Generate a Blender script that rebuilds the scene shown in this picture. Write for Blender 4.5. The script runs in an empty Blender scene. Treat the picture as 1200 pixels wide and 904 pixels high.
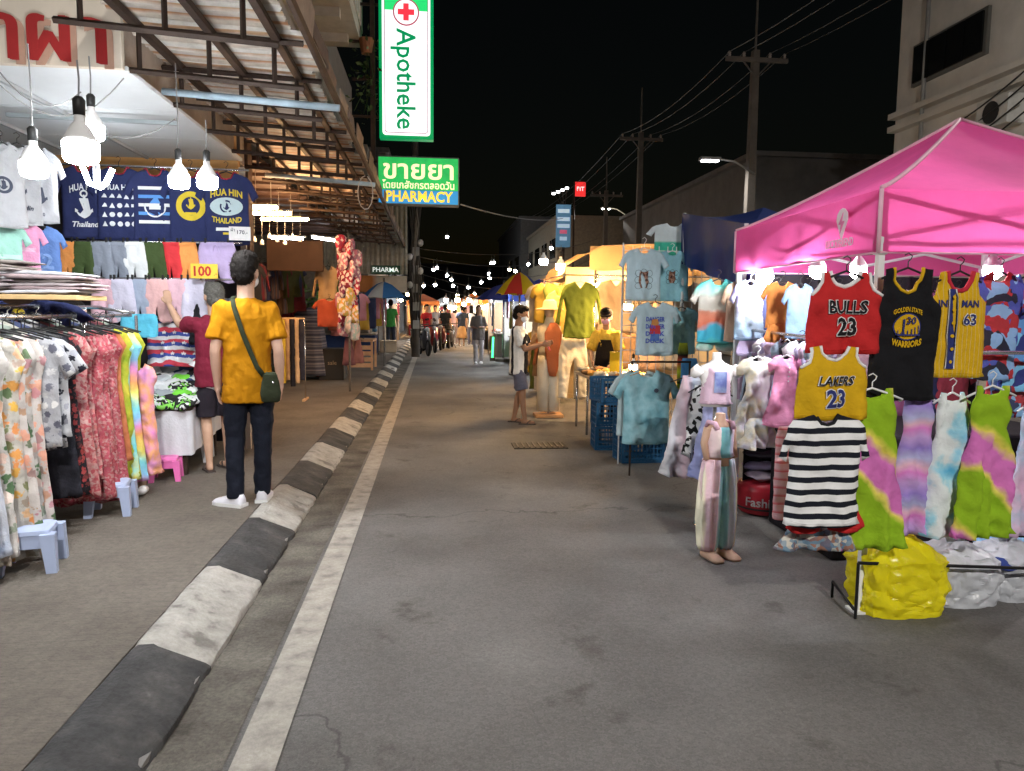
import bpy, bmesh, math, random
import numpy as np
from mathutils import Vector, Matrix, Euler, noise
from mathutils.geometry import delaunay_2d_cdt
R = math.radians; PI = math.pi
random.seed(7)
sc = bpy.context.scene
col = sc.collection
# ---------------------------------------------------------------- camera
CAM = Vector((0, 0, 1.55)); F = 866.0
cam = bpy.data.cameras.new('camera'); cam_o = bpy.data.objects.new('camera', cam); col.objects.link(cam_o)
cam.sensor_width = 36; cam.lens = F/1200*36; cam.clip_start = .05; cam.clip_end = 600
YAW, PITCH, ROLL = 6.1, 5.7, 0.6
cam_rot = Matrix.Rotation(R(-YAW), 3, 'Z') @ Matrix.Rotation(R(90-PITCH), 3, 'X') @ Matrix.Rotation(R(ROLL), 3, 'Z')
cam_o.matrix_world = Matrix.Translation(CAM) @ cam_rot.to_4x4()
sc.camera = cam_o
def ray(px, py): return cam_rot @ Vector(((px-600)/F, -(py-452)/F, -1))
def at(px, py, Y):            # the point of the place at road distance Y seen there
    d = ray(px, py); return CAM + d*((Y-CAM.y)/d.y)
def at_z(px, py, z=0.):
    d = ray(px, py); return CAM + d*((z-CAM.z)/d.z)
def at_x(px, py, X):
    d = ray(px, py); return CAM + d*((X-CAM.x)/d.x)
# ---------------------------------------------------------------- night sky, moon, exposure
world = bpy.data.worlds.new('World'); sc.world = world; world.use_nodes = True
wn = world.node_tree
sky = wn.nodes.new('ShaderNodeTexSky'); sky.sky_type = 'NISHITA'; sky.sun_disc = False
sky.sun_elevation = R(2); sky.sun_rotation = R(200)
wn.links.new(sky.outputs[0], wn.nodes['Background'].inputs[0]); wn.nodes['Background'].inputs[1].default_value = .0012
moon = bpy.data.lights.new('moon', 'SUN'); moon.energy = .03; moon.angle = R(10); moon.color = (.9, .93, 1)
moon_o = bpy.data.objects.new('moon', moon); col.objects.link(moon_o); moon_o.rotation_euler = (R(35), R(12), R(20))
sc.view_settings.view_transform = 'Standard'; sc.view_settings.look = 'None'
sc.view_settings.exposure = 0.4; sc.view_settings.gamma = 1
sc.cycles.use_denoising = True; sc.cycles.max_bounces = 6; sc.cycles.diffuse_bounces = 3
sc.cycles.sample_clamp_indirect = 4; sc.cycles.use_light_tree = True
sc.cycles.caustics_reflective = False; sc.cycles.caustics_refractive = False
# ---------------------------------------------------------------- materials
MATS = {}
def c4(c): return (c[0], c[1], c[2], 1)
def mat(key, c=(.5,.5,.5), rough=.7, metal=0., emit=0., pat=None, var=.12, vs=6., bump=.0, bs=60., trans=0., spec=.3, alpha=1., ec=None, coat=0.):
    """pat=(scalar, scale, [(pos,col)...], constant?, distort)"""
    if key in MATS: return MATS[key]
    m = bpy.data.materials.new(key); m.use_nodes = True; MATS[key] = m
    nt = m.node_tree; N = nt.nodes; L = nt.links; b = N['Principled BSDF']; out = N['Material Output']
    b.inputs['Roughness'].default_value = rough; b.inputs['Metallic'].default_value = metal
    b.inputs['Specular IOR Level'].default_value = spec; b.inputs['Coat Weight'].default_value = coat
    tc = N.new('ShaderNodeTexCoord'); co = tc.outputs['Object']
    def mth(op, a, v):
        q = N.new('ShaderNodeMath'); q.operation = op; L.new(a, q.inputs[0])
        if hasattr(v, 'links'): L.new(v, q.inputs[1])
        else: q.inputs[1].default_value = v
        return q.outputs[0]
    if pat:
        kind, scale, cols = pat[0], pat[1], pat[2]; const = len(pat) > 3 and pat[3]; dist = pat[4] if len(pat) > 4 else 0
        src = co
        if dist:
            nz = N.new('ShaderNodeTexNoise'); nz.inputs['Scale'].default_value = 5; nz.inputs['Detail'].default_value = 3; L.new(co, nz.inputs['Vector'])
            vm = N.new('ShaderNodeVectorMath'); vm.operation = 'MULTIPLY_ADD'; L.new(nz.outputs['Color'], vm.inputs[0]); vm.inputs[1].default_value = (dist,)*3; L.new(co, vm.inputs[2]); src = vm.outputs[0]
        if kind in 'xyz' or kind == 'diag':
            sp = N.new('ShaderNodeSeparateXYZ'); L.new(src, sp.inputs[0])
            if kind == 'diag': s = mth('ADD', sp.outputs[2], mth('MULTIPLY', sp.outputs[0], .9))
            else: s = sp.outputs['xyz'.index(kind)]
            s = mth('FRACT', mth('MULTIPLY', s, scale), 0)
        elif kind == 'noise':
            t = N.new('ShaderNodeTexNoise'); t.inputs['Scale'].default_value = scale; t.inputs['Detail'].default_value = 4; L.new(src, t.inputs['Vector']); s = t.outputs['Fac']
        elif kind == 'voronoi':
            t = N.new('ShaderNodeTexVoronoi'); t.inputs['Scale'].default_value = scale; L.new(src, t.inputs['Vector']); s = t.outputs['Distance']
        elif kind == 'cells':
            t = N.new('ShaderNodeTexVoronoi'); t.inputs['Scale'].default_value = scale; L.new(src, t.inputs['Vector'])
            sp = N.new('ShaderNodeSeparateColor'); L.new(t.outputs['Color'], sp.inputs[0]); s = sp.outputs[0]
        elif kind == 'floral':
            t = N.new('ShaderNodeTexVoronoi'); t.inputs['Scale'].default_value = scale; L.new(src, t.inputs['Vector'])
            sp = N.new('ShaderNodeSeparateColor'); L.new(t.outputs['Color'], sp.inputs[0]); s = sp.outputs[0]
            t2 = N.new('ShaderNodeTexVoronoi'); t2.inputs['Scale'].default_value = scale*3.4; L.new(src, t2.inputs['Vector'])
            fl_d = mth('ADD', t.outputs['Distance'], mth('MULTIPLY', t2.outputs['Distance'], .35)); fl_c = sp.outputs[1]
        elif kind == 'rings':
            t = N.new('ShaderNodeTexWave'); t.wave_type = 'RINGS'; t.rings_direction = 'Y'; t.inputs['Scale'].default_value = scale; t.inputs['Distortion'].default_value = 2; t.inputs['Detail Scale'].default_value = 2; L.new(src, t.inputs['Vector']); s = t.outputs['Fac']
        rp = N.new('ShaderNodeValToRGB'); L.new(s, rp.inputs[0]); rp.color_ramp.interpolation = 'CONSTANT' if const else 'LINEAR'
        els = rp.color_ramp.elements
        while len(els) < len(cols): els.new(.5)
        for e, (p, cc) in zip(els, cols): e.position = p
        for e, (p, cc) in zip(els, cols): e.color = c4(cc)
        colr = rp.outputs[0]
        if kind == 'floral':
            mk = N.new('ShaderNodeMapRange'); L.new(fl_d, mk.inputs[0]); mk.inputs[1].default_value = .58; mk.inputs[2].default_value = .68; mk.inputs[3].default_value = 1; mk.inputs[4].default_value = 0
            fm = N.new('ShaderNodeMix'); fm.data_type = 'RGBA'; L.new(mk.outputs[0], fm.inputs[0]); fm.inputs[6].default_value = c4(pat[5]); L.new(colr, fm.inputs[7]); colr = fm.outputs[2]
    else:
        rg = N.new('ShaderNodeRGB'); rg.outputs[0].default_value = c4(c); colr = rg.outputs[0]
    if var:
        nz = N.new('ShaderNodeTexNoise'); nz.inputs['Scale'].default_value = vs; nz.inputs['Detail'].default_value = 6; nz.inputs['Roughness'].default_value = .65; L.new(co, nz.inputs['Vector'])
        mr = N.new('ShaderNodeMapRange'); L.new(nz.outputs['Fac'], mr.inputs[0]); mr.inputs[1].default_value = .3; mr.inputs[2].default_value = .7; mr.inputs[3].default_value = 1-var; mr.inputs[4].default_value = 1+var
        mx = N.new('ShaderNodeVectorMath'); mx.operation = 'SCALE'; L.new(colr, mx.inputs[0]); L.new(mr.outputs[0], mx.inputs[3]); colr = mx.outputs[0]
    L.new(colr, b.inputs['Base Color'])
    if bump:
        nz = N.new('ShaderNodeTexNoise'); nz.inputs['Scale'].default_value = bs; nz.inputs['Detail'].default_value = 5; L.new(co, nz.inputs['Vector'])
        bp = N.new('ShaderNodeBump'); bp.inputs['Strength'].default_value = bump; bp.inputs['Distance'].default_value = .02; L.new(nz.outputs['Fac'], bp.inputs['Height']); L.new(bp.outputs[0], b.inputs['Normal'])
    if emit:
        b.inputs['Emission Strength'].default_value = emit
        if ec: b.inputs['Emission Color'].default_value = c4(ec)
        else: L.new(colr, b.inputs['Emission Color'])
    if trans:
        t = N.new('ShaderNodeBsdfTranslucent'); L.new(colr, t.inputs[0]); ms = N.new('ShaderNodeMixShader'); ms.inputs[0].default_value = trans
        L.new(b.outputs[0], ms.inputs[1]); L.new(t.outputs[0], ms.inputs[2]); L.new(ms.outputs[0], out.inputs[0])
    if alpha < 1: b.inputs['Alpha'].default_value = alpha
    return m
def cloth(key, c=(.5,.5,.5), pat=None, var=.07, trans=0.): return mat('cloth_'+key, c, .88, pat=pat, var=var, vs=9, bump=.25, bs=45, trans=trans, spec=.15)
def ev(cols): n = len(cols); return [(i/n, c) for i, c in enumerate(cols)]
# ---------------------------------------------------------------- mesh helpers
class B:
    def __init__(s, org=(0,0,0)): s.bm = bmesh.new(); s.org = Vector(org)
    def box(s, c, d, rot=None, bev=0):
        r = bmesh.ops.create_cube(s.bm, size=1); vs = r['verts']
        M = Matrix.Translation(Vector(c)) @ (rot.to_4x4() if rot else Matrix.Identity(4)) @ Matrix.Diagonal((d[0], d[1], d[2], 1))
        bmesh.ops.transform(s.bm, matrix=M, verts=vs)
        if bev:
            es = list({e for v in vs for e in v.link_edges}); bmesh.ops.bevel(s.bm, geom=es, offset=bev, segments=2, affect='EDGES', profile=.5)
        return s
    def loft(s, rings, caps=True, closed=True):
        rows = [[s.bm.verts.new(Vector(p)) for p in r] for r in rings]
        n = len(rows[0])
        for a, b in zip(rows, rows[1:]):
            for i in range(n if closed else n-1):
                j = (i+1) % n; s.bm.faces.new((a[i], a[j], b[j], b[i]))
        if caps and closed:
            s.bm.faces.new(rows[0][::-1]); s.bm.faces.new(rows[-1])
        return s
    def tube(s, pts, r, seg=8, caps=True):
        pts = [Vector(p) for p in pts]; rings = []
        rr = r if isinstance(r, (list, tuple)) else [r]*len(pts)
        up = None
        for i, p in enumerate(pts):
            d = (pts[min(i+1, len(pts)-1)]-pts[max(i-1, 0)])
            if d.length < 1e-6: d = Vector((0,0,1))
            d.normalize()
            if up is None: up = Vector((0,0,1)) if abs(d.z) < .9 else Vector((0,1,0))
            u = d.cross(up)
            if u.length < 1e-4: u = d.cross(Vector((1,0,.1)))
            u.normalize(); w = u.cross(d).normalized(); up = w
            rings.append([p + (u*math.cos(2*PI*k/seg) + w*math.sin(2*PI*k/seg))*rr[i] for k in range(seg)])
        return s.loft(rings, caps)
    def ell(s, c, rad, rot=None, sub=2):
        r = bmesh.ops.create_icosphere(s.bm, subdivisions=sub, radius=1)
        M = Matrix.Translation(Vector(c)) @ (rot.to_4x4() if rot else Matrix.Identity(4)) @ Matrix.Diagonal((rad[0], rad[1], rad[2], 1))
        bmesh.ops.transform(s.bm, matrix=M, verts=r['verts']); return s
    def cap(s, p0, r0, p1, r1, seg=10, sub=2):
        p0, p1 = Vector(p0), Vector(p1); s.ell(p0, (r0,)*3, sub=sub); s.ell(p1, (r1,)*3, sub=sub)
        if (p1-p0).length > 1e-4: s.tube([p0, p1], [r0, r1], seg)
        return s
    def lathe(s, prof, seg=16, c=(0,0,0), caps=True):
        c = Vector(c); return s.loft([[c+Vector((r*math.cos(2*PI*k/seg), r*math.sin(2*PI*k/seg), z)) for k in range(seg)] for r, z in prof], caps)
    def quad(s, *p): s.bm.faces.new([s.bm.verts.new(Vector(q)) for q in p]); return s
    def prism(s, poly, thick, axis='y', c=0.):   # poly of (a,b) in the plane across the axis
        f = {'y': lambda a, b, t: (a, c+t, b), 'x': lambda a, b, t: (c+t, a, b), 'z': lambda a, b, t: (a, b, c+t)}[axis]
        return s.loft([[f(a, b, -thick/2) for a, b in poly], [f(a, b, thick/2) for a, b in poly]])
    def mesh(s, name='m'):
        if s.org.length: bmesh.ops.translate(s.bm, vec=-s.org, verts=s.bm.verts)
        bmesh.ops.recalc_face_normals(s.bm, faces=s.bm.faces)
        me = bpy.data.meshes.new(name); s.bm.to_mesh(me); s.bm.free(); return me
    def obj(s, name, m, parent=None, smooth=False, loc=(0,0,0), rot=(0,0,0)): return obj(name, s.mesh(name), m, parent, smooth, loc, rot)
def obj(name, me, m=None, parent=None, smooth=False, loc=(0,0,0), rot=(0,0,0)):
    if m is not None and not len(me.materials): me.materials.append(m)
    if smooth:
        for p in me.polygons: p.use_smooth = True
        if smooth == 'auto':
            try: me.set_sharp_from_angle(angle=R(34))
            except Exception: pass
    o = bpy.data.objects.new(name, me); col.objects.link(o); o.location = loc; o.rotation_euler = rot
    if parent is not None: o.parent = parent
    return o
def tag(o, label=None, cat=None, group=None, kind=None):
    if label: o['label'] = label
    if cat: o['category'] = cat
    if group: o['group'] = group
    if kind: o['kind'] = kind
    return o
def thing(name, label, cat, loc=(0,0,0), rz=0, group=None):
    o = bpy.data.objects.new(name, None); col.objects.link(o); o.location = loc; o.rotation_euler = (0,0,rz); o.empty_display_size = .1
    return tag(o, label, cat, group)
def copy_tree(o, parent=None):
    c = o.copy(); col.objects.link(c); c.parent = parent
    for ch in list(o.children): copy_tree(ch, c)
    return c
def dup(o, loc, rz=None, label=None, scale=None):
    c = copy_tree(o); c.location = loc
    if rz is not None: c.rotation_euler = (0,0,rz)
    if label: c['label'] = label
    if scale: c.scale = (scale,)*3
    return c
def evaluated(me, mods):
    o = bpy.data.objects.new('tmp', me); col.objects.link(o)
    for t, kw in mods:
        md = o.modifiers.new(t, t)
        for k, v in kw.items(): setattr(md, k, v)
    dg = bpy.context.evaluated_depsgraph_get(); r = bpy.data.meshes.new_from_object(o.evaluated_get(dg))
    bpy.data.objects.remove(o); return r
def text_mesh(s, size, ext=.001, bold=0., space=1., align='CENTER', width=None, shear=0.):
    cu = bpy.data.curves.new('t', 'FONT'); cu.body = s; cu.size = size; cu.extrude = ext; cu.offset = bold*size; cu.align_x = align; cu.align_y = 'CENTER'; cu.space_character = space; cu.resolution_u = 2; cu.shear = shear
    o = bpy.data.objects.new('t', cu); col.objects.link(o)
    dg = bpy.context.evaluated_depsgraph_get(); me = bpy.data.meshes.new_from_object(o.evaluated_get(dg))
    bpy.data.objects.remove(o); bpy.data.curves.remove(cu)
    if width and len(me.vertices):
        xs = [v.co.x for v in me.vertices]; k = width/max(1e-6, max(xs)-min(xs)); cx = (max(xs)+min(xs))/2
        for v in me.vertices: v.co.x = (v.co.x-cx)*k
    return me
STAND = Matrix.Rotation(R(90), 4, 'X')      # text standing up, read from -Y
def text(s, size, m, parent, loc=(0,0,0), rot=None, name='lettering', **kw):
    me = text_mesh(s, size, **kw); me.transform(STAND)
    o = obj(name, me, m, parent); o.location = loc
    if rot: o.rotation_euler = rot
    return o
# ---------------------------------------------------------------- garments: a sewn outline, filled, with body and folds
def mirror(half): return [(x, z) for x, z in half] + [(-x, z) for x, z in half[::-1] if abs(x) > 1e-6]
def dense(poly, step):
    out = []
    for (x0, z0), (x1, z1) in zip(poly, poly[1:]+poly[:1]):
        n = max(1, int(math.hypot(x1-x0, z1-z0)/step))
        out += [(x0+(x1-x0)*i/n, z0+(z1-z0)*i/n) for i in range(n)]
    return out
def OUT(kind, w, h, **k):
    """right half of an outline, from the centre top down to the centre hem; w half width, h length"""
    if kind == 'tee': return [(0,-.1*h),(.2*w,-.085*h),(.32*w,-.02*h),(.36*w,0),(.9*w,-.065*h),(1.12*w,-.13*h),(1.42*w,-.33*h),(1.14*w,-.40*h),(.97*w,-.26*h),(.96*w,-.5*h),(1*w,-.98*h),(.5*w,-1*h),(0,-.995*h)]
    if kind == 'limp': return [(0,-.09*h),(.2*w,-.075*h),(.32*w,-.02*h),(.36*w,0),(.85*w,-.05*h),(1.02*w,-.11*h),(1.2*w,-.38*h),(1.02*w,-.42*h),(.93*w,-.27*h),(.94*w,-.5*h),(1*w,-.98*h),(.5*w,-1*h),(0,-.995*h)]
    if kind == 'long': return [(0,-.12*h),(.15*w,-.07*h),(.3*w,0),(.9*w,-.07*h),(1.12*w,-.2*h),(1.42*w,-.72*h),(1.2*w,-.75*h),(.95*w,-.3*h),(.78*w,-.5*h),(.98*w,-.97*h),(0,-1*h)]
    if kind == 'tank': return [(0,-.19*h),(.2*w,-.165*h),(.36*w,-.09*h),(.42*w,0),(.66*w,-.015*h),(.66*w,-.13*h),(.74*w,-.22*h),(.97*w,-.29*h),(1*w,-.6*h),(1.03*w,-.99*h),(.5*w,-1.005*h),(0,-1*h)]
    if kind == 'dress': return [(0,-.06*h),(.25*w,-.05*h),(.36*w,0),(.5*w,0),(.52*w,-.08*h),(.62*w,-.16*h),(.55*w,-.28*h),(.8*w,-.6*h),(1.0*w,-.98*h),(.5*w,-1*h),(0,-.99*h)]
    if kind == 'maxi': return [(0,-.05*h),(.3*w,-.04*h),(.42*w,0),(.75*w,-.03*h),(.95*w,-.12*h),(.8*w,-.2*h),(.75*w,-.35*h),(.88*w,-.7*h),(1*w,-.99*h),(.5*w,-1*h),(0,-.99*h)]
    if kind == 'kid': return [(0,-.06*h),(.2*w,-.05*h),(.3*w,0),(.62*w,-.03*h),(.95*w,-.12*h),(.85*w,-.24*h),(.56*w,-.2*h),(.54*w,-.38*h),(.75*w,-.6*h),(1.0*w,-.97*h),(.5*w,-1*h),(0,-.99*h)]
    if kind == 'shorts': return [(0,0),(.7*w,0),(.78*w,-.12*h),(.95*w,-.6*h),(1*w,-.8*h),(.85*w,-.97*h),(.45*w,-1*h),(.12*w,-.94*h),(.04*w,-.72*h),(0,-.6*h)]
    if kind == 'pants': return [(0,0),(.8*w,0),(.98*w,-.25*h),(1*w,-.6*h),(.98*w,-1*h),(.4*w,-1*h),(.16*w,-.5*h),(0,-.36*h)]
    if kind == 'skirt': return [(0,0),(.35*w,0),(.4*w,-.06*h),(.7*w,-.5*h),(1*w,-.97*h),(.5*w,-1*h),(0,-.99*h)]
    if kind == 'bag': return [(0,0),(.8*w,0),(.95*w,-.1*h),(1*w,-.5*h),(.95*w,-.95*h),(.8*w,-1*h),(0,-1*h)]
class Garment:
    def __init__(s, kind, w, h, D=.025, fold=.006, k=28, seed=0, step=None, flare=1., hem=True):
        s.w, s.h, s.D, s.fold, s.k, s.seed, s.flare = w, h, D*.6, fold, k, seed, flare
        poly = mirror(OUT(kind, w, h)) if isinstance(kind, str) else kind
        rnd = random.Random(seed); st = step*.8 if step else max(.014, min(w*2, h)/19)
        b = dense(poly, st)
        s.poly = [(x+rnd.uniform(-1, 1)*st*.07, z+rnd.uniform(-1, 1)*st*.07) for x, z in b]
        A = np.array(s.poly); s.A = A; s.Bv = np.roll(A, -1, 0)
        zmin = A[:,1].min(); low = (A[:,1] < zmin+.07*h) & (s.Bv[:,1] < zmin+.07*h); s.side = ~low     # the hem stays open
        xs = np.arange(A[:,0].min(), A[:,0].max(), st); zz = np.arange(zmin+st*.6, A[:,1].max(), st*.87)
        g = np.array([(x+(st*.5 if r % 2 else 0), z) for r, z in enumerate(zz) for x in xs])
        keep = s.inside_n(g) & (s.dist_n(g, None) > st*.55)
        pts = [Vector(p) for p in s.poly]; n = len(pts); pts += [Vector((float(a), float(c))) for a, c in g[keep]]
        v, e, f, *_ = delaunay_2d_cdt(pts, [(i, (i+1) % n) for i in range(n)], [list(range(n))], 1, 1e-6)
        bm = bmesh.new(); fr = []; bk = []
        dd = s.dist_n(np.array([(p.x, p.y) for p in v]), s.side)
        for p, d in zip(v, dd):
            fr.append(bm.verts.new((p.x, s.front(p.x, p.y, d), p.y))); bk.append(bm.verts.new((p.x, s.back(p.x, p.y, d), p.y)))
        cnt = {}
        for q in f:
            try:
                bm.faces.new([fr[i] for i in q]); bm.faces.new([bk[i] for i in q[::-1]])
            except ValueError: pass
            for a, c in zip(q, q[1:]+q[:1]): cnt[tuple(sorted((a, c)))] = cnt.get(tuple(sorted((a, c))), 0)+1
        for (a, c), k2 in cnt.items():
            if k2 == 1:
                try: bm.faces.new((fr[a], fr[c], bk[c], bk[a]))
                except ValueError: pass
        bmesh.ops.recalc_face_normals(bm, faces=bm.faces)
        s.me = bpy.data.meshes.new('garment'); bm.to_mesh(s.me); bm.free()
        s.has_hem = hem and step is None
    def inside_n(s, g):
        x, z = g[:,0:1], g[:,1:2]; x0, z0, x1, z1 = s.A[:,0], s.A[:,1], s.Bv[:,0], s.Bv[:,1]
        c = ((z0 > z) != (z1 > z)) & (x < (x1-x0)*(z-z0)/np.where(z1 == z0, 1e-9, z1-z0)+x0)
        return c.sum(1) % 2 == 1
    def dist_n(s, g, sel):
        A, Bv = (s.A, s.Bv) if sel is None or not sel.any() else (s.A[sel], s.Bv[sel])
        d = Bv-A; l = (d*d).sum(1)+1e-12; r = g[:,None,:]-A[None]; t = np.clip((r*d).sum(2)/l, 0, 1); q = r-t[...,None]*d
        return np.sqrt((q*q).sum(2)).min(1)
    def dist(s, x, z): return float(s.dist_n(np.array([(x, z)]), s.side)[0])
    def f(s, x, z):
        t = min(1.3, max(0, -z/s.h)); a = s.fold*(.25+t*s.flare)
        n = noise.noise(Vector((x*7+s.seed*3.1, z*2.2, s.seed*1.7)))
        n2 = noise.noise(Vector((x*15+z*8, z*10-x*6+s.seed, s.seed*.7)))
        n3 = abs(noise.noise(Vector((x*11+z*5+s.seed, z*4-x*3, s.seed*2.7))))
        n4 = abs(noise.noise(Vector((x*8-z*9+s.seed*2, z*6+x*5, s.seed*.3))))
        return a*(math.sin(s.k*x+s.seed*1.3+n*2.6)*.8+.35*math.sin(s.k*2.3*x+n2*3)) + n*s.fold*1.7 + n2*s.fold*.6 + (.2-n3)*s.fold*2.2 + (.2-n4)*s.fold*1.4
    def front(s, x, z, d=None):
        d = s.dist(x, z) if d is None else d
        return -s.D*math.sqrt(min(1, d/.045)) - .003 + s.f(x, z)
    def back(s, x, z, d=None):
        d = s.dist(x, z) if d is None else d
        return s.D*.7*math.sqrt(min(1, d/.045)) + .003 + s.f(x, z)*.8
    def obj(s, name, m, label=None, cat=None, group=None, loc=(0,0,0), rz=0, parent=None, tilt=0.):
        o = obj(name, s.me, m, parent, True, loc, (tilt, 0, rz)); s.o = o
        if s.has_hem: s.seam(m)
        return tag(o, label, cat, group)
    def seam(s, m):
        """a stitched hem just above the lower edge"""
        q = [p for p, lo in zip(s.poly, ~s.side) if lo]
        if len(q) > 3: obj('hem', B().tube([(x, s.front(x, z+.022)-.0005, z+.022) for x, z in q if abs(x) < s.w*.97] or [(0,0,0),(0,0,.01)], .0022, 4).mesh(), m, s.o, True)
    def onto(s, me, m, cx=0, cz=0, name='print', lift=.004):
        """lay a flat print (built in x,z) on the front of the garment"""
        for v in me.vertices:
            x, z = v.co.x+cx, v.co.z+cz
            v.co = Vector((x, s.front(x, z)-lift+v.co.y*.3, z))
        return obj(name, me, m, s.o)
    def words(s, t, size, m, cx=0, cz=0, name='lettering', lift=.005, arc=0, **k):
        me = text_mesh(t, size, ext=.0008, **k); me.transform(STAND)
        if arc:
            for v in me.vertices: v.co.z += -arc*v.co.x*v.co.x
        return s.onto(me, m, cx, cz, name, lift)
    def shape(s, poly, m, cx=0, cz=0, name='print', lift=.007):
        b = B(); P = dense(list(poly), .04); b.bm.faces.new([b.bm.verts.new((x, 0, z)) for x, z in P]); bmesh.ops.triangulate(b.bm, faces=b.bm.faces)
        return s.onto(b.mesh(), m, cx, cz, name, lift)
    def trim(s, a, z, m, r=.006, name='trim'):
        """piping along a stretch of the outline: points picked by a test on (x,z)"""
        runs = []; cur = []
        P = s.poly+s.poly[:1]
        for p in P:
            if a(p[0], p[1]): cur.append(p)
            else:
                if len(cur) > 1: runs.append(cur)
                cur = []
        if len(cur) > 1: runs.append(cur)
        for q in runs: obj(name, B().tube([(x, -.006+s.f(x, zz), zz) for x, zz in q], r, 6).mesh(), m, s.o, True)
def disc(r, n=20, rx=None): return [((rx or r)*math.cos(2*PI*i/n), r*math.sin(2*PI*i/n)) for i in range(n)]
def rect(w, h): return [(-w/2,-h/2),(w/2,-h/2),(w/2,h/2),(-w/2,h/2)]
def hanger(parent, m, w=.18, z=.0, hook=.07):
    b = B(); b.tube([(-w, 0, z-.05), (-w*.5, 0, z-.02), (0, 0, z+.005), (w*.5, 0, z-.02), (w, 0, z-.05)], .006, 5)
    b.tube([(0, 0, z), (0, 0, z+hook*.5), (.015, 0, z+hook*.7), (.02, 0, z+hook*.9), (.0, 0, z+hook*1.1), (-.02, 0, z+hook*.95)], .003, 5)
    return b.obj('hanger', m, parent, True)
# ================================================================ THE SETTING
def asphalt():
    m = mat('asphalt', (.1,.1,.1), .82, pat=('noise', .9, [(.3,(.130,.124,.118)),(.5,(.163,.157,.150)),(.7,(.192,.186,.178))]), var=.22, vs=120, bump=.5, bs=160)
    nt = m.node_tree; N = nt.nodes; L = nt.links; b = N['Principled BSDF']; tc = N['Texture Coordinate']
    # stains with a shape of their own
    v = N.new('ShaderNodeTexNoise'); v.inputs['Scale'].default_value = 2.3; v.inputs['Detail'].default_value = 8; v.inputs['Roughness'].default_value = .7; L.new(tc.outputs['Object'], v.inputs['Vector'])
    r = N.new('ShaderNodeValToRGB'); r.color_ramp.elements[0].position = .3; r.color_ramp.elements[0].color = (.5,.48,.46,1); r.color_ramp.elements[1].position = .42; r.color_ramp.elements[1].color = (1,1,1,1); L.new(v.outputs['Fac'], r.inputs[0])
    src = b.inputs['Base Color'].links[0].from_socket
    mx = N.new('ShaderNodeMix'); mx.data_type = 'RGBA'; mx.blend_type = 'MULTIPLY'; mx.inputs[0].default_value = 1; L.new(src, mx.inputs[6]); L.new(r.outputs[0], mx.inputs[7]); L.new(mx.outputs[2], b.inputs['Base Color'])
    rr = N.new('ShaderNodeMapRange'); L.new(v.outputs['Fac'], rr.inputs[0]); rr.inputs[3].default_value = .6; rr.inputs[4].default_value = .95; L.new(rr.outputs[0], b.inputs['Roughness'])
    # coarse stone and cracks
    vo = N.new('ShaderNodeTexVoronoi'); vo.inputs['Scale'].default_value = 75; L.new(tc.outputs['Object'], vo.inputs['Vector']); sp = N.new('ShaderNodeSeparateColor'); L.new(vo.outputs['Color'], sp.inputs[0])
    mr = N.new('ShaderNodeMapRange'); L.new(sp.outputs[0], mr.inputs[0]); mr.inputs[3].default_value = .87; mr.inputs[4].default_value = 1.12
    ds = N.new('ShaderNodeTexNoise'); ds.inputs['Scale'].default_value = 1.7; ds.inputs['Detail'].default_value = 6; L.new(tc.outputs['Object'], ds.inputs['Vector'])
    vm = N.new('ShaderNodeVectorMath'); vm.operation = 'MULTIPLY_ADD'; L.new(ds.outputs['Color'], vm.inputs[0]); vm.inputs[1].default_value = (1.1,1.1,0); L.new(tc.outputs['Object'], vm.inputs[2])
    ck = N.new('ShaderNodeTexVoronoi'); ck.feature = 'DISTANCE_TO_EDGE'; ck.inputs['Scale'].default_value = .28; L.new(vm.outputs[0], ck.inputs['Vector'])
    cr_ = N.new('ShaderNodeMapRange'); L.new(ck.outputs['Distance'], cr_.inputs[0]); cr_.inputs[1].default_value = .001; cr_.inputs[2].default_value = .0045; cr_.inputs[3].default_value = .62; cr_.inputs[4].default_value = 1
    bg_ = N.new('ShaderNodeTexNoise'); bg_.inputs['Scale'].default_value = .45; bg_.inputs['Detail'].default_value = 5; L.new(tc.outputs['Object'], bg_.inputs['Vector']); bm_ = N.new('ShaderNodeMapRange'); L.new(bg_.outputs['Fac'], bm_.inputs[0]); bm_.inputs[1].default_value = .35; bm_.inputs[2].default_value = .65; bm_.inputs[3].default_value = .82; bm_.inputs[4].default_value = 1.12
    k1 = N.new('ShaderNodeMath'); k1.operation = 'MULTIPLY'; L.new(mr.outputs[0], k1.inputs[0]); L.new(cr_.outputs[0], k1.inputs[1]); k2 = N.new('ShaderNodeMath'); k2.operation = 'MULTIPLY'; L.new(k1.outputs[0], k2.inputs[0]); L.new(bm_.outputs[0], k2.inputs[1])
    sc_ = N.new('ShaderNodeVectorMath'); sc_.operation = 'SCALE'; L.new(mx.outputs[2], sc_.inputs[0]); L.new(k2.outputs[0], sc_.inputs[3]); L.new(sc_.outputs[0], b.inputs['Base Color'])
    return m
def sheet(name, x0, x1, y0, y1, z, m):
    o = B().quad((x0,y0,z),(x1,y0,z),(x1,y1,z),(x0,y1,z)).obj(name, m); return tag(o, kind='structure')
sheet('ground', -300, 300, -100, 420, -.03, mat('ground', (.06,.055,.05), .95))
sheet('road', -.93, 9.0, -12, 140, 0, asphalt())
sheet('gutter_strip', -.96, -.71, -12, 140, .004, mat('gutter', (.085,.078,.068), .95, pat=('noise', 3.5, [(.3,(.07,.062,.053)),(.5,(.13,.118,.10)),(.68,(.19,.175,.15))]), var=.3, vs=55, bump=.6, bs=90))
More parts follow.
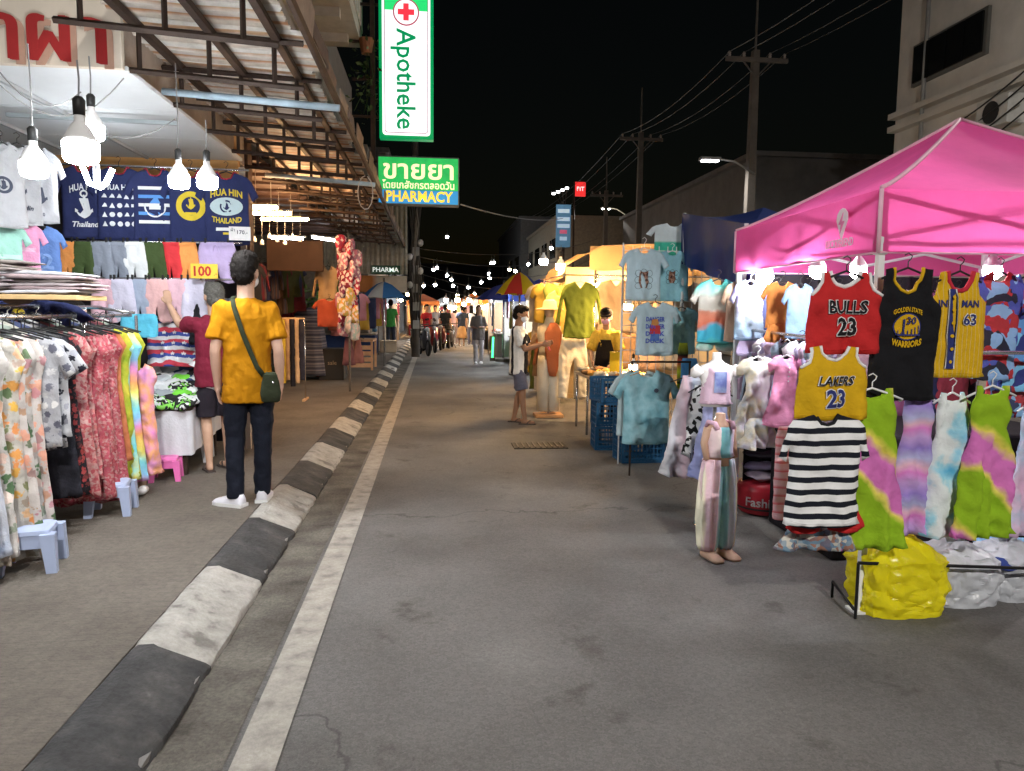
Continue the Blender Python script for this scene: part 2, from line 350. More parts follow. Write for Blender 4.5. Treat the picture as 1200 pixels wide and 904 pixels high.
ln = mat('line_paint', rough=.75, pat=('noise', 9, [(.0,(.16,.15,.14)),(.33,(.24,.225,.20)),(.43,(.33,.305,.27)),(.7,(.43,.40,.355))]), var=.16, vs=60, bump=.3, bs=120)
sheet('edge_line', -.685, -.53, -12, 60, .008, ln)
# pavement with faint pavers
pm = mat('pavement', rough=.85, pat=('noise', 1.6, [(.3,(.108,.092,.076)),(.5,(.143,.124,.104)),(.72,(.175,.153,.13))]), var=.18, vs=28, bump=.4, bs=70)
nt = pm.node_tree; bk = nt.nodes.new('ShaderNodeTexBrick'); bk.inputs['Scale'].default_value = 4.2; bk.inputs['Mortar Size'].default_value = .018; bk.inputs['Color1'].default_value = (1,1,1,1); bk.inputs['Color2'].default_value = (.86,.87,.88,1); bk.inputs['Mortar'].default_value = (.55,.55,.55,1); nt.links.new(nt.nodes['Texture Coordinate'].outputs['Object'], bk.inputs['Vector'])
pb = nt.nodes['Principled BSDF']; src = pb.inputs['Base Color'].links[0].from_socket
mx = nt.nodes.new('ShaderNodeMix'); mx.data_type = 'RGBA'; mx.blend_type = 'MULTIPLY'; mx.inputs[0].default_value = .22; nt.links.new(src, mx.inputs[6]); nt.links.new(bk.outputs['Color'], mx.inputs[7]); nt.links.new(mx.outputs[2], pb.inputs['Base Color'])
o = B().box((-4.135,64,.055), (5.75,152,.15)).obj('pavement', pm); tag(o, kind='structure')
# kerb blocks, one metre each, painted by turns, worn
kw = [mat('kerb_white%d' % i, rough=.8, pat=('noise', 7+2*i, [(0,(.10,.095,.09)),(.33,(.2,.19,.17)),(.42,(.34,.325,.295)),(.7,(.44,.42,.385))]), var=.15, vs=30, bump=.5, bs=50) for i in range(2)]
kb = [mat('kerb_black%d' % i, rough=.8, pat=('noise', 6+2*i, [(.25,(.035,.035,.036)),(.5,(.052,.052,.053)),(.68,(.08,.078,.075)),(.78,(.16,.155,.15))]), var=.2, vs=40, bump=.5, bs=50) for i in range(2)]
kerb = B().box((-1.1,64,-.0), (.26,152,.05)).obj('kerb', mat('concrete', (.22,.21,.2), .9, var=.2, bump=.4)); tag(kerb, kind='structure')
def kerb_mesh(seed):
    rnd = random.Random(seed); prof = [(-1.26,.02),(-1.26,.125),(-1.245,.135),(-1.185,.135),(-1.165,.126),(-.97,.045),(-.952,.028),(-.95,-.01)]
    n = 26; rings = []
    for i in range(n):
        y = .004+.972*i/(n-1); e = min(1, i/1.0, (n-1-i)/1.0)
        ring = []
        for j, (x, z) in enumerate(prof):
            g = noise.noise(Vector((x*24, y*7, seed*7)))*.009+noise.noise(Vector((x*60, y*25, seed*2)))*.004
            if j in (5, 6): g -= max(0, noise.noise(Vector((y*8, seed*3.3, 2))))*.045
            ring.append((x+(g if j > 2 else 0), y, z+g*.6-(.006 if e == 0 else 0)))
        rings.append(ring)
    return B().loft(rings).mesh('kerb_block')
kms = [kerb_mesh(s) for s in range(6)]
for i in range(-3, 42):
    o = obj('kerb_block', kms[i % 6].copy() if i < 3 else kms[i % 6].copy(), (kw if i % 2 == 1 else kb)[(i//2) % 2], kerb, 'auto'); o.location = (0, .23+.975*i, 0)
# drain cover in the road
g = at_z(632, 523, 0); o = B().box((0,0,.004), (.62,.36,.014), bev=.003).obj('drain_cover', mat('cast_iron', (.03,.028,.026), .6, .4, var=.3), None, False, (g.x, g.y, 0))
tag(o, 'dark iron drain cover set in the asphalt', 'drain cover')
for i in range(9): B().box((-.26+i*.065,0,.014), (.02,.3,.012)).obj('grate_bar', mat('iron_bar', (.07,.065,.06), .5, .6), o)
# ================================================================ LEFT: shop row with its awning
steel = mat('brown_steel', (.052,.034,.026), .65, .2, var=.3, vs=12)
rust = mat('rusty_sheet', rough=.55, pat=('y', 2.2, [(0,(.66,.62,.56)),(.18,(.76,.73,.68)),(.3,(.56,.34,.18)),(.38,(.76,.73,.68)),(.55,(.55,.48,.42)),(.66,(.46,.22,.10)),(.72,(.70,.64,.56)),(.9,(.58,.50,.42))], False, .035), var=.22, vs=7, trans=.15)
# rusty streaks follow the ribs across the sheet
m2 = rust.node_tree
beige = mat('beige_plaster', (.40,.33,.27), .9, var=.22, vs=3, bump=.3, bs=20)
shop = thing('shop_building', 'row of plastered shophouses behind the market pavement, balcony above', 'building', (-4,12,0))
def w(name, c, d, m, parent=shop, bev=0): return B(shop.location).box(c, d, bev=bev).obj(name, m, parent)
w('wall', (-2.22,7.2,3.83), (.16,3.4,1.33), beige)
ora = mat('orange_wall', (.62,.33,.12), .85, var=.15, vs=3)
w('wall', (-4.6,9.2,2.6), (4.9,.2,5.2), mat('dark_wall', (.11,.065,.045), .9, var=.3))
w('wall', (-6.6,5.0,2.6), (.2,8,5.2), mat('dim_wall', (.32,.31,.30), .9, var=.2))
w('wall', (-3.05,8.5,2.95), (1.9,.08,.95), ora)
w('wall', (-4.2,9.6,5.3), (4.6,13,.25), mat('upper_slab', (.3,.28,.26), .9))
w('wall', (-4.4,16,6.6), (4.2,12,2.4), mat('upper_wall', (.42,.40,.37), .9, var=.15))
w('wall', (-4.2,29,3.4), (4.2,9,6.8), mat('grey_wall', (.27,.26,.24), .9, var=.25))
bal = w('balcony', (-1.9,12.2,6.35), (1.25,3.6,.24), mat('balcony_concrete', (.46,.43,.39), .9, var=.12))
w('balcony_parapet', (-1.32,12.2,6.97), (.12,3.6,1.0), MATS['balcony_concrete'], bal).location = -bal.location
w('balcony_parapet', (-1.95,10.44,6.97), (1.12,.1,1.0), MATS['balcony_concrete'], bal).location = -bal.location
for i, y in enumerate((11.1, 12.3, 13.4)): w('balcony_beam', (-1.95,y,6.16), (1.0,.16,.14), MATS['balcony_concrete'], bal).location = -bal.location
for i in range(10): w('baluster', (-1.26,10.7+i*.33,6.95), (.03,.06,.95), mat('white_rail', (.6,.6,.6), .6), bal).location = -bal.location
# balcony plants
pl = thing('hanging_plant', 'dark green potted plant trailing over the shophouse balcony', 'plant', (-1.15,13.6,6.1))
b = B()
rnd = random.Random(3)
for i in range(140):
    t = rnd.random(); p = Vector((rnd.gauss(0,.14), rnd.gauss(0,.25), -1.3*t+.2+rnd.gauss(0,.1)*t)); d = Vector((rnd.gauss(0,1), rnd.gauss(0,1), rnd.gauss(-.4,.6))).normalized()*.11; n = d.cross(Vector((rnd.gauss(0,1),rnd.gauss(0,1),1))).normalized()*.03
    b.quad(p, p+d*.5+n, p+d, p+d*.5-n)
b.obj('foliage', mat('leaf', (.05,.09,.03), .6, var=.4), pl)
B().lathe([(.1,0),(.14,.22),(.15,.24)], 12, (0,0,-.1)).obj('pot', mat('clay', (.3,.13,.07), .8), pl)
for k in range(3): B().tube([(rnd.gauss(0,.03),rnd.gauss(0,.1),.1),(rnd.gauss(0,.1),rnd.gauss(0,.2),-.5),(rnd.gauss(0,.1),rnd.gauss(0,.2),-1.1)], .006, 5).obj('stem', MATS['leaf'], pl)
# awning: sheets, trusses, purlins, pipes
aw = thing('corrugated_awning', 'long rusty corrugated metal awning on steel trusses over the pavement', 'awning', (-2.1,4,3.5))
XI, XO = -2.14, -.93
def zs(x): return 3.50 + (x-XI)/(XO-XI)*(-.06)
rnd = random.Random(5)
def sheet_mesh(seed):
    rnd = random.Random(seed); n = 44; L_ = .86; rings = []; xo = XO+rnd.uniform(-.06,.08); tl = rnd.uniform(-.02,.02)
    for i in range(n+1):
        y = L_*i/n; zz = .011*math.sin(2*PI*y/.078); jag = rnd.uniform(-.012,.012)
        row = []
        for k in range(5):
            x = XI+(xo+jag*(k == 4)-XI)*k/4; row.append((x, y, zs(x)+zz+tl*k/4+.004*math.sin(k*2+seed)-(.02*max(0,rnd.random()-.6) if k == 4 else 0)))
        rings.append([(a[0]-aw.location.x, a[1], a[2]-aw.location.z) for a in row])
    return B().loft(rings, closed=False).mesh('roof_sheet')
sms = [sheet_mesh(i) for i in range(5)]
for i in range(24):
    me = sms[i % 5]
    o = obj('roof_sheet', me, rust, aw, True); o.location = (0, .15+.83*i-.4, (.012 if i % 2 else 0)); o.rotation_euler = (0, R(rnd.uniform(-1,.6)), 0)
A = aw.location
for i in range(16):
    y = 4.62+.86*i
    b = B(A); t = .045
    def beam(p, q, t=.034):
        b.tube([p, q], t*.62, 4)
    z0, z1 = 3.17, 3.09
    beam((XI,y,z0),(XO+.03,y,z1)); beam((XI,y,zs(XI)-.05),(XO+.03,y,zs(XO)-.05))
    for k in (.12,.5,.86):
        x = XI+(XO-XI)*k; beam((x,y,z0+(z1-z0)*k),(x,y,zs(x)-.05), .028)
    b.obj('truss', steel, aw)
for x in (-2.0,-1.52,-1.08):
    B(A).box((x,13.6,zs(x)-.035), (.05,19,.05)).obj('purlin', steel, aw)
pipe = mat('blue_pipe', (.36,.47,.55), .5, var=.2)
B(A).tube([(-2.06,6.1,3.20),(-.72,6.0,3.10)], .027, 10).obj('drain_pipe', pipe, aw, True)
B(A).tube([(-2.06,9.6,3.20),(-.72,9.5,3.10)], .027, 10).obj('drain_pipe', pipe, aw, True)
# ragged fascia strips along the awning's edge
for i in range(26):
    y = 4.3+i*.72; h = rnd.uniform(.1,.24)
    B(A).box((XO+.1+rnd.uniform(-.015,.015),y,3.46+rnd.uniform(-.02,.03)), (.012,rnd.uniform(.5,.72),h), Euler((rnd.uniform(-.04,.04),rnd.uniform(-.1,.2),0)).to_matrix()).obj('fascia_strip', mat('fascia%d' % (i % 3), [(.2,.14,.1),(.28,.22,.17),(.13,.09,.07)][i % 3], .7, .1, var=.3), aw)
B(A).tube([(XO+.1,4.2,3.35),(XO+.1,23,3.35)], .03, 6).obj('gutter_pipe', steel, aw)
# looped cable under the awning's edge
b = B(); p = at(428,210,9.2); b.tube([p+Vector((math.cos(a)*.09, 0, -.16+math.sin(a)*.2)) for a in [PI/2+i*.5 for i in range(13)]], .006, 5)
tag(b.obj('looped_cable', mat('cable_white', (.5,.47,.42), .6)), 'pale cable hanging in a loop from the awning edge', 'cable')
# dark timber ceiling of the next shop
cl = thing('timber_ceiling', 'dark red brown joisted ceiling over the unlit shop bay', 'ceiling', (-3.2,9.3,3.1))
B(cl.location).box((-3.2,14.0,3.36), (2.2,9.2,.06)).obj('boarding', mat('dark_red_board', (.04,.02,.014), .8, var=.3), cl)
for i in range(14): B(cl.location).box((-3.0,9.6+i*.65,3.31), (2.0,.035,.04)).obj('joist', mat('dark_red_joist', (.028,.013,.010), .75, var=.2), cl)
# white ceiling sheet over the first stall
wc = thing('stall_ceiling', 'smooth white ceiling board above the clothes stall bulbs', 'ceiling', (-3.2,5.5,3.14))
for k in range(3): B(wc.location).box((-3.98,5.94+1.02*k,3.16), (3.84,1.01,.03)).obj('ceiling_panel', mat('white_panel', (.74,.77,.79), .7, var=.05, vs=2), wc)
for k in range(3): B(wc.location).box((-3.0-.7*k,6.9,3.125), (.03,2.9,.03)).obj('ceiling_batten', mat('pale_steel', (.5,.53,.55), .5, .3), wc)
B(wc.location).box((-2.78,6.6,3.09), (1.3,.04,.03), Euler((0,0,R(4))).to_matrix()).obj('conduit', mat('pale_steel2', (.45,.5,.52), .5, .3), wc)
# hanging sign board with red Thai letters
sg = thing('fabric_sign', 'cream shop sign with shadowed red Thai letters hung under the awning', 'sign', (-2.6,5.38,3.18))
p0 = at(145,82,5.4); p1 = at(145,-60,5.4)
B(sg.location).box((p0.x-1.4,5.4,(p0.z+p1.z)/2), (2.8,.05,p1.z-p0.z), bev=.006).obj('board', mat('cream_board', (.72,.63,.52), .7, var=.08, vs=2), sg)
for ch, px, py, hh in (('า',8,32,62),('ผ',58,34,62),('า',112,38,64)):
    p = at(px, py, 5.36)-sg.location-Vector((0,0,.05))
    for k, (mk, dx, dy, dz) in enumerate((('sign_red_shadow',.035,-.002,-.03),('sign_red_shadow',.05,-.003,-.03),('sign_red',0,-.007,0),('sign_red',-.013,-.009,.004),('sign_red',.013,-.011,-.004))):
        text(ch, .52, mat(mk, (.50,.30,.22) if k < 2 else (.36,.025,.025), .6), sg, (p.x+dx, -.03+dy, p.z+dz))
# ---------------------------------------------------------------- lamps
LED = (.93,.97,1.0); WARM = (1,.62,.28)
def bulb(p, label, kind='led', r=.06, power=60, drop=.25, group=None, cord=True, globe=False):
    o = thing('light_bulb' if kind != 'warm' else 'warm_bulb', label, 'light bulb', p, 0, group)
    c = LED if kind == 'led' else WARM
    em = mat('bulb_%s_%d' % (kind, power), (.9,.9,.9), .4, emit=power, ec=c, var=0)
    if globe: B().ell((0,0,0), (r,r,r)).obj('diffuser', em, o, True)
    else: B().lathe([(.02*r,-.72*r),(.55*r,-.70*r),(.85*r,-.6*r),(.97*r,-.4*r),(r,-.1*r),(r,.5*r)], 22).obj('diffuser', em, o, True)
    B().lathe([(r,.5*r),(.93*r,.75*r),(.5*r,1.5*r),(.3*r,1.75*r),(.3*r,2.3*r)], 14).obj('housing', mat('bulb_housing', (.8,.8,.8), .4, var=0), o, True)
    B().lathe([(.34*r,2.1*r),(.36*r,3.0*r),(.2*r,3.2*r)], 10).obj('socket', mat('black_plastic', (.02,.02,.02), .5), o, True)
    if cord: B().tube([(0,0,3.1*r),(.004,.0,3.1*r+drop*.5),(0,0,3.1*r+drop)], .004, 5).obj('cord', mat('cord_grey', (.2,.2,.2), .6), o)
    return o
def bulb_at(px, py, Y, label, **k): return bulb(at(px, py, Y), label, **k)
G1 = 'bulbs over the clothes stall'
bulb_at(95,178,3.5,'large white LED bulb on a cord, biggest of the pair below the cream sign', r=.073, power=270, drop=.16, group=G1)
bulb_at(108,155,4.3,'white LED bulb half behind a bigger bulb on a cord below the cream sign', r=.062, power=270, drop=.2, group=G1)
bulb_at(40,198,4.0,'white LED bulb in front of the white anchor tees', r=.064, power=55, drop=.4, group=G1)
bulb_at(210,213,5.2,'white LED bulb in front of the navy tee with a yellow round print', r=.066, power=270, drop=.55, group=G1)
bulb_at(243,214,5.25,'white LED bulb in front of the navy tee printed HUA HIN THAILAND', r=.066, power=270, drop=.2, group=G1)
v = thing('folded_tube_lamp', 'small V-shaped white tube lamp glowing before the navy anchor tee', 'lamp', at(112,215,6.6))
b = B(); b.tube([(-.10,0,.14),(-.05,0,.0),(.04,0,-.03),(.08,0,.0),(.14,0,.12)], .022, 8); b.obj('tube', mat('tube_white', (.9,.9,.9), .4, emit=60, ec=LED, var=0), v, True)
B().tube([(.0,0.03,.16),(.0,0.03,-.02)], .028, 8).obj('lamp_base', mat('lamp_base', (.6,.62,.65), .5), v, True)
# electric cords slung below the white ceiling
def sag(p, q, s, n=9): return [p.lerp(q, t/(n-1))+Vector((0,0,-s*4*(t/(n-1))*(1-t/(n-1)))) for t in range(n)]
for k, (a, c, s, lab) in enumerate(((at(0,85,4.4),at(95,108,4.4),.12,'thin grey cord slung from the ceiling to the paired bulbs'),(at(0,100,4.6),at(145,92,5.0),.2,'slack grey cord sagging below the white ceiling board'),(at(120,158,5.3),at(205,140,5.2),.06,'grey cord running to the bulb before the round yellow print'))):
    tag(B().tube(sag(a,c,s), .004, 5).obj('electric_cord', MATS['cord_grey']), lab, 'cord')
# warm strip lights in the next bay
for k, (px, py, Y, lab) in enumerate(((300,243,9.8,'warm strip light beside the last navy tee'),(318,250,10.6,'warm strip light, the longer one of the hanging cluster'),(327,257,11.4,'warm strip light overlapping its neighbour under the dark joists'),(341,257,12.0,'warm strip light at the road side of the hanging cluster'))):
    s_ = thing('strip_light', lab, 'lamp', at(px,py,Y), R(-8), 'warm strip lights under the dark ceiling')
    B().tube([(-.27,0,0),(.27,0,0)], .022, 8).obj('tube', mat('strip_warm', (.9,.8,.7), .4, emit=170, ec=(1,.58,.27), var=0), s_, True)
    B().box((0,0,.04), (.3,.025,.02)).obj('fitting', mat('dark_fitting', (.08,.07,.06), .5), s_); mat('white_metal', (.7,.7,.68), .5)
    B().tube([(0,0,.04),(0,0,.5)], .004, 4).obj('cord', MATS['cord_grey'], s_)
# ================================================================ signs over the road
def lightbox(name, label, px0, py0, px1, py1, Y, frame, face, emit):
    a = at(px0,py0,Y); c = at(px1,py1,Y); o = thing(name, label, 'sign', ((a.x+c.x)/2, Y, min(a.z,c.z)), 0)
    W, H = c.x-a.x, a.z-c.z
    B().box((0,.1,H/2), (W,.2,H), bev=.012).obj('case', frame, o)
    return o, W, H
green = mat('sign_green', (.0,.33,.10), .4, emit=.55, var=.03)
ap, W, H = lightbox('pharmacy_lightbox', 'tall white lit sign reading Apotheke downwards with a red cross', 443,-60,508,164, 13.5, green, None, 1)
def panel(poly, m, parent, y, name='panel'):
    b = B(); b.prism(poly, .008, 'y', y); return b.obj(name, m, parent)
def rr(w, h, r, cx, cz, n=5):
    out = []
    for sx, sz, a0 in ((1,-1,-90),(1,1,0),(-1,1,90),(-1,-1,180)):
        for i in range(n+1):
            a = R(a0+90*i/n); out.append((cx+sx*(w/2-r)+r*math.cos(a), cz+sz*(h/2-r)+r*math.sin(a)))
    return out
wf = mat('sign_white_face', (.86,.83,.87), .4, emit=1.0, var=.13, vs=1.6)
panel(rr(W*.88,H*.965,.06,0,H*.5), mat('sign_white_edge', (.85,.85,.85), .4, emit=.95, ec=(1,1,1), var=0), ap, -.006)
panel(rr(W*.80,H*.94,.05,0,H*.5), mat('sign_maroon_line', (.3,.12,.2), .4, emit=.3, var=0), ap, -.010)
panel(rr(W*.775,H*.933,.045,0,H*.5), wf, ap, -.014)
cz = H*(164-13)/224
panel([(-W*.39,cz+.03),(W*.39,cz+.03),(W*.39,H*.955),(-W*.39,H*.955)], mat('sign_green_face', (.02,.55,.14), .4, emit=1.0, var=0), ap, -.018, 'green_band')
panel([(x,z+cz) for x, z in disc(W*.24,24)], mat('sign_maroon', (.4,.08,.12), .4, emit=.6, var=0), ap, -.024, 'ring')
panel([(x,z+cz) for x, z in disc(W*.215,24)], wf, ap, -.030, 'disc')
cr = mat('cross_red', (.85,.03,.05), .4, emit=1.1, var=0); q = W*.05; l_ = W*.15
panel([(x,z+cz) for x, z in [(-q,-l_),(q,-l_),(q,-q),(l_,-q),(l_,q),(q,q),(q,l_),(-q,l_),(-q,q),(-l_,q),(-l_,-q),(-q,-q)]], cr, ap, -.036, 'cross')
t = text('Apotheke', .46, mat('sign_green_text', (.0,.34,.12), .4, emit=.55, var=0), ap, (-.02,-.022,cz*.475), bold=.015, width=cz*.80)
t.rotation_euler = (0, R(90), 0)
# rail that carries the sign
B().box((-W*.62,.1,H*.45), (.08,.1,H*1.2)).obj('mast', steel, ap); 
for k in range(5): B().box((-W*.75,.1,H*(.12+.2*k)), (W*.5,.04,.04)).obj('bracket', steel, ap)
ph, W, H = lightbox('pharmacy_sign', 'green and blue lit sign with cream Thai letters and yellow PHARMACY', 442,182,538,242, 13.3, mat('sign_case', (.12,.14,.13), .5, .4), None, 1)
panel([(-W*.485,H*.31),(W*.485,H*.31),(W*.485,H*.97),(-W*.485,H*.97)], mat('sign_green_bright', (.02,.48,.10), .4, emit=.58, var=.2, vs=3), ph, -.006, 'green_face')
panel([(-W*.485,H*.03),(W*.485,H*.03),(W*.485,H*.305),(-W*.485,H*.305)], mat('sign_blue', (.03,.27,.62), .4, emit=.55, var=.05), ph, -.006, 'blue_face')
cream = mat('sign_cream', (.9,.85,.55), .4, emit=.7, var=0); yel = mat('sign_yellow', (.85,.6,.05), .4, emit=.75, var=0)
text('ขายยา', .44, cream, ph, (.0,-.014,H*.70), bold=.02, width=W*.86)
text('โดยเภสัชกรตลอดวัน', .17, cream, ph, (0,-.014,H*.40), bold=.018, width=W*.88)
text('PHARMACY', .25, yel, ph, (0.02,-.014,H*.165), bold=.03, width=W*.82)
B().tube([(-W*.62,.1,H*.9),(-W*.4,.1,H*.9)], .03, 6).obj('bracket', steel, ph); B().tube([(-W*.62,.1,H*.1),(-W*.4,.1,H*.1)], .03, 6).obj('bracket', steel, ph)
# ================================================================ LEFT: the clothes stall
chrome = mat('chrome', (.6,.6,.62), .25, .9, var=0); blackp = MATS['black_plastic']; whitep = mat('white_plastic', (.75,.76,.78), .45, var=.04)
navy = cloth('navy', (.028,.036,.11)); pw = cloth('print_white', (.8,.82,.84)); py_ = cloth('print_yellow', (.72,.55,.05)); pbl = cloth('print_blue', (.12,.32,.72))
redt = cloth('neck_red', (.35,.03,.05))
def poly_anchor(s):
    P = [(-.05,1),(.05,1),(.05,.72),(.32,.72),(.32,.60),(.05,.60),(.05,-.55),(.3,-.48),(.5,-.28),(.42,-.22),(.66,-.05),(.68,-.36),(.60,-.32),(.4,-.6),(.15,-.76),(0,-.82)]
    return [(x*s, z*s) for x, z in P]+[(-x*s, z*s) for x, z in P[::-1]]
def ringpoly(g, r0, r1, m, cx, cz, n=28, lift=.004, name='print', half=(0,2*PI)):
    b = B(); a = [half[0]+(half[1]-half[0])*i/n for i in range(n+1)]
    for u, v in zip(a, a[1:]): b.quad((r0*math.cos(u),0,r0*math.sin(u)),(r1*math.cos(u),0,r1*math.sin(u)),(r1*math.cos(v),0,r1*math.sin(v)),(r0*math.cos(v),0,r0*math.sin(v)))
    g.onto(b.mesh(), m, cx, cz, name, lift)
GT = 'navy tees hung along the stall top'
tees = []
for i, (px, lab) in enumerate(((97,'navy tee printed with a white anchor under arched letters'),(139,'navy tee printed with rows of small white icons'),(181,'navy tee with white and blue stripes behind a ship crest'),(223,'navy tee with a round yellow anchor badge'),(265,'navy tee lettered HUA HIN THAILAND in yellow round a ship wheel'))):
    p = at(px, 194+i*2, 7.46-.03*i)
    gmt = Garment('tee', .205, .68, D=.014, fold=.006, k=19, seed=i+1); gmt.obj('t_shirt', navy, lab, 't-shirt', GT, p)
    gmt.trim(lambda x, z: abs(x) < .1 and z > -.08, 0, redt, .007, 'collar'); hanger(gmt.o, blackp, .17, .0, .09); tees.append(gmt)
g = tees[0]; g.words('HUA HIN', .085, pw, 0, -.20, bold=.02, arc=2.2, width=.24); g.shape(poly_anchor(.12), pw, .0, -.39); ringpoly(g, .02, .035, pw, 0, -.26); g.words('Thailand', .07, pw, 0, -.545, bold=.02, shear=.3)
g = tees[1]; g.words('HUA HIN', .07, pw, 0, -.19, bold=.025, width=.26)
rnd = random.Random(11)
b = B()
for r_ in range(4):
    for c_ in range(5):
        x, z = -.13+.065*c_, -.27-.085*r_; k = rnd.randrange(4); s_ = .024
        P = [disc(s_,10), [(-s_,-s_),(s_,-s_),(0,s_)], rect(s_*1.9,s_*1.2), [(-s_,-.6*s_),(s_,-.6*s_),(.6*s_,.5*s_),(0,s_),(-.5*s_,.2*s_)]][k]
        b.bm.faces.new([b.bm.verts.new((x+a, 0, z+c)) for a, c in P])
bmesh.ops.triangulate(b.bm, faces=b.bm.faces); tag(g.onto(b.mesh(), pw, 0, 0, 'icons', .003), kind='stuff')
g = tees[2]
for k in range(5):
    g.shape(rect(.3,.03), pw if k % 2 == 0 else pbl, 0, -.18-.078*k, 'stripe')
g.shape(disc(.105), navy, 0, -.35, 'crest', .006); ringpoly(g, .085, .10, pw, 0, -.35, half=(R(170),R(370)), lift=.009); g.shape([(-.05,0),(.05,0),(.012,.075)], pbl, 0, -.32, 'sail', .009); g.shape(rect(.11,.035), pw, 0, -.36, 'banner', .009)
g = tees[3]; ringpoly(g, .085, .135, py_, 0, -.33); g.shape(poly_anchor(.062), py_, 0, -.31); g.shape(rect(.1,.025), py_, 0, -.40)
g = tees[4]; g.words('HUA HIN', .085, py_, 0, -.19, bold=.03, arc=1.2, width=.29); g.shape(disc(.085,24,.15), cloth('print_pale', (.55,.68,.72)), 0, -.32, 'oval'); ringpoly(g, .045, .06, navy, 0, -.32, lift=.007); g.shape(poly_anchor(.04), navy, 0, -.32, lift=.007); g.words('THAILAND', .07, py_, 0, -.455, bold=.03, arc=-1.0, width=.27); g.shape(rect(.2,.03), pw, 0, -.53); g.shape(rect(.07,.02), py_, 0, -.57)
# price card
pc = thing('price_card', 'small white price card clipped below the HUA HIN THAILAND tee', 'price card', at(281,274,7.15), R(4))
B().box((0,0,0), (.19,.006,.125)).obj('card', mat('card_white', (.82,.8,.8), .6), pc); text('170.-', .05, mat('ink', (.03,.03,.06), .7), pc, (.02,-.005,.01), bold=.01); text('ผ้า', .04, MATS['ink'], pc, (-.06,-.005,.03))
# rails
def rail(name, pts, r, label, m=chrome): return tag(B().tube(pts, r, 8).obj(name, m, None, True), label, 'rail')
a, c = at(62,283,7.3), at(284,285,7.3); rail('clothes_rail', [a, c], .011, 'thin metal rail carrying the brightly coloured shorts')
a, c = at(100,326,7.2), at(284,328,7.2); rail('clothes_rail', [a, c], .011, 'thin metal rail carrying the pastel shorts')
a, c = at(60,192,7.54), at(292,200,7.54); rail('clothes_rail', [a, c], .011, 'thin metal rail carrying the navy tees')
dp = thing('display_frame', 'dark backing mesh behind the hung tees and shorts', 'frame', (at(170,400,7.7).x,7.7,.13))
B().box((0,0,1.38), (1.95,.02,2.6)).obj('backing', mat('black_mesh', (.025,.022,.025), .9, var=.2), dp)
for x in (-.98,.98): B().box((x,-.02,1.4), (.05,.05,2.8)).obj('post', mat('pale_wood', (.55,.45,.36), .7), dp)
colsh = dict(orange=(.85,.34,.10), olive=(.055,.085,.03), grey=(.24,.27,.33), white=(.75,.78,.80), red=(.68,.05,.06), lilac=(.52,.42,.68), pink=(.72,.47,.55), peach=(.75,.46,.46), blue=(.36,.42,.55), pale=(.62,.60,.74), slate=(.33,.36,.42))
GS = 'shorts hung along the stall'
for i, (px, c_, wd, lab) in enumerate(((78,'orange',.10,'orange shorts at the wall end of the upper rail'),(97,'olive',.10,'dark green shorts beside the wall-end orange pair'),(117,'grey',.12,'grey shorts next to the wall-end dark green pair'),(137,'grey',.12,'grey shorts next to the white pair'),(157,'white',.12,'white shorts on the upper rail'),(179,'olive',.12,'dark green shorts between the white and red pairs'),(200,'red',.12,'red shorts on the upper rail'),(219,'orange',.11,'orange shorts half behind the yellow 100 card'),(254,'lilac',.21,'wide lilac drawstring shorts beside the yellow 100 card'))):
    g = Garment('shorts', wd*1.05, .38, D=.016, fold=.006, k=30, seed=20+i); g.obj('shorts', cloth('sh_'+c_, colsh[c_]), lab, 'shorts', GS, at(px, 283+.15*i, 7.25-.015*(i % 3)), R(-6))
    g.shape(rect(wd*1.3,.03), MATS['cloth_sh_'+c_], 0, -.017, 'waistband')
    for x_ in (-wd*.5, wd*.5): B().box((x_,0,.015), (.014,.02,.045)).obj('clip', blackp, g.o)
    if c_ == 'lilac': b = B(); b.tube([(-.03,-.03,-.09),(-.01,-.035,-.03),(.01,-.035,-.03),(.035,-.03,-.10)], .004, 5); b.obj('drawstring', MATS['cloth_sh_lilac'], g.o)
for i, (px, c_, lab) in enumerate(((122,'pink','pink shorts at the wall end of the lower rail'),(142,'pale','pale lilac shorts between pink and blue pairs on the lower rail'),(163,'blue','dusty blue shorts on the lower rail'),(183,'peach','peach pink shorts on the lower rail'),(205,'pink','rose pink shorts beside the reaching hand'),(228,'pale','pale lilac shorts behind the black bundle'))):
    g = Garment('shorts', .13, .40, D=.016, fold=.006, k=30, seed=40+i); g.obj('shorts', cloth('sh_'+c_, colsh[c_]), lab, 'shorts', GS, at(px, 327, 7.12-.015*(i % 2)), R(-4))
    for x_ in (-.06, .06): B().box((x_,0,.015), (.014,.02,.045)).obj('clip', blackp, g.o)
yc = thing('price_card', 'yellow price card reading 100 in red', 'price card', at(239.5,318,6.95), R(3))
B().box((0,0,0), (.23,.006,.13)).obj('card', mat('card_yellow', (.85,.58,.06), .6, var=.04), yc); text('100', .12, mat('ink_red', (.5,.04,.03), .7), yc, (-.015,-.006,-.005), bold=.03, width=.15); text('.-', .06, MATS['ink_red'], yc, (.095,-.006,-.02))
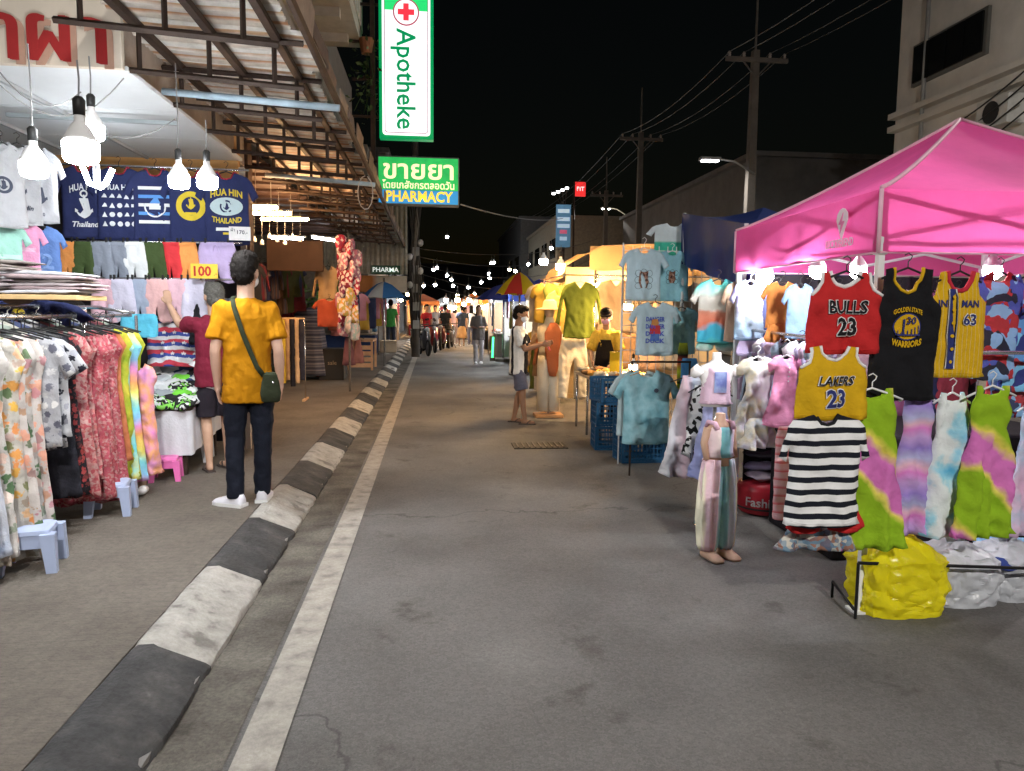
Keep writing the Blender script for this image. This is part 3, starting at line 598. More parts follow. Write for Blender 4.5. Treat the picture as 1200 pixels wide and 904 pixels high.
# white and coloured tees on the inner wall
for i, (px, py, Y, c_, lab, dark) in enumerate(((4,166,5.7,(.38,.39,.41),'white tee with a round dark print, first on the inner wall',1),(24,168,6.0,(.40,.41,.43),'white tee with a dark seahorse-like print on the inner wall',1),(46,172,6.4,(.45,.46,.49),'white tee with a dark anchor beside the navy anchor tee',1),(2,258,5.8,(.30,.55,.47),'mint green tee under the white tees',0),(24,258,6.1,(.75,.33,.52),'pink tee between the mint and blue tees',0),(50,264,6.5,(.12,.22,.5),'blue tee with faded numerals under the white anchor tee',0))):
    g = Garment('tee', .15, .60 if dark else .46, D=.016, fold=.007, k=20, seed=60+i); g.obj('t_shirt', cloth('wall%d' % i, c_), lab, 't-shirt', 'tees on the inner wall', at(px-4,py,Y), R(48))
    hanger(g.o, blackp, .1)
    ik = cloth('ink_dark', (.06,.07,.1))
    if i == 0: ringpoly(g, .04, .06, ik, 0, -.3); g.shape(poly_anchor(.04), ik, 0, -.3)
    if i == 1: g.shape([(x*.6, z) for x, z in poly_anchor(.11)], ik, .0, -.32); g.words('Hua Hin', .05, ik, 0, -.47, bold=.02, shear=.3)
    if i == 2: g.shape(poly_anchor(.09), ik, 0, -.38); g.words('2020', .04, ik, 0, -.53, bold=.02)
    if i == 3: g.shape(rect(.26,.03), cloth('mint_pale', (.45,.66,.6)), 0, -.26)
    if i == 4: g.shape(rect(.22,.03), cloth('pink_pale', (.8,.5,.65)), 0, -.22)
    if i == 5: g.words('72', .17, cloth('blue_pale', (.2,.32,.6)), 0, -.30, bold=.03)
# shelf with plastic packs
sh = thing('wooden_shelf', 'pale wooden shelf board stacked with plastic packs', 'shelf', (at(108,345,4.9).x-.66,4.9,at(40,345,4.9).z))
B().box((-.05,0,-.02), (1.42,.42,.03), bev=.004).obj('shelf_board', mat('pine', (.62,.42,.2), .6, var=.15), sh)
for x in (-.6,-.3): B().tube([(x,.2,-.3),(x,-.15,-.04)], .012, 6).obj('bracket', steel, sh)
rnd = random.Random(21)
pkm = [mat('pack%d' % i, c_, .18, var=.25, vs=9, bump=.8, bs=14, spec=.7, coat=.4) for i, c_ in enumerate(((.62,.55,.57),(.45,.35,.36),(.58,.58,.62),(.3,.26,.24)))]
pm_ = []
for s_ in range(4):
    b = B(); n = 12; rings = []
    for i in range(n+1):
        x = -.24+.48*i/n; hh = .013*(.35+min(1, min(i, n-i)/2)*.65); rings.append([(x, y, z*hh+.005*noise.noise(Vector((x*12,y*9,s_)))) for y, z in ((-.17,0),(-.13,1),(0,1.1),(.13,1),(.17,0),(.13,-1),(0,-1),(-.13,-1))])
    pm_.append(b.loft(rings).mesh('pack'))
GP = 'plastic packs stacked on the wooden shelf'; k = 0
for cx, n in ((-.42,8),(.05,9),(.4,6)):
    for j in range(n):
        o = obj('plastic_pack', pm_[rnd.randrange(4)].copy(), pkm[rnd.randrange(4)], None, True, sh.location+Vector((cx+rnd.uniform(-.05,.05), rnd.uniform(-.03,.03), .012+j*.0225)), (0,R(rnd.uniform(-2,2)),R(rnd.uniform(-7,7))))
        tag(o, 'flat shiny plastic pack of folded clothes on the wooden shelf', 'pack', GP); k += 1
g = Garment('tee', .34, .4, D=.03, fold=.012, k=16, seed=77); g.obj('t_shirt', navy, 'navy tee with a yellow badge under the plastic packs', 't-shirt', None, at(20,350,5.2)); g.shape([(x*(1+.08*math.sin(6*i)), z) for i, (x, z) in enumerate(disc(.038,18))], py_, .02, -.10, 'badge')
# the rolling rack of dresses along the pavement
RX = -2.36
rk = thing('garment_rack', 'metal garment rack crowded with long dresses beside the pavement', 'rack', (RX,4.6,.13))
B().tube([(0,-1.5,1.36),(0,1.5,1.36)], .014, 8).obj('top_rail', chrome, rk, True); B().tube([(-.22,-1.5,1.42),(-.22,1.5,1.42)], .014, 8).obj('top_rail', chrome, rk, True)
for y in (-1.5,-.5,.62,1.5): B().tube([(0.04,y,.26),(.04,y,1.36)], .012, 8).obj('post', chrome, rk, True)
for y in (-1.5,1.5): B().tube([(-.26,y,1.42),(.03,y,1.38)], .012, 8).obj('cross_bar', chrome, rk, True)
FL = lambda bg, sc_, cs: ('floral', sc_*1.15, ev(cs+cs[:1]), False, .07, bg)
dress = [
 ('pale blue striped', ('x', 26, [(0,(.42,.46,.58)),(.5,(.50,.52,.58)),(.75,(.34,.40,.55))], False, .02)),
 ('white and blue washed', ('noise', 5, [(.3,(.28,.36,.52)),(.5,(.48,.5,.56)),(.7,(.52,.53,.56))])),
 ('white floral with orange blossoms', FL((.50,.47,.42), 13, [(.7,.28,.10),(.12,.2,.1),(.66,.42,.4),(.70,.45,.08)])),
 ('cream with green leaf sprigs', FL((.52,.49,.46), 11, [(.09,.16,.08),(.68,.4,.3),(.74,.7,.66)])),
 ('white with peach flowers', FL((.53,.48,.45), 12, [(.72,.36,.26),(.55,.25,.3),(.1,.18,.09)])),
 ('grey floral', FL((.36,.36,.38), 18, [(.1,.1,.13),(.3,.3,.34),(.68,.66,.64)])),
 ('black and white leafy', FL((.45,.45,.47), 16, [(.02,.02,.03),(.02,.02,.03),(.4,.4,.45)])),
 ('black', ('noise', 8, [(.3,(.012,.012,.016)),(.7,(.03,.03,.04))])),
 ('black with red flecks', FL((.016,.014,.018), 26, [(.3,.05,.05),(.02,.02,.02)])),
 ('red paisley', ('cells', 70, ev([(.40,.07,.085),(.42,.11,.12),(.46,.26,.25),(.28,.045,.06),(.42,.09,.12)]), False, .08)),
 ('coral paisley', ('cells', 60, ev([(.42,.13,.12),(.46,.28,.26),(.36,.07,.085)]), False, .08)),
 ('plain rust', None),
 ('lime and yellow', ('noise', 6, [(.35,(.26,.38,.03)),(.6,(.48,.42,.05))])),
 ('rainbow tie-dyed', ('z', 2.3, [(0,(.2,.6,.66)),(.2,(.72,.64,.15)),(.42,(.75,.32,.12)),(.6,(.68,.25,.5)),(.8,(.25,.5,.75)),(1,(.2,.6,.66))], False, .25)),
 ('turquoise and yellow', ('noise', 4, [(.32,(.12,.52,.62)),(.5,(.32,.62,.55)),(.66,(.74,.66,.15))])),
]
GD = 'dresses on the pavement rack'
order = [(d, 3.60+.083*i, l_) for i, (d, l_) in enumerate(((0,1.12),(0,1.16),(1,1.05),(1,1.12),(2,1.2),(3,1.16),(2,1.22),(4,1.1),(3,1.15),(4,1.2),(5,.66),(6,.62),(6,.7),(7,1.02),(8,1.04),(10,1.06),(8,.95),(10,.98),(9,1.14),(9,1.18),(10,1.0),(9,1.1),(11,.95),(12,1.1),(14,1.12),(13,1.15),(12,1.05)))]
seen = set()
for i, (d, Y, L_) in enumerate(order):
    nm, pt = dress[d]; first = d not in seen; seen.add(d)
    g = Garment('maxi' if L_ > .8 else 'tee', (.20 if L_ > .8 else .19)+.014*(i % 4), L_, D=.022, fold=.015 if L_ > .8 else .011, k=38+5*(i % 4), seed=90+i, step=.038, flare=1.2)
    lab = nm+(' long dress' if L_ > .8 else ' short top')+(' hung on the pavement rack' if first else ' hung behind a matching one on the pavement rack')
    g.obj('dress' if L_ > .8 else 'top', cloth('dr%d' % d, (.42,.14,.06), pt), lab, 'dress' if L_ > .8 else 'top', GD, (RX+random.uniform(-.015,.02), Y, 1.40), R(random.uniform(4,34)))
    hanger(g.o, whitep if i in (0,1,2,3,5) else blackp, .19, .02, .09)
for i in range(22):
    o = thing('spare_hanger', 'clothes hanger packed on the inner rail of the pavement rack', 'hanger', (RX-.22, 3.5+i*.11, 1.50), R(random.uniform(-15,15)), 'hangers on the inner rail'); hanger(o, blackp if i % 3 else whitep, .17, 0, .05)
    g = Garment('tee', .19, .55+.2*random.random(), D=.02, fold=.008, seed=300+i, step=.09); m_ = cloth('inn%d' % (i % 6), [(.5,.5,.52),(.05,.05,.07),(.4,.14,.16),(.3,.35,.3),(.6,.58,.5),(.08,.1,.2)][i % 6])
    o2 = g.obj('top', m_, ['grey','black','dull red','sage','cream','dark blue'][i % 6]+' top packed on the inner rail of the rack', 'top', 'tops on the inner rail', (RX-.22, 3.52+i*.11, 1.47), R(random.uniform(-8,8)))
# plastic stools
def stool(loc, m, label, s=1., rz=0., name='plastic_stool'):
    o = thing(name, label, 'stool', loc, rz, None); o.scale = (s,s,s)
    b = B(); b.loft([rr(.27,.27,.05,0,0), rr(.25,.25,.05,0,0)], True) if False else None
    b.loft([[(x,y,.245) for x, y in rr(.285,.285,.05,0,0)], [(x,y,.27) for x, y in rr(.275,.275,.05,0,0)], [(x,y,.28) for x, y in rr(.24,.24,.05,0,0)]]); b.obj('seat', m, o, 'auto')
    for sx in (-1,1):
        for sy in (-1,1):
            b = B(); b.loft([[(sx*(.15-.02*t)+dx*(.03+.012*t), sy*(.15-.02*t)+dy*(.03+.012*t), .25*t) for dx, dy in ((-1,-1),(1,-1),(1,1),(-1,1))] for t in (0,1)]); b.obj('leg', m, o)
    for sx in (-1,1):
        b = B(); b.box((sx*.125,0,.20), (.012,.2,.09)); b.box((0,sx*.125,.20), (.2,.012,.09)); b.obj('apron', m, o)
    return o
lb = mat('stool_blue', (.40,.47,.66), .35, var=.05); pk = mat('stool_pink', (.72,.16,.42), .35, var=.05)
p = at_z(30,672,.13); stool((p.x-.02,p.y+.1,.13), lb, 'pale blue plastic stool under the white floral dresses', .84, R(14))
p = at_z(135,605,.13); stool((p.x-.06,p.y+.1,.13), lb, 'pale blue plastic stool under the red paisley dresses', .8, R(10))
p = at_z(190,565,.13); stool((p.x,p.y+.1,.13), pk, 'pink plastic stool beside the white table skirt', .68, R(12))
p = at_z(238,540,.13); stool((p.x-.1,p.y+.05,.13), whitep, 'white plastic stool under the folded clothes table', .9, R(8))
# table of folded clothes
tb = thing('clothes_table', 'sloping display table heaped with clothes over a white skirt', 'table', (-2.62,6.9,.13))
B().box((0,.05,.64), (1.1,1.0,.04), Euler((R(14),0,0)).to_matrix()).obj('table_top', mat('table_wood', (.3,.22,.15), .7), tb)
for x in (-.5,.5):
    for y in (-.4,.45): B().box((x,y,.3), (.04,.04,.6)).obj('leg', steel, tb)
b = B(); rows = []
for j in range(6): rows.append([(-.56+1.14*i/40, -.48-.012*math.sin(i*1.1+j*.2)*(1-j/5), .18+.38*j/5) for i in range(41)]+[(.58+.01*math.sin(i*1.4), -.47+.9*i/20, .18+.38*j/5+.01*i/2) for i in range(1,21)])
b.loft(rows, closed=False).obj('table_skirt', cloth('skirt_white', (.62,.62,.66)), tb, True)
rnd = random.Random(31); cols_ = [('white',(.7,.72,.74)),('black',(.02,.02,.022)),('neon green',(.18,.62,.06)),('grey',(.3,.33,.36)),('white',(.7,.72,.74)),('teal',(.1,.4,.42)),('pale grey',(.5,.54,.58)),('black and white',None),('red',(.5,.05,.07)),('navy',(.04,.06,.16))]
bw = ('cells', 28, ev([(.02,.02,.022),(.7,.72,.72),(.02,.02,.022),(.22,.6,.1)]), True, .06)
def crumple(seed, w=.17, d=.14, h=.035):
    b = B(); n = 16; rings = []
    for j in range(9):
        a = -PI/2+PI*j/8; rings.append([( (w*math.cos(a)+.002)*math.copysign(abs(math.cos(t))**.6, math.cos(t)), (d*math.cos(a)+.002)*math.copysign(abs(math.sin(t))**.6, math.sin(t)), h*math.sin(a)) for t in [2*PI*k_/n for k_ in range(n)]])
    b.loft(rings)
    for v in b.bm.verts: v.co += Vector((noise.noise(v.co*9+Vector((seed,0,0))), noise.noise(v.co*9+Vector((0,seed,0))), noise.noise(v.co*13+Vector((0,0,seed)))*1.2))*.022
    return b.mesh('folded')
crm = [crumple(i*3.7) for i in range(6)]
for j in range(8):
    for i in range(9):
        cn, cc = cols_[rnd.randrange(10)] if j > 3 else cols_[[7,1,2,7,0,7,3][(i*3+j) % 7]]
        if 2 < j < 5 and rnd.random() < .5: cn, cc = cols_[0]
        y = -.44+.125*j; z = .69+y*.25
        o = obj('folded_garment', crm[rnd.randrange(6)].copy(), cloth('fold_'+cn.replace(' ','_'), cc or (.5,.5,.5), bw if cc is None else None), None, True, tb.location+Vector((-.48+.122*i+rnd.uniform(-.03,.03), y+rnd.uniform(-.02,.02), z+rnd.uniform(0,.04))), (R(14+rnd.uniform(-8,8)),R(rnd.uniform(-8,8)),R(rnd.uniform(-40,40))))
        tag(o, cn+' crumpled garment heaped on the sloping display table', 'garment', 'garments heaped on the table'); o.scale = (.62,.66,1.15)
flag = ('z', 9, [(0,(.7,.72,.76)),(.34,(.05,.08,.32)),(.67,(.55,.06,.09))], True, .10)
g = Garment('bag', .26, .42, D=.02, fold=.02, k=18, seed=5); g.obj('striped_cloth', cloth('flag', pat=flag), 'red white and blue striped cloth hung above the heaped clothes', 'cloth', None, at(207,378,7.2), R(-5), tilt=R(-14))
b = B()
for r_ in range(6):
    for c_ in range(7):
        if (r_+c_) % 2 == 0:
            x, z = -.1+.05*c_, -.1-.05*r_; P = [((.021 if k_ % 2 == 0 else .009)*math.sin(k_*PI/5)+x, (.021 if k_ % 2 == 0 else .009)*math.cos(k_*PI/5)+z) for k_ in range(10)]
            b.bm.faces.new([b.bm.verts.new((u, 0, v_)) for u, v_ in P])
bmesh.ops.triangulate(b.bm, faces=b.bm.faces); tag(g.onto(b.mesh(), pw, 0, 0, 'stars', .006), kind='stuff')
g = Garment('bag', .15, .2, D=.03, fold=.01, seed=6); g.obj('folded_cloth', cloth('aqua', (.10,.45,.62)), 'bright aqua folded cloth beside the striped cloth', 'cloth', None, at(163,368,6.6), R(8))
for i, (px, py, c_, lab) in enumerate(((240,352,(.02,.02,.024),'black garment bundle beside the reaching shopper'),(262,350,(.13,.15,.19),'dark grey garment hung behind the reaching shopper'),(250,385,(.28,.3,.33),'grey pocketed garment below the black bundle'),(274,372,(.05,.05,.06),'charcoal garment next to the shopper in maroon'))):
    g = Garment('bag', .13, .42, D=.05, fold=.03, k=14, seed=150+i); g.obj('hung_garment', cloth('bun%d' % i, c_), lab, 'garment', 'dark garments by the shopper', at(px,py,7.15-.04*i), R(-10+9*i), tilt=R(-8))
g = Garment('tee', .2, .42, D=.03, fold=.012, seed=160); g.obj('t_shirt', cloth('flag2', pat=('z', 7, [(0,(.7,.7,.72)),(.5,(.55,.06,.1))], True, .05)), 'red and white striped tee lying by the maroon shopper', 't-shirt', None, at(262,412,6.9), R(10), tilt=R(-40))
# child mannequin in rainbow dress at the end of the rack
mq = thing('dress_mannequin', 'small mannequin in a pink and rainbow dress at the rack end', 'mannequin', (at_z(158,578,.13).x, 5.85, .13))
skin_m = mat('mannequin_skin', (.62,.45,.33), .4, var=.04)
B().lathe([(.05,.96),(.055,1.02),(.07,1.06),(.075,1.16),(.06,1.22),(.01,1.25)], 14).obj('head', skin_m, mq, True)
for s_ in (-1,1):
    B().tube([(s_*.06,0,.5),(s_*.06,0,.06)], [.05,.03], 10).obj('leg', skin_m, mq, True); B().ell((s_*.06+.02,-.05,.035), (.035,.09,.035)).obj('shoe', whitep, mq, True)
g = Garment('maxi', .17, .85, D=.07, fold=.02, k=40, seed=170); g.obj('dress', cloth('dr_pinkrain', pat=('noise', 4, [(.3,(.65,.22,.55)),(.45,(.75,.35,.15)),(.55,(.7,.3,.55)),(.68,(.4,.25,.66))])), parent=mq, loc=(.04,0,1.0))
# ---------------------------------------------------------------- the next bay
st = thing('striped_stand', 'display stand draped with grey and navy striped cloth', 'stand', at_z(352,446,.13)); st.location.y += .35
b = B(); rings = []
for j in range(9):
    t = j/8; w_ = .36+.16*t; n = 48
    rings.append([((w_+.02*t*math.sin(7*a))*math.copysign(abs(math.cos(a))**.4, math.cos(a)), (.32+.1*t+.02*t*math.sin(9*a))*math.copysign(abs(math.sin(a))**.4, math.sin(a)), 1.46-1.36*t) for a in [2*PI*i/n for i in range(n)]])
b.loft(rings).obj('drape', cloth('navy_stripes', pat=('z', 7.5, [(0,(.045,.05,.085)),(.28,(.16,.165,.21)),(.42,(.05,.055,.1)),(.6,(.23,.23,.27)),(.8,(.07,.075,.12)),(1,(.045,.05,.085))], False, .02)), st, True)
for i, px in enumerate((326,349)):
    o = thing('red_bucket', 'red paper bucket with a white round mark, %s' % ('behind the shopper in yellow' if i == 0 else 'by the green plant'), 'bucket', at(px,366,st.location.y-.1), 0, 'red buckets on the striped stand'); o.location.z = st.location.z+1.46
    B().lathe([(.10,0),(.145,.22),(.148,.23),(.13,.225)], 18).obj('bucket_wall', mat('bucket_red', (.42,.03,.05), .6), o, True); b = B(); b.prism(disc(.05,16), .008, 'y', -.133); b.obj('mark', mat('mark_pink', (.6,.25,.26), .6), o).location = (0,.01,.12)
    B().lathe([(.15,.22),(.153,.26),(.14,.262)], 18).obj('rim', mat('rim_pale', (.55,.5,.45), .6), o, True)
pl2 = thing('green_plant', 'leafy green plant behind the red buckets', 'plant', (st.location.x+.3, st.location.y+.5, .13)); b = B(); rnd = random.Random(8)
B().lathe([(.12,0),(.16,.35)], 12).obj('pot', mat('clay', (.3,.13,.07), .8), pl2); B().tube([(0,0,.3),(0,.02,1.6)], .02, 6).obj('stem', steel, pl2)
for i in range(160):
    p = Vector((rnd.gauss(0,.22), rnd.gauss(0,.15), 1.55+rnd.gauss(0,.16))); d = Vector((rnd.gauss(0,1),rnd.gauss(0,1),rnd.gauss(0,.7))).normalized()*.14; n = d.cross(Vector((rnd.gauss(0,1),rnd.gauss(0,1),1))).normalized()*.025; b.quad(p, p+d*.5+n, p+d, p+d*.5-n)
b.obj('foliage', mat('leaf_green', (.07,.16,.03), .6, var=.4), pl2)
pr = thing('trouser_rack', 'low rack with tan and dark trousers hung in a row', 'rack', at_z(340,470,.13)); pr.location.y += .1
B().tube([(-.22,0,1.28),(.22,0,1.28)], .014, 8).obj('rail', mat('wood_rail', (.6,.4,.22), .5), pr, True)
for x in (-.22,.22): B().tube([(x,0,.03),(x,0,1.28)], .012, 8).obj('post', chrome, pr, True); B().box((x,0,.015), (.04,.4,.03)).obj('foot', MATS['wood_rail'], pr)
for i, (c_, nm) in enumerate((((.62,.42,.24),'tan'),((.68,.48,.06),'mustard'),((.56,.36,.2),'brown tan'),((.025,.025,.035),'black'),((.66,.46,.28),'pale tan'),((.04,.04,.06),'dark navy'))):
    g = Garment('bag', .035+.008*(i % 2), 1.05-.05*(i % 3), D=.03, fold=.01, k=60, seed=180+i, step=.035); g.obj('trousers', cloth('tr%d' % i, c_), nm+' trousers folded over the low rack rail', 'trousers', 'trousers on the low rack', pr.location+Vector((-.18+.072*i, -.02, 1.27)))
db = at(346,300,13.2); tag(B().box((0,0,0), (.95,.05,.52), bev=.008).obj('notice_board', mat('brown_board', (.045,.022,.014), .7, var=.2), None, False, db), 'dark brown board hung in the unlit bay', 'board')
for i in range(7):
    o = bulb_at(298+i*9, 282+4*math.sin(i*2.1), 11.2+.25*i, 'unlit white bulb on a cord in the dark bay', kind='off', power=0, r=.032, drop=.35, group='unlit bulbs in the dark bay')
o = thing('strip_light', 'white strip light far inside the shop row beside the hanging clothes', 'lamp', at(386,281,16.5), R(60), 'white strip lights in the shop row'); B().tube([(-.55,0,0),(.55,0,0)], .028, 8).obj('tube', mat('strip_white', (.9,.9,.9), .4, emit=45, ec=LED, var=0), o, True); B().box((0,0,.04), (1.2,.05,.03)).obj('fitting', MATS['white_metal'], o)
o = thing('strip_light', 'white strip light seen above the dark brown board', 'lamp', at(336,279,14.5), R(10), 'white strip lights in the shop row'); B().tube([(-.3,0,0),(.3,0,0)], .028, 8).obj('tube', MATS['strip_white'], o, True); B().box((0,0,.04), (.7,.05,.03)).obj('fitting', MATS['white_metal'], o)
# hanging clothes and bags further along
rnd = random.Random(41)
spec = [(384,312,13.6,.2,.75,(.45,.3,.16),'tan shirt hung high beside the dark bay','long'),(390,318,14.2,.16,.7,(.05,.12,.03),'dark green scarf hung beside the tan shirt','bag'),(386,350,13.4,.22,.5,(.5,.1,.05),'orange red blouse on the shop row','tee'),(396,350,14.2,.2,.6,(.2,.07,.06),'maroon blouse below the green scarf','tee'),(408,392,13.2,.12,.55,(.16,.07,.08),'dusky maroon skirt hung low at the shop front','skirt'),(419,394,13.7,.12,.5,(.2,.09,.09),'brownish maroon skirt at the road end of its pair','skirt')]
for i, (px, py, Y, w_, h_, c_, lab, kd) in enumerate(spec):
    g = Garment(kd, w_, h_, D=.05, fold=.02, k=24, seed=200+i, step=.06); g.obj('hung_garment', cloth('row%d' % i, c_), lab, 'garment', 'clothes hung along the shop row', at(px,py,Y), R(20)); hanger(g.o, blackp, .12)
rc = thing('bag_column', 'tall column of red and pink patterned bags hung on a pole', 'bags', at(409,420,13.0)); rc.location.z = .13
B().tube([(0,.1,0),(0,.1,2.75)], .02, 8).obj('pole', chrome, rc, True)
for i in range(26):
    z = 1.05+1.55*i/26; a = i*2.4; c_ = [(.5,.04,.08),(.6,.2,.28),(.35,.03,.06),(.66,.5,.48),(.25,.05,.12),(.7,.35,.1)][rnd.randrange(6)]
    g = obj('bag', crm[i % 6].copy(), cloth('colbag%d_%d' % (i % 6, int(c_[0]*100)), c_, ('cells', 22, ev([c_, (c_[0]*.6,c_[1],c_[2]), (.7,.6,.6)]), True, .05)), rc, True); g.location = (.11*math.cos(a), .11*math.sin(a), z); g.rotation_euler = (R(90),0,R(rnd.uniform(0,180))); g.scale = (.75,1.1,1.4)
bx = tag(B().box((0,0,.32), (.5,.5,.64), bev=.01).obj('black_crate', mat('black_board', (.02,.018,.016), .6), None, False, at_z(388,446,.13)+Vector((0,.3,0))), 'black painted box on the pavement beside the striped stand', 'box')
text('sale', .12, mat('chalk', (.3,.22,.14), .8), bx, (.02,-.256,.35))
wt = thing('goods_table', 'wooden crate table on the pavement under the blue umbrella', 'table', at_z(425,432,.13)); B().box((0,0,.7), (.6,1.2,.05)).obj('table_top', mat('crate_wood', (.55,.33,.2), .7, var=.2), wt)
for k in range(4): B().box((0,-.58,.12+.14*k), (.6,.03,.1)).obj('slat', MATS['crate_wood'], wt)
for x in (-.27,.27): B().box((x,-.55,.35), (.05,.05,.7)).obj('leg', MATS['crate_wood'], wt); B().box((x,.55,.35), (.05,.05,.7)).obj('leg', MATS['crate_wood'], wt)
# corrugated wall, small pharmacy sign
cw = thing('corrugated_wall', 'pale ribbed metal wall above the small pharmacy sign', 'wall', (-2.2,21.5,2.4)); a, c = at(425,250,21.5), at(478,322,21.5)
for k in range(6):
    b = B(cw.location); n = 12; x0 = a.x-1.2+(c.x-a.x+1.2)*k/6; wd = (c.x-a.x+1.2)/6-.01; b.loft([[(x0+wd*i/n, 21.5+.03*(1 if i % 4 < 2 else -1), z) for i in range(n+1)] for z in (c.z, a.z+.4)], closed=False).obj('wall_sheet', mat('ribbed_metal', (.42,.40,.33), .6, .2, var=.25), cw)
ps = thing('small_pharmacy_sign', 'small dark green sign with white PHARMA letters', 'sign', at(452,316.5,20.5)); B().box((0,.05,0), (.78,.06,.24)).obj('board', mat('dark_green', (.02,.09,.05), .5), ps); text('PHARMA', .17, mat('white_letter', (.8,.9,.85), .5, emit=.5), ps, (0,.012,0), bold=.02, width=.7)
bd = at(445,333,21); tag(B().box((0,0,0), (1.5,.06,.45)).obj('shop_banner', mat('banner_cream', (.55,.5,.42), .7, pat=('x', .6, [(0,(.6,.58,.52)),(.5,(.6,.58,.52)),(.55,(.6,.25,.08)),(.9,(.5,.2,.06)),(1,(.6,.58,.52))], False, .1)), None, False, bd), 'cream and orange shop banner below the small pharmacy sign', 'banner')
# ================================================================ RIGHT: the pink tent
FLc, BLc = Vector((2.205,3.52,0)), Vector((2.29,5.5,0)); FRc, BRc = Vector((4.3,3.45,0)), Vector((4.35,5.5,0))
ZE, ZV = 2.175, 1.865
pkx = at(1125,141,4.52)
pt = thing('market_tent', 'bright pink pop-up tent over the childrens clothes stall', 'tent', (2.25,3.52,0)); O = pt.location
pink = mat('pink_fabric', (.80,.125,.37), .75, var=.07, vs=3, trans=.5, spec=.2, bump=.25, bs=9)
crn = [FLc, FRc, BRc, BLc]
def roof_pt(a, b, u, v):
    e = a.lerp(b, u); e = Vector((e.x, e.y, ZE)); d = Vector((pkx.x, pkx.y, 0))-Vector((e.x, e.y, 0))
    q = Vector((e.x, e.y, 0))+d*v; s_ = v**1.18*.93+.07*v; z = ZE+(pkx.z-ZE)*s_ + .028*math.sin(PI*v)*math.sin(PI*u)*-1
    return Vector((q.x, q.y, z))
for i in range(4):
    a, b_ = crn[i], crn[(i+1) % 4]; n = 12
    B(O).loft([[roof_pt(a, b_, u/n, v/n*.985) for u in range(n+1)] for v in range(n+1)], closed=False).obj('roof_panel', pink, pt, True)
    rows = []
    for j in range(7):
        t = j/6; rows.append([(lambda e, k_: Vector((e.x, e.y, ZE+(ZV-ZE)*t)) + Vector((0,0,0)) + (Vector((b_.y-a.y, a.x-b_.x, 0)).normalized()*.012*math.sin(k_*1.3)*t))(a.lerp(b_, u/20), u) for u in range(21)])
    B(O).loft(rows, closed=False).obj('valance', pink, pt, True)
    B(O).tube([roof_pt(a, b_, 0, v/14) + Vector((0,0,.006)) for v in range(15)], .012, 6).obj('hip_seam', mat('pink_piping', (.75,.45,.55), .6), pt, True)
    B(O).tube([(a.x,a.y,ZE),(a.x,a.y,ZV)], .012, 6).obj('corner_seam', MATS['pink_piping'], pt, True)
    B(O).tube([(a.x,a.y,ZV),(b_.x,b_.y,ZV)], .006, 6).obj('hem', MATS['pink_piping'], pt, True)
wm = mat('white_post', (.72,.72,.72), .4, var=.06)
cen = sum(crn, Vector())/4
for a in crn:
    q = a.lerp(cen, .025); top = Vector((q.x, q.y, 2.12)); ft = Vector((q.x,q.y,0))
    B(O).box((q.x,q.y,1.07), (.034,.034,2.14), bev=.003).obj('post', wm, pt); B(O).box((q.x,q.y,.006), (.1,.1,.012)).obj('foot_plate', wm, pt); B(O).box((q.x,q.y,1.9), (.055,.055,.09), bev=.006).obj('joint', mat('joint_white', (.65,.65,.65), .5), pt)
for i in range(4):
    a, b_ = crn[i].lerp(cen,.03), crn[(i+1) % 4].lerp(cen,.03)
    for k in range(2):
        p, q = a.lerp(b_, k/2), a.lerp(b_, (k+1)/2)
        for z0, z1 in ((1.93,2.13),(2.13,1.93)): B(O).tube([(p.x,p.y,z0),(q.x,q.y,z1)], .012, 6).obj('scissor_bar', wm, pt)
side = (BLc-FLc).normalized(); p = at_x(993,292,2.21)
lm = mat('logo_white', (.85,.72,.78), .6)
sxr = R(-90)-math.atan2(-(BLc.x-FLc.x), (BLc.y-FLc.y))*-1*0
lg = text('LUCKYFRIEND', .062, lm, pt, (0,0,0), bold=.012, width=.27); lp = at_x(990,286,2.222)-O; lg.location = (lp.x-.034, lp.y, lp.z); lg.rotation_euler = (0,0,R(-90))
b = B(); P = [(0,-.085),(.055,.02),(.05,.055),(.025,.078),(0,.085),(-.025,.078),(-.05,.055),(-.055,.02)]; b.prism(P, .004, 'y'); e = b.obj('emblem', lm, pt); q = at_x(993,263,2.222)-O; e.location = (q.x-.03, q.y, q.z); e.rotation_euler = (0,0,R(-90))
b = B(); b.prism([(.012,.06),(-.028,-.002),(-.004,-.002),(-.012,-.05),(.026,.014),(.004,.014)], .004, 'y', -.004); e2 = b.obj('bolt', mat('bolt_pink', (.75,.2,.42), .6), e)
GB = 'bulbs in the pink tent'
bulb_at(896,324,5.15,'round white bulb at the far road side corner of the pink tent', r=.062, power=215, drop=.12, group=GB, globe=True)
bulb_at(958,318,4.35,'white bulb behind the red jersey', r=.05, power=215, drop=.12, group=GB, globe=True)
bulb_at(1006,318,4.25,'white bulb between the red and black jerseys', r=.05, power=215, drop=.12, group=GB, globe=True)
bulb_at(1163,318,3.85,'white bulb behind the yellow buttoned jersey', r=.05, power=215, drop=.12, group=GB, globe=True)
# rails
rail('clothes_rail', [(2.25,3.575,1.90),(4.25,3.52,1.90)], .011, 'metal rail of the sports jerseys on the pink tent')
rail('clothes_rail', [(2.24,3.6,1.87),(2.33,5.6,1.93)], .011, 'metal rail along the road side of the pink tent')
rail('clothes_rail', [(2.2,3.64,1.36),(4.1,3.64,1.36)], .011, 'metal rail carrying the tie-dyed dresses')
rail('clothes_rail', [(2.34,4.0,1.40),(2.36,5.6,1.44)], .011, 'metal rail carrying the pastel girls dresses')
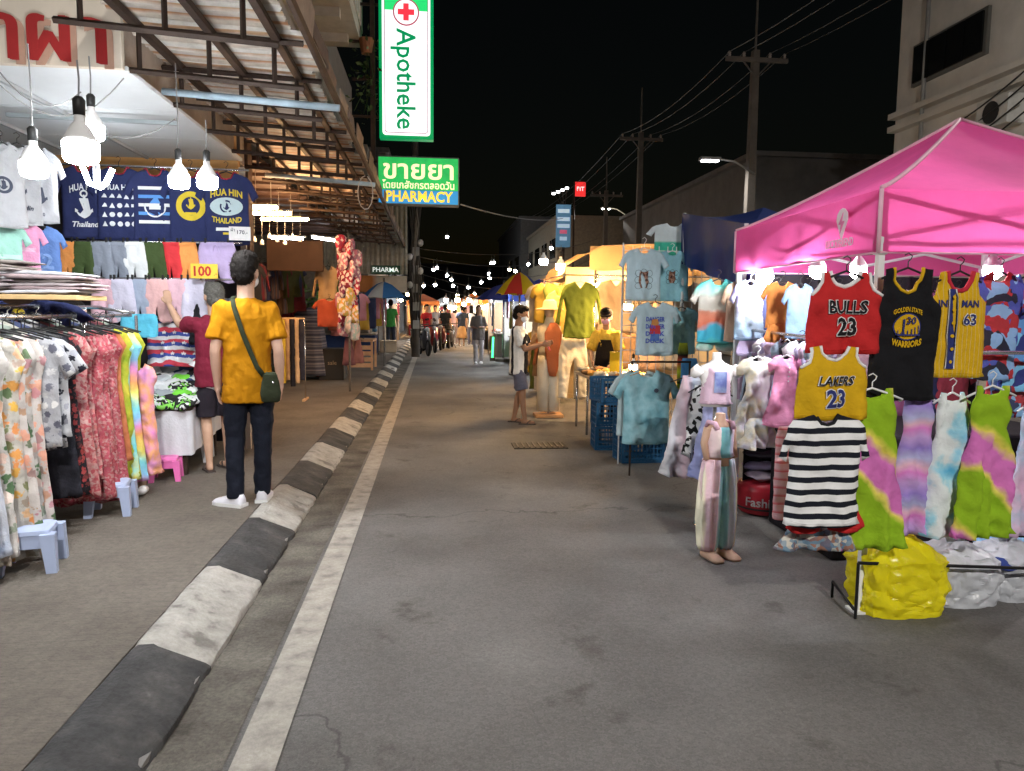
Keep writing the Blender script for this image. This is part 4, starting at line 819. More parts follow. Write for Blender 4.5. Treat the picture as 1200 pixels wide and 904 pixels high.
# ---- jerseys
def hung(kind, px, py, Y, wpx, hpx, m, name, label, cat, seed, group=None, rz=0, D=.02, fold=.009, k=22, hm=None, hook=.07, step=None, tilt=0., flare=1.):
    s_ = (at(px+1,py,Y)-at(px,py,Y)).x
    g = Garment(kind, wpx*s_/2, hpx*(at(px,py,Y)-at(px,py+1,Y)).z, D=D, fold=fold, k=k, seed=seed, step=step, flare=flare); g.obj(name, m, label, cat, group, at(px,py,Y), rz, tilt=tilt)
    if hm: hanger(g.o, hm, g.w*.75, -.005, hook)
    return g
GJ = 'sports jerseys on the pink tent'
red = cloth('jersey_red', (.50,.024,.026)); yellow = cloth('jersey_yellow', (.62,.37,.012)); black = cloth('jersey_black', (.010,.010,.012)); white = cloth('white', (.78,.78,.78)); dkn = cloth('print_navy', (.03,.04,.16))
neck = lambda g: (lambda x, z: abs(x) <= g.w*.43 and z > -g.h*.2)
arm = lambda g: (lambda x, z: abs(x) > g.w*.6 and z > -g.h*.3)
g = hung('tank', 992,318,3.40, 86,98, red, 'jersey', 'red sleeveless jersey lettered BULLS 23', 'jersey', 401, GJ, D=.04, fold=.014, k=17, hm=blackp)
g.trim(neck(g), 0, white, .011, 'neck_trim'); g.trim(arm(g), 0, white, .009, 'arm_trim')
g.words('BULLS', .085, white, 0, -.175, bold=.055, width=.215, lift=.008, name='lettering_outline'); g.words('BULLS', .085, cloth('ink_black', (.015,.015,.018)), 0, -.175, bold=.02, width=.205, lift=.012); g.words('23', .115, white, 0, -.27, bold=.07, name='number_outline', lift=.008); g.words('23', .115, MATS['cloth_ink_black'], 0, -.27, bold=.03, name='number', lift=.012)
g = hung('tank', 977,406,3.36, 82,86, yellow, 'jersey', 'yellow sleeveless jersey numbered 23 above the striped shirt', 'jersey', 402, GJ, D=.045, fold=.012, k=17)
g.trim(neck(g), 0, white, .008, 'neck_trim'); g.trim(arm(g), 0, white, .008, 'arm_trim'); g.words('LAKERS', .06, white, 0, -.165, bold=.05, width=.2, shear=.25, lift=.008, name='lettering_outline'); g.words('LAKERS', .06, MATS['cloth_ink_black'], 0, -.165, bold=.015, width=.19, shear=.25, lift=.012); g.words('23', .115, white, 0, -.252, bold=.07, name='number_outline', lift=.008); g.words('23', .115, dkn, 0, -.252, bold=.03, name='number', lift=.012)
g = hung('tank', 1064,314,3.46, 80,158, black, 'jersey', 'black V-neck jersey with a round yellow bridge badge 30', 'jersey', 403, GJ, D=.035, fold=.012, k=20, hm=blackp)
g.trim(neck(g), 0, yellow, .009, 'neck_trim'); g.shape(disc(.062,26), yellow, 0, -.29, 'badge', .008); ringpoly(g, .062, .068, dkn, 0, -.29, lift=.006)
g.words('30', .05, dkn, .012, -.262, bold=.02, lift=.018, name='number')
b = B()
for k_ in range(7): x = -.05+.1*k_/6; b.quad((x-.002,0,-.03),(x+.002,0,-.03),(x+.002,0,-.03+.05*abs(k_-1.5)/6+.008),(x-.002,0,-.03+.05*abs(k_-1.5)/6+.008))
b.quad((-.055,0,-.036),(.055,0,-.036),(.055,0,-.028),(-.055,0,-.028)); b.quad((-.028,0,-.03),(-.018,0,-.03),(-.018,0,.045),(-.028,0,.045)); g.onto(b.mesh(), dkn, 0, -.298, 'bridge', .017)
g.words('GOLDEN STATE', .032, yellow, 0, -.205, bold=.03, width=.14, arc=3.5); g.words('WARRIORS', .042, yellow, 0, -.378, bold=.04, width=.14, arc=-3.)
g = hung('tank', 1125,318,3.50, 70,126, cloth('jersey_pinstripe', pat=('x', 46, [(0,(.62,.37,.012)),(.82,(.62,.37,.012)),(.9,(.6,.46,.2)),(1,(.62,.37,.012))])), 'jersey', 'yellow pinstriped buttoned vest lettered MAN 63', 'jersey', 404, GJ, D=.035, fold=.008, k=20, hm=blackp)
g.trim(neck(g), 0, cloth('trim_red', (.5,.03,.05)), .012, 'neck_trim'); g.shape(rect(.036,.40), dkn, -.045, -.29, 'placket', .011); g.shape(rect(.005,.40), white, -.066, -.29, 'stripe', .011); g.shape(rect(.005,.40), white, -.024, -.29, 'stripe', .011)
for k_ in range(6): g.shape(disc(.009,10), yellow, -.045, -.13-.065*k_, 'button', .015)
g.words('MAN', .05, dkn, .05, -.165, bold=.02, width=.095); g.words('IN', .05, dkn, -.095, -.165, bold=.02); g.words('63', .075, white, .05, -.245, bold=.06, name='number_outline', lift=.008); g.words('63', .075, dkn, .05, -.245, bold=.015, name='number', lift=.012)
for i, (px, py, w_, h_, cs, lab) in enumerate(((1172,318,52,130,[(.40,.04,.05),(.08,.1,.4),(.25,.42,.7),(.03,.03,.05)],'red and blue patterned boys tee beside the yellow vest'),(1206,322,56,140,[(.12,.3,.62),(.4,.05,.06),(.04,.05,.2),(.2,.5,.75)],'blue boys tee with bold red shapes at the rail end'),(1180,430,50,60,[(.25,.45,.7),(.4,.05,.06),(.05,.06,.12),(.3,.06,.07)],'blue and red shorts below the patterned boys tee'))):
    hung('tee' if i < 2 else 'shorts', px,py,3.72+.05*i, w_,h_, cloth('boys%d' % i, pat=('cells', 14, ev(cs), True, .25)), 'boys_top' if i < 2 else 'shorts', lab, 't-shirt' if i < 2 else 'shorts', 410+i, 'boys clothes in the tent', hm=blackp if i < 2 else None)
g = hung('limp', 969,486,3.30, 88,132, cloth('bw_stripes', pat=('z', 17, [(0,(.78,.78,.78)),(.55,(.012,.014,.022))], True)), 'striped_shirt', 'black and white striped childrens shirt hung below the yellow jersey', 't-shirt', 420, None, D=.05, fold=.012, k=14)
g.trim(lambda x, z: abs(x) < g.w*.36 and z > -.12*g.h, 0, MATS['cloth_ink_black'], .009, 'neck_trim')
hung('shorts', 968,592,3.34, 92,32, red, 'shorts', 'red shorts showing under the striped shirt', 'shorts', 421, D=.04, fold=.01, k=20)
hung('skirt', 957,598,3.40, 96,46, cloth('blue_floral', pat=('cells', 44, ev([(.12,.19,.28),(.16,.25,.33),(.55,.52,.45),(.1,.13,.2),(.3,.16,.12)]), False, .08)), 'skirt', 'dark blue flowered skirt under the red shorts', 'skirt', 422, D=.05, fold=.02, k=24)
hung('bag', 921,500,3.75, 22,110, cloth('pink_red_strip', pat=('z', 22, [(0,(.7,.42,.45)),(.6,(.7,.42,.45)),(.65,(.6,.08,.1)),(1,(.7,.4,.42))])), 'dress', 'narrow pink dress with red edging beside the striped shirt', 'dress', 423, D=.03)
td1 = ('diag', 1.7, [(0,(.26,.43,.018)),(.36,(.25,.42,.018)),(.42,(.72,.62,.12)),(.48,(.62,.17,.46)),(.74,(.60,.16,.46)),(.82,(.70,.60,.1)),(.9,(.26,.43,.018)),(1,(.26,.43,.018))], False, .17)
td2 = ('z', 4.2, [(0,(.28,.20,.55)),(.25,(.50,.32,.62)),(.45,(.62,.2,.52)),(.6,(.66,.4,.5)),(.75,(.42,.42,.66)),(1,(.28,.2,.55))], False, .12)
td3 = ('noise', 6, [(.28,(.10,.42,.66)),(.42,(.32,.60,.72)),(.5,(.66,.72,.72)),(.62,(.70,.74,.74)),(.72,(.18,.22,.2))])
GTD = 'tie-dyed dresses under the jerseys'
for i, (px, py, Y, w_, h_, pt_, key, lab) in enumerate(((1022,455,3.40,92,192,td1,'td1','lime green and magenta tie-dyed dress hung near the tent post'),(1076,458,3.50,56,172,td2,'td2','purple and pink tie-dyed dress'),(1116,460,3.48,60,172,td3,'td3','white and sky blue tie-dyed dress'),(1163,452,3.42,84,182,td1,'td1b','lime green and magenta tie-dyed dress between blue and pink dresses'),(1212,470,3.72,60,160,('noise', 5, [(.3,(.62,.35,.5)),(.5,(.6,.45,.6)),(.7,(.3,.5,.66))]),'td4','pink and pale blue tie-dyed dress at the rail end'))):
    hung('dress', px,py,Y, w_,h_, cloth(key, pat=pt_), 'tie_dye_dress', lab, 'dress', 430+i, GTD, D=.05, fold=.017, k=58, hm=whitep, step=.03, flare=1.3, rz=R(4*i-6))
for i, (x_, z_, kd, w_, h_, c_, lab) in enumerate(((3.55,1.84,'tee',.17,.5,(.05,.12,.35),'royal blue boys tee at the far end of the jersey rail'),(3.95,1.84,'tank',.17,.5,(.45,.42,.4),'pale grey vest at the corner end of the jersey rail'),(3.6,1.32,'dress',.19,.75,(.5,.2,.36),'plain raspberry dress past the tie-dyed dresses'),(4.0,1.32,'dress',.19,.75,(.12,.38,.42),'plain teal dress at the corner end of the dress rail'))):
    g = Garment(kd, w_, h_, D=.03, fold=.014, k=36, seed=900+i); g.obj('dress' if kd == 'dress' else 'top', cloth('endrail%d' % i, c_), lab, 'dress' if kd == 'dress' else 'top', None, (x_, 3.5, z_)); hanger(g.o, whitep, .13)
# ---- road side of the tent
GK = 'kids clothes on the tent side'
trop = cloth('tropical', pat=('z', 2.05, [(0,(.62,.60,.55)),(.14,(.12,.5,.42)),(.25,(.06,.45,.62)),(.42,(.08,.46,.66)),(.5,(.70,.2,.12)),(.66,(.72,.3,.2)),(.72,(.70,.68,.6)),(1,(.7,.68,.62))], False, .22))
hung('tee', 842,327,5.62, 46,76, trop, 'kids_shirt', 'tropical print kids shirt with palms and blue sea', 'shirt', 440, GK, hm=blackp, D=.03)
hung('shorts', 838,392,5.66, 46,20, trop, 'shorts', 'tropical print shorts hung with the matching shirt', 'shorts', 441, GK, D=.02)
hung('tee', 866,330,5.55, 30,72, cloth('peach_black', pat=('x', 2.2, [(0,(.66,.45,.32)),(.45,(.66,.45,.32)),(.55,(.012,.012,.014)),(1,(.66,.45,.32))], False, .3)), 'kids_shirt', 'peach kids shirt with a black swirl', 'shirt', 442, GK, hm=blackp, D=.03)
g = hung('tee', 880,328,5.3, 34,72, cloth('lavender_tee', pat=('z', 2.2, [(0,(.20,.30,.46)),(.3,(.24,.34,.44)),(.6,(.32,.31,.42)),(.9,(.22,.19,.36)),(1,(.26,.25,.38))], False, .06)), 'kids_shirt', 'lavender and blue kids shirt below the round bulb', 'shirt', 443, GK, hm=whitep, D=.03)
hung('shorts', 880,396,5.3, 34,22, cloth('lilac_short', (.52,.44,.66)), 'shorts', 'pale lilac shorts hung with the lavender shirt', 'shorts', 444, GK, D=.02)
hung('tee', 917,330,5.0, 36,56, cloth('orange_set', (.72,.27,.07)), 'kids_shirt', 'orange kids shirt beside the red jersey', 'shirt', 445, GK, hm=blackp, D=.03)
hung('shorts', 916,380,4.98, 42,22, MATS['cloth_orange_set'], 'shorts', 'orange shorts hung with the orange shirt', 'shorts', 446, GK, D=.02)
hung('tee', 938,332,4.8, 30,66, cloth('sky_kid', (.20,.30,.44)), 'kids_shirt', 'sky blue kids shirt between the orange set and red jersey', 'shirt', 447, GK, hm=blackp, D=.03)
rnd = random.Random(51)
for i in range(16):      # the packed hangers of the lower rail
    Y = 4.0+.1*i; c_ = [(.6,.42,.55),(.5,.45,.66),(.66,.6,.64),(.04,.04,.05),(.45,.55,.68)][i % 5]
    g = Garment('kid', .14, .5, D=.025, fold=.012, k=40, seed=460+i, step=.05); g.obj('girls_dress', cloth('pastel%d' % (i % 5), c_), ['pink','lilac','cream','black','pale blue'][i % 5]+' girls dress packed on the side rail', 'dress', 'dresses packed on the side rail', (2.47,Y+.05,1.38), R(rnd.uniform(-20,20))); hanger(g.o, blackp, .1, 0, .06)
iri = cloth('iridescent', pat=('noise', 5, [(.3,(.60,.45,.66)),(.45,(.70,.68,.74)),(.55,(.72,.66,.5)),(.68,(.45,.55,.72))]))
hung('kid', 888,418,4.75, 56,104, iri, 'girls_dress', 'ruffled pastel unicorn dress beside the pink dress', 'dress', 480, GK, D=.07, fold=.03, k=38, hm=whitep, step=.025)
hung('skirt', 888,490,4.72, 62,34, iri, 'ruffle_skirt', 'puffy pastel ruffle skirt under the unicorn dress', 'skirt', 481, GK, D=.09, fold=.035, k=60, step=.025)
g = hung('kid', 922,416,4.62, 46,86, cloth('pink_dress', (.78,.30,.50)), 'girls_dress', 'bright pink short-sleeved girls dress on a white hanger', 'dress', 482, GK, D=.05, fold=.016, k=36, hm=whitep, hook=.1)
for k_ in range(4): g.shape(disc(.006,8), white, 0, -.08-.03*k_, 'button', .006)
# torso mannequin with tutu skirts
tm = thing('torso_mannequin', 'white child torso mannequin in a pink bib top and tutu', 'mannequin', at_z(836,560,0)); tm.location.y = 5.15; s0 = at(840,418,5.15); tm.location.x = s0.x; tm.location.z = 0
zt = s0.z
B().loft([[(rx*math.cos(a), ry*math.sin(a), z) for a in [2*PI*i/18 for i in range(18)]] for rx, ry, z in ((.03,.03,zt+.03),(.032,.03,zt-.02),(.06,.04,zt-.045),(.125,.055,zt-.07),(.135,.06,zt-.11),(.105,.065,zt-.2),(.1,.06,zt-.3),(.115,.07,zt-.36))]).obj('torso', mat('mannequin_white', (.78,.76,.74), .4, var=.03), tm, True)
for s_ in (-1,1): B().tube([(s_*.12,0,zt-.09),(s_*.16,0,zt-.12),(s_*.175,0,zt-.15)], [.045,.04,.02], 10).obj('arm_stub', MATS['mannequin_white'], tm, True)
g = Garment([(.09,0),(.1,-.1),(.115,-.28),(-.115,-.28),(-.1,-.1),(-.09,0)], .11, .28, D=.135, fold=.006, seed=490); g.obj('bib_top', cloth('bib_pink', (.70,.50,.62)), parent=tm, loc=(0,0,zt-.06)); g.shape(rect(.09,.15), mat('holo', (.35,.4,.75), .25, .3, pat=('noise', 8, [(.35,(.2,.25,.6)),(.5,(.4,.5,.8)),(.65,(.5,.35,.7))])), 0, -.12, 'panel')
B().tube([(0,0,0),(0,0,zt-.3)], .014, 8).obj('stand_pole', chrome, tm, True); B().lathe([(.13,0),(.12,.012),(.02,.02)], 16).obj('stand_base', chrome, tm, True)
GU = 'long tutu skirts by the child mannequin'
for i, (px, py, Y, w_, h_, pt_, key, lab) in enumerate(((812,440,5.75,70,120,('x', 3.2, [(0,(.55,.62,.75)),(.25,(.70,.70,.72)),(.5,(.66,.66,.72)),(.75,(.7,.5,.56)),(1,(.55,.62,.75))]),'tutu_white','long white and rainbow tulle skirt at the stall corner'),(822,452,5.6,40,84,('cells', 34, ev([(.75,.75,.75),(.02,.02,.02),(.75,.75,.75),(.75,.75,.75)]), True, .05),'cow','black and white cow print skirt between tulle skirts'),(838,456,5.4,56,106,('z', 1.2, [(0,(.32,.36,.72)),(.5,(.42,.46,.78)),(1,(.55,.55,.8))]),'tutu_blue','long lilac blue tulle skirt under the torso mannequin'))):
    hung('skirt', px,py,Y, w_,h_, cloth(key, pat=pt_), 'tulle_skirt', lab, 'skirt', 495+i, GU, D=.10, fold=.03, k=55, hm=blackp, step=.03, flare=1.3)
# child mannequin standing on the road
mp = at_z(838,652,0); cm = thing('child_mannequin', 'headless child mannequin in pastel striped top and trousers on the road', 'mannequin', mp, R(14)); cm.scale = (1.16,1.1,1.0)
sk = mat('mannequin_tan', (.55,.36,.26), .45, var=.05)
HS = .94/.94
for s_ in (-1,1):
    B().tube([(s_*.055,.0,.09),(s_*.055,.0,.045)], [.03,.032], 12).obj('ankle', sk, cm, True)
    b = B(); b.loft([[(s_*.055+x*k_, y0, z) for x, z in ((-.028,.004),(.028,.004),(.034,.02),(.026,zt_),(0,zt_+.008),(-.026,zt_),(-.034,.02))] for y0, k_, zt_ in ((.035,.7,.05),(.0,1,.06),(-.05,1.05,.045),(-.10,1.15,.03),(-.13,.8,.02))]); b.obj('foot', sk, cm, True)
    rings = []
    for z, cx, rx, ry in ((.05,.058,.038,.042),(.09,.058,.052,.056),(.25,.058,.062,.066),(.4,.053,.060,.068),(.52,.046,.058,.068),(.6,.038,.052,.064),(.64,.034,.048,.06)):
        rings.append([(s_*cx+(rx+.009*math.sin(7*a+z*7+s_)+.005*noise.noise(Vector((a*2,z*14,s_))))*math.cos(a), (ry+.009*math.sin(9*a+z*5))*math.sin(a), z) for a in [2*PI*i/48 for i in range(48)]])
    B().loft(rings).obj('trouser_leg', cloth('pastel_stripes', pat=('x', 4.6, [(0,(.32,.66,.70)),(.2,(.34,.68,.72)),(.25,(.66,.74,.88)),(.40,(.68,.76,.9)),(.46,(.86,.82,.64)),(.58,(.88,.83,.64)),(.64,(.88,.62,.70)),(.88,(.88,.64,.72)),(1,(.32,.66,.70))], False, .03)), cm, True)
rings = [[((rx+.006*math.sin(9*a+z*30))*math.cos(a), ry*math.sin(a), z) for a in [2*PI*i/24 for i in range(24)]] for z, rx, ry in ((.655,.086,.07),(.69,.078,.064),(.75,.08,.062),(.82,.082,.058),(.845,.07,.045))]
B().loft(rings).obj('top', cloth('pastel_top', pat=('x', 4.6, [(0,(.2,.52,.58)),(.25,(.26,.6,.66)),(.3,(.60,.68,.86)),(.5,(.82,.52,.62)),(1,(.8,.7,.7))], False, .05)), cm, True)
rings = [[(rx*math.cos(a), ry*math.sin(a), z) for a in [2*PI*i/20 for i in range(20)]] for z, rx, ry in ((.6,.075,.062),(.66,.072,.06),(.75,.072,.056),(.84,.078,.046),(.865,.05,.035),(.88,.03,.028),(.925,.028,.027),(.93,.02,.02))]
B().loft(rings).obj('torso', sk, cm, True)
for s_ in (-1,1): B().tube([(s_*.075,0,.835),(s_*.092,.01,.74),(s_*.092,-.02,.64)], [.026,.021,.017], 10).obj('arm', sk, cm, True); b = B(); b.tube([(s_*.05,-.055,.835),(s_*.056,-.035,.87),(s_*.056,.03,.87),(s_*.05,.055,.83)], .014, 8); b.obj('ruffle', cloth('ruffle_pink', (.70,.45,.58)), cm, True)
# red round holdall with clothes on it
rp = at_z(893,606,0); rb = thing('red_holdall', 'round red holdall with white lettering under the girls dresses', 'bag', (rp.x+.05, rp.y+.12, 0))
B().lathe([(.12,.01),(.17,.02),(.2,.07),(.2,.2),(.18,.25),(.1,.27)], 22).obj('bag_body', mat('red_vinyl', (.45,.02,.035), .35, var=.1, bump=.2, bs=10), rb, True)
B().lathe([(.206,.06),(.209,.065),(.207,.075)], 22, caps=False).obj('piping', blackp, rb, True)
me = text_mesh('Fashion', .095, ext=.001, bold=.02); me.transform(STAND)
for v_ in me.vertices: a = v_.co.x/.2; v_.co = Vector((.206*math.sin(a), -.206*math.cos(a), v_.co.z+.12))
obj('lettering', me, mat('vinyl_white', (.8,.78,.78), .5), rb).rotation_euler = (0,0,R(-20))
for i, (c_, lab, dz) in enumerate((((.55,.45,.52),'pale pink folded cloth on the red holdall',.31),((.30,.25,.36),'mauve folded cloth topping the red holdall',.38),((.05,.04,.05),'black folded cloth behind the red holdall',.46))):
    tag(obj('folded_garment', crm[i].copy(), cloth('onbag%d' % i, c_), None, True, rb.location+Vector((.02,-.02+.05*i,dz)), (0,0,R(30*i))), lab, 'garment')
# black covered table and dark goods inside the tent
ct = thing('covered_table', 'long table under black cloth inside the pink tent', 'table', (3.35,4.75,0))
B().box((0,0,.4), (1.7,.9,.8), bev=.02).obj('table_cloth', cloth('black_cover', (.015,.013,.016)), ct)
bw_ = thing('back_curtain', 'black curtain closing the back of the pink tent', 'curtain', (3.35,5.45,0)); b = B(); b.loft([[(-.95+1.9*i/60, .02*math.sin(i*.9), z) for i in range(61)] for z in (.05,1.0,1.85)], closed=False).obj('cloth_sheet', cloth('black_curtain', (.02,.018,.022)), bw_, True)
for i in range(14):
    c_ = [(.04,.05,.12),(.3,.05,.07),(.12,.3,.45),(.02,.02,.02),(.4,.35,.3),(.35,.12,.25)][i % 6]
    g = Garment('tee', .15, .45, D=.03, fold=.01, seed=520+i, step=.06); g.obj('t_shirt', cloth('intent%d' % (i % 6), c_), ['dark blue','dark red','teal','black','tan','plum'][i % 6]+' tee hung on the back curtain of the pink tent', 't-shirt', 'tees inside the pink tent', (2.55+.24*(i % 7), 5.3, 1.75-.55*(i//7))); hanger(g.o, blackp, .1)
# plastic bags under the dresses, low bar
def plastic_bag(p, w_, d_, h_, m, label, seed, name='plastic_bag', knot=True):
    o = thing(name, label, 'plastic bag', p); b = B(); n = 26; rings = []
    for j in range(12):
        t = j/11; k_ = 1 if t < .75 else max(.12, 1-(t-.75)*2.6); k_ *= (.94+.06*math.sin(t*3)); z = h_*(t if t > 0 else 0)
        rings.append([(w_/2*k_*math.copysign(abs(math.cos(a))**.55, math.cos(a)), d_/2*k_*math.copysign(abs(math.sin(a))**.55, math.sin(a)), z) for a in [2*PI*i/n for i in range(n)]])
    b.loft(rings)
    bmesh.ops.subdivide_edges(b.bm, edges=b.bm.edges[:], cuts=2, use_grid_fill=True)
    for v_ in b.bm.verts:
        q = v_.co*9+Vector((seed,seed*.3,0)); amt = .014 if v_.co.z > .02 else .008
        cz_ = (abs(noise.noise(v_.co*11+Vector((seed,3,0))))-.25)*.045+(abs(noise.noise(v_.co*25+Vector((1,seed,0))))-.25)*.018
        if v_.co.z > .015: v_.co += Vector((v_.co.x, v_.co.y, .0)).normalized()*cz_ if v_.co.xy.length > 1e-4 else Vector()
        v_.co += Vector((noise.noise(q), noise.noise(q+Vector((9,0,0))), noise.noise(q+Vector((0,9,0)))*.8))*amt + Vector((noise.noise(v_.co*24+Vector((seed,0,0))),noise.noise(v_.co*24),noise.noise(v_.co*20)))*.010
    bmesh.ops.triangulate(b.bm, faces=b.bm.faces); b.obj('bag_body', m, o, 'auto')
    if knot: 
        for s_ in (-1,1): B().loft([[(s_*(.02+.05*t)+.03*math.cos(a)*(1-.4*t), .012*math.sin(a), h_*.98+.09*t+.01*math.sin(a*3)) for a in [2*PI*i/10 for i in range(10)]] for t in (0,.4,.8,1)]).obj('bag_handle', m, o, True)
    return o
ybag = mat('yellow_plastic', (.92,.82,.02), .2, var=.1, vs=5, trans=.4, spec=.6, bump=.5, bs=22); wbag = mat('white_plastic_film', (.62,.64,.68), .3, var=.1, trans=.3, spec=.5, bump=.5, bs=18)
p = at_z(1062,724,0); plastic_bag((p.x+.02,p.y+.14,0), .46,.34,.40, ybag, 'bulging bright yellow plastic bag under the tie-dyed dresses', 3)
p = at_z(1145,716,0); plastic_bag((p.x,p.y+.2,0), .40,.36,.32, wbag, 'white plastic sack beside the yellow bag', 7)
p = at_z(1200,712,0); plastic_bag((p.x+.06,p.y+.22,0), .36,.34,.30, wbag, 'white plastic sack next to another, behind the low black bar', 9)
tag(obj('folded_garment', crm[2].copy(), cloth('navy_pack', (.03,.05,.2)), None, True, at(1170,652,3.75), (0,0,.3)), 'navy folded garment on the white plastic sacks', 'garment').scale = (1.5,1.2,1.3)
tag(obj('folded_garment', crm[3].copy(), cloth('sky_pack', (.25,.48,.68)), None, True, at(1195,640,3.85), (0,0,-.2)), 'sky blue folded garment on the white plastic sacks', 'garment').scale = (1.3,1.2,1.1)
a, c = at(1006,660,3.45), at(1260,668,3.45); bb = thing('low_bar', 'low black metal bar across the front of the plastic bags', 'bar', (a.x,3.45,0))
B(bb.location).tube([a, c], .009, 8).obj('bar', mat('black_metal', (.02,.02,.022), .4, .5), bb, True); B(bb.location).tube([(a.x,a.y,.0),(a.x,a.y,a.z)], .008, 8).obj('post', MATS['black_metal'], bb)
q = at_z(975,700,0); B(bb.location).tube([(q.x,q.y,.0),(q.x,q.y,.09),(a.x-.01,a.y,.05)], .008, 8).obj('brace', MATS['black_metal'], bb, True)
# ================================================================ T-shirt stand, crates, navy tarp
wg = thing('wire_grid', 'white wire display grid behind the printed tees', 'display grid', (at(775,540,7.35).x,7.35,0))
for i in range(11): B().tube([(-.45+.09*i,0,.5),(-.45+.09*i,0,2.22)], .004, 5).obj('wire', whitep, wg)
for i in range(14): B().tube([(-.45,-.006,.55+.125*i),(.45,-.006,.55+.125*i)], .004, 5).obj('wire', whitep, wg)
for x in (-.46,.46): B().tube([(x,0,0),(x,0,2.25)], .008, 6).obj('post', whitep, wg)
GW = 'printed tees on the wire grid'
aq = cloth('aqua_tee', (.28,.56,.66)); lbt = cloth('pale_blue_tee', (.46,.60,.66))
ch = cloth('print_brown', (.22,.10,.07), ('noise', 45, [(.38,(.05,.03,.03)),(.48,(.26,.13,.09)),(.6,(.34,.2,.14)),(.66,(.6,.55,.5))]))
def bearprint(g, cz, s_):
    for (dx, dz, r_) in ((-.05,.05,.03),(0,.06,.03),(.05,.05,.03),(-.055,-.01,.03),(.055,-.01,.03),(-.05,-.06,.03),(.05,-.06,.03)): ringpoly(g, r_*s_-.003, r_*s_, MATS['cloth_ink_black'], dx*s_, cz+dz*s_, 14)
    g.shape([(x*s_, z*s_) for x, z in [(-.03,-.08),(.03,-.08),(.05,-.02),(.03,.02),(.04,.07),(.0,.06),(-.04,.07),(-.03,.02),(-.05,-.02)]], ch, 0, cz, 'print', .006)
g = hung('tee', 755,291,7.15, 42,62, lbt, 't_shirt', 'pale blue tee with a brown doodle print, upper one on the grid', 't-shirt', 540, GW, hm=whitep, hook=.1); bearprint(g, -.30, 1.1)
g = hung('tee', 788,294,7.3, 40,60, aq, 't_shirt', 'aqua tee with a narrow brown print, partly behind the pale blue tee', 't-shirt', 541, GW, hm=whitep); bearprint(g, -.26, .8)
g = hung('tee', 768,354,7.05, 44,64, lbt, 't_shirt', 'pale blue tee printed DANGER DUCK in stacked blue letters', 't-shirt', 542, GW, hm=blackp)
for k_ in range(4): g.words('DANGER' if k_ < 2 else 'DUCK', .06, cloth('print_royal', (.08,.12,.5)), 0, -.17-.07*k_, bold=.03, width=.19, lift=.008)
for k_, (c_, z, r_) in enumerate((((.55,.25,.08),-.2,.035),((.5,.05,.06),-.27,.05),((.1,.2,.5),-.345,.042))): g.shape([(r_*1.1*x, r_*z_) for x, z_ in [(-1,-.8),(1,-.8),(.9,.8),(0,1),(-.9,.8)]], cloth('pr%d' % k_, c_), 0, z, 'print', .008)
hung('tee', 799,360,7.25, 34,56, aq, 't_shirt', 'aqua tee half hidden behind the DANGER DUCK tee', 't-shirt', 543, GW, hm=blackp)
hung('tee', 790,262,7.5, 46,40, cloth('green_tee', pat=('z', 1.9, [(0,(.05,.42,.30)),(.62,(.06,.45,.33)),(.66,(.6,.68,.72)),(1,(.62,.7,.74))])), 't_shirt', 'green and pale blue tee hung above the wire grid', 't-shirt', 544, GW)
hung('tee', 806,330,7.4, 34,60, cloth('cream_side', (.6,.45,.35)), 't_shirt', 'peach tee at the tarp side of the grid', 't-shirt', 545, GW)
hung('bag', 808,420,6.9, 20,62, cloth('blue_strip', (.1,.35,.7)), 'leggings', 'bright blue leggings hung beside the tutu skirts', 'leggings', 546, GW)
hung('bag', 801,402,7.0, 12,70, cloth('neon', pat=('z', 2.5, [(0,(.02,.02,.02)),(.3,(.55,.62,.04)),(.5,(.6,.1,.05)),(.7,(.02,.02,.02)),(1,(.5,.6,.05))])), 'leggings', 'neon striped leggings beside the aqua tee', 'leggings', 547, GW)
tdb = cloth('blue_tiedye', pat=('noise', 5, [(.3,(.10,.26,.32)),(.45,(.22,.44,.50)),(.55,(.30,.52,.58)),(.68,(.2,.40,.46))]))
g = hung('tee', 759,434,6.75, 56,88, tdb, 't_shirt', 'large faded teal tie-dyed tee hung over the blue crates', 't-shirt', 548, hm=mat('hanger_wood', (.4,.25,.14), .5), D=.035, fold=.012); g.shape(disc(.022,8), MATS['cloth_ink_dark'], .08, -.19, 'emblem')
g = hung('tee', 750,434,6.86, 52,78, cloth('pale_teal', (.40,.50,.52)), 't_shirt', 'pale grey teal tee behind the tie-dyed tee', 't-shirt', 549, hm=MATS['hanger_wood'])
tr = thing('tee_rail', 'low rail carrying the large tie-dyed tee', 'rail', (at(759,432,6.8).x,6.8,0)); zt = at(759,428,6.8).z
B().tube([(-.16,0,zt+.03),(.42,0,zt+.03)], .01, 8).obj('bar', steel, tr, True)
for x in (-.15,.41): B().tube([(x,0,0),(x,0,zt+.03)], .01, 8).obj('post', steel, tr, True)
blue = mat('crate_blue', (.02,.10,.22), .5, var=.08)
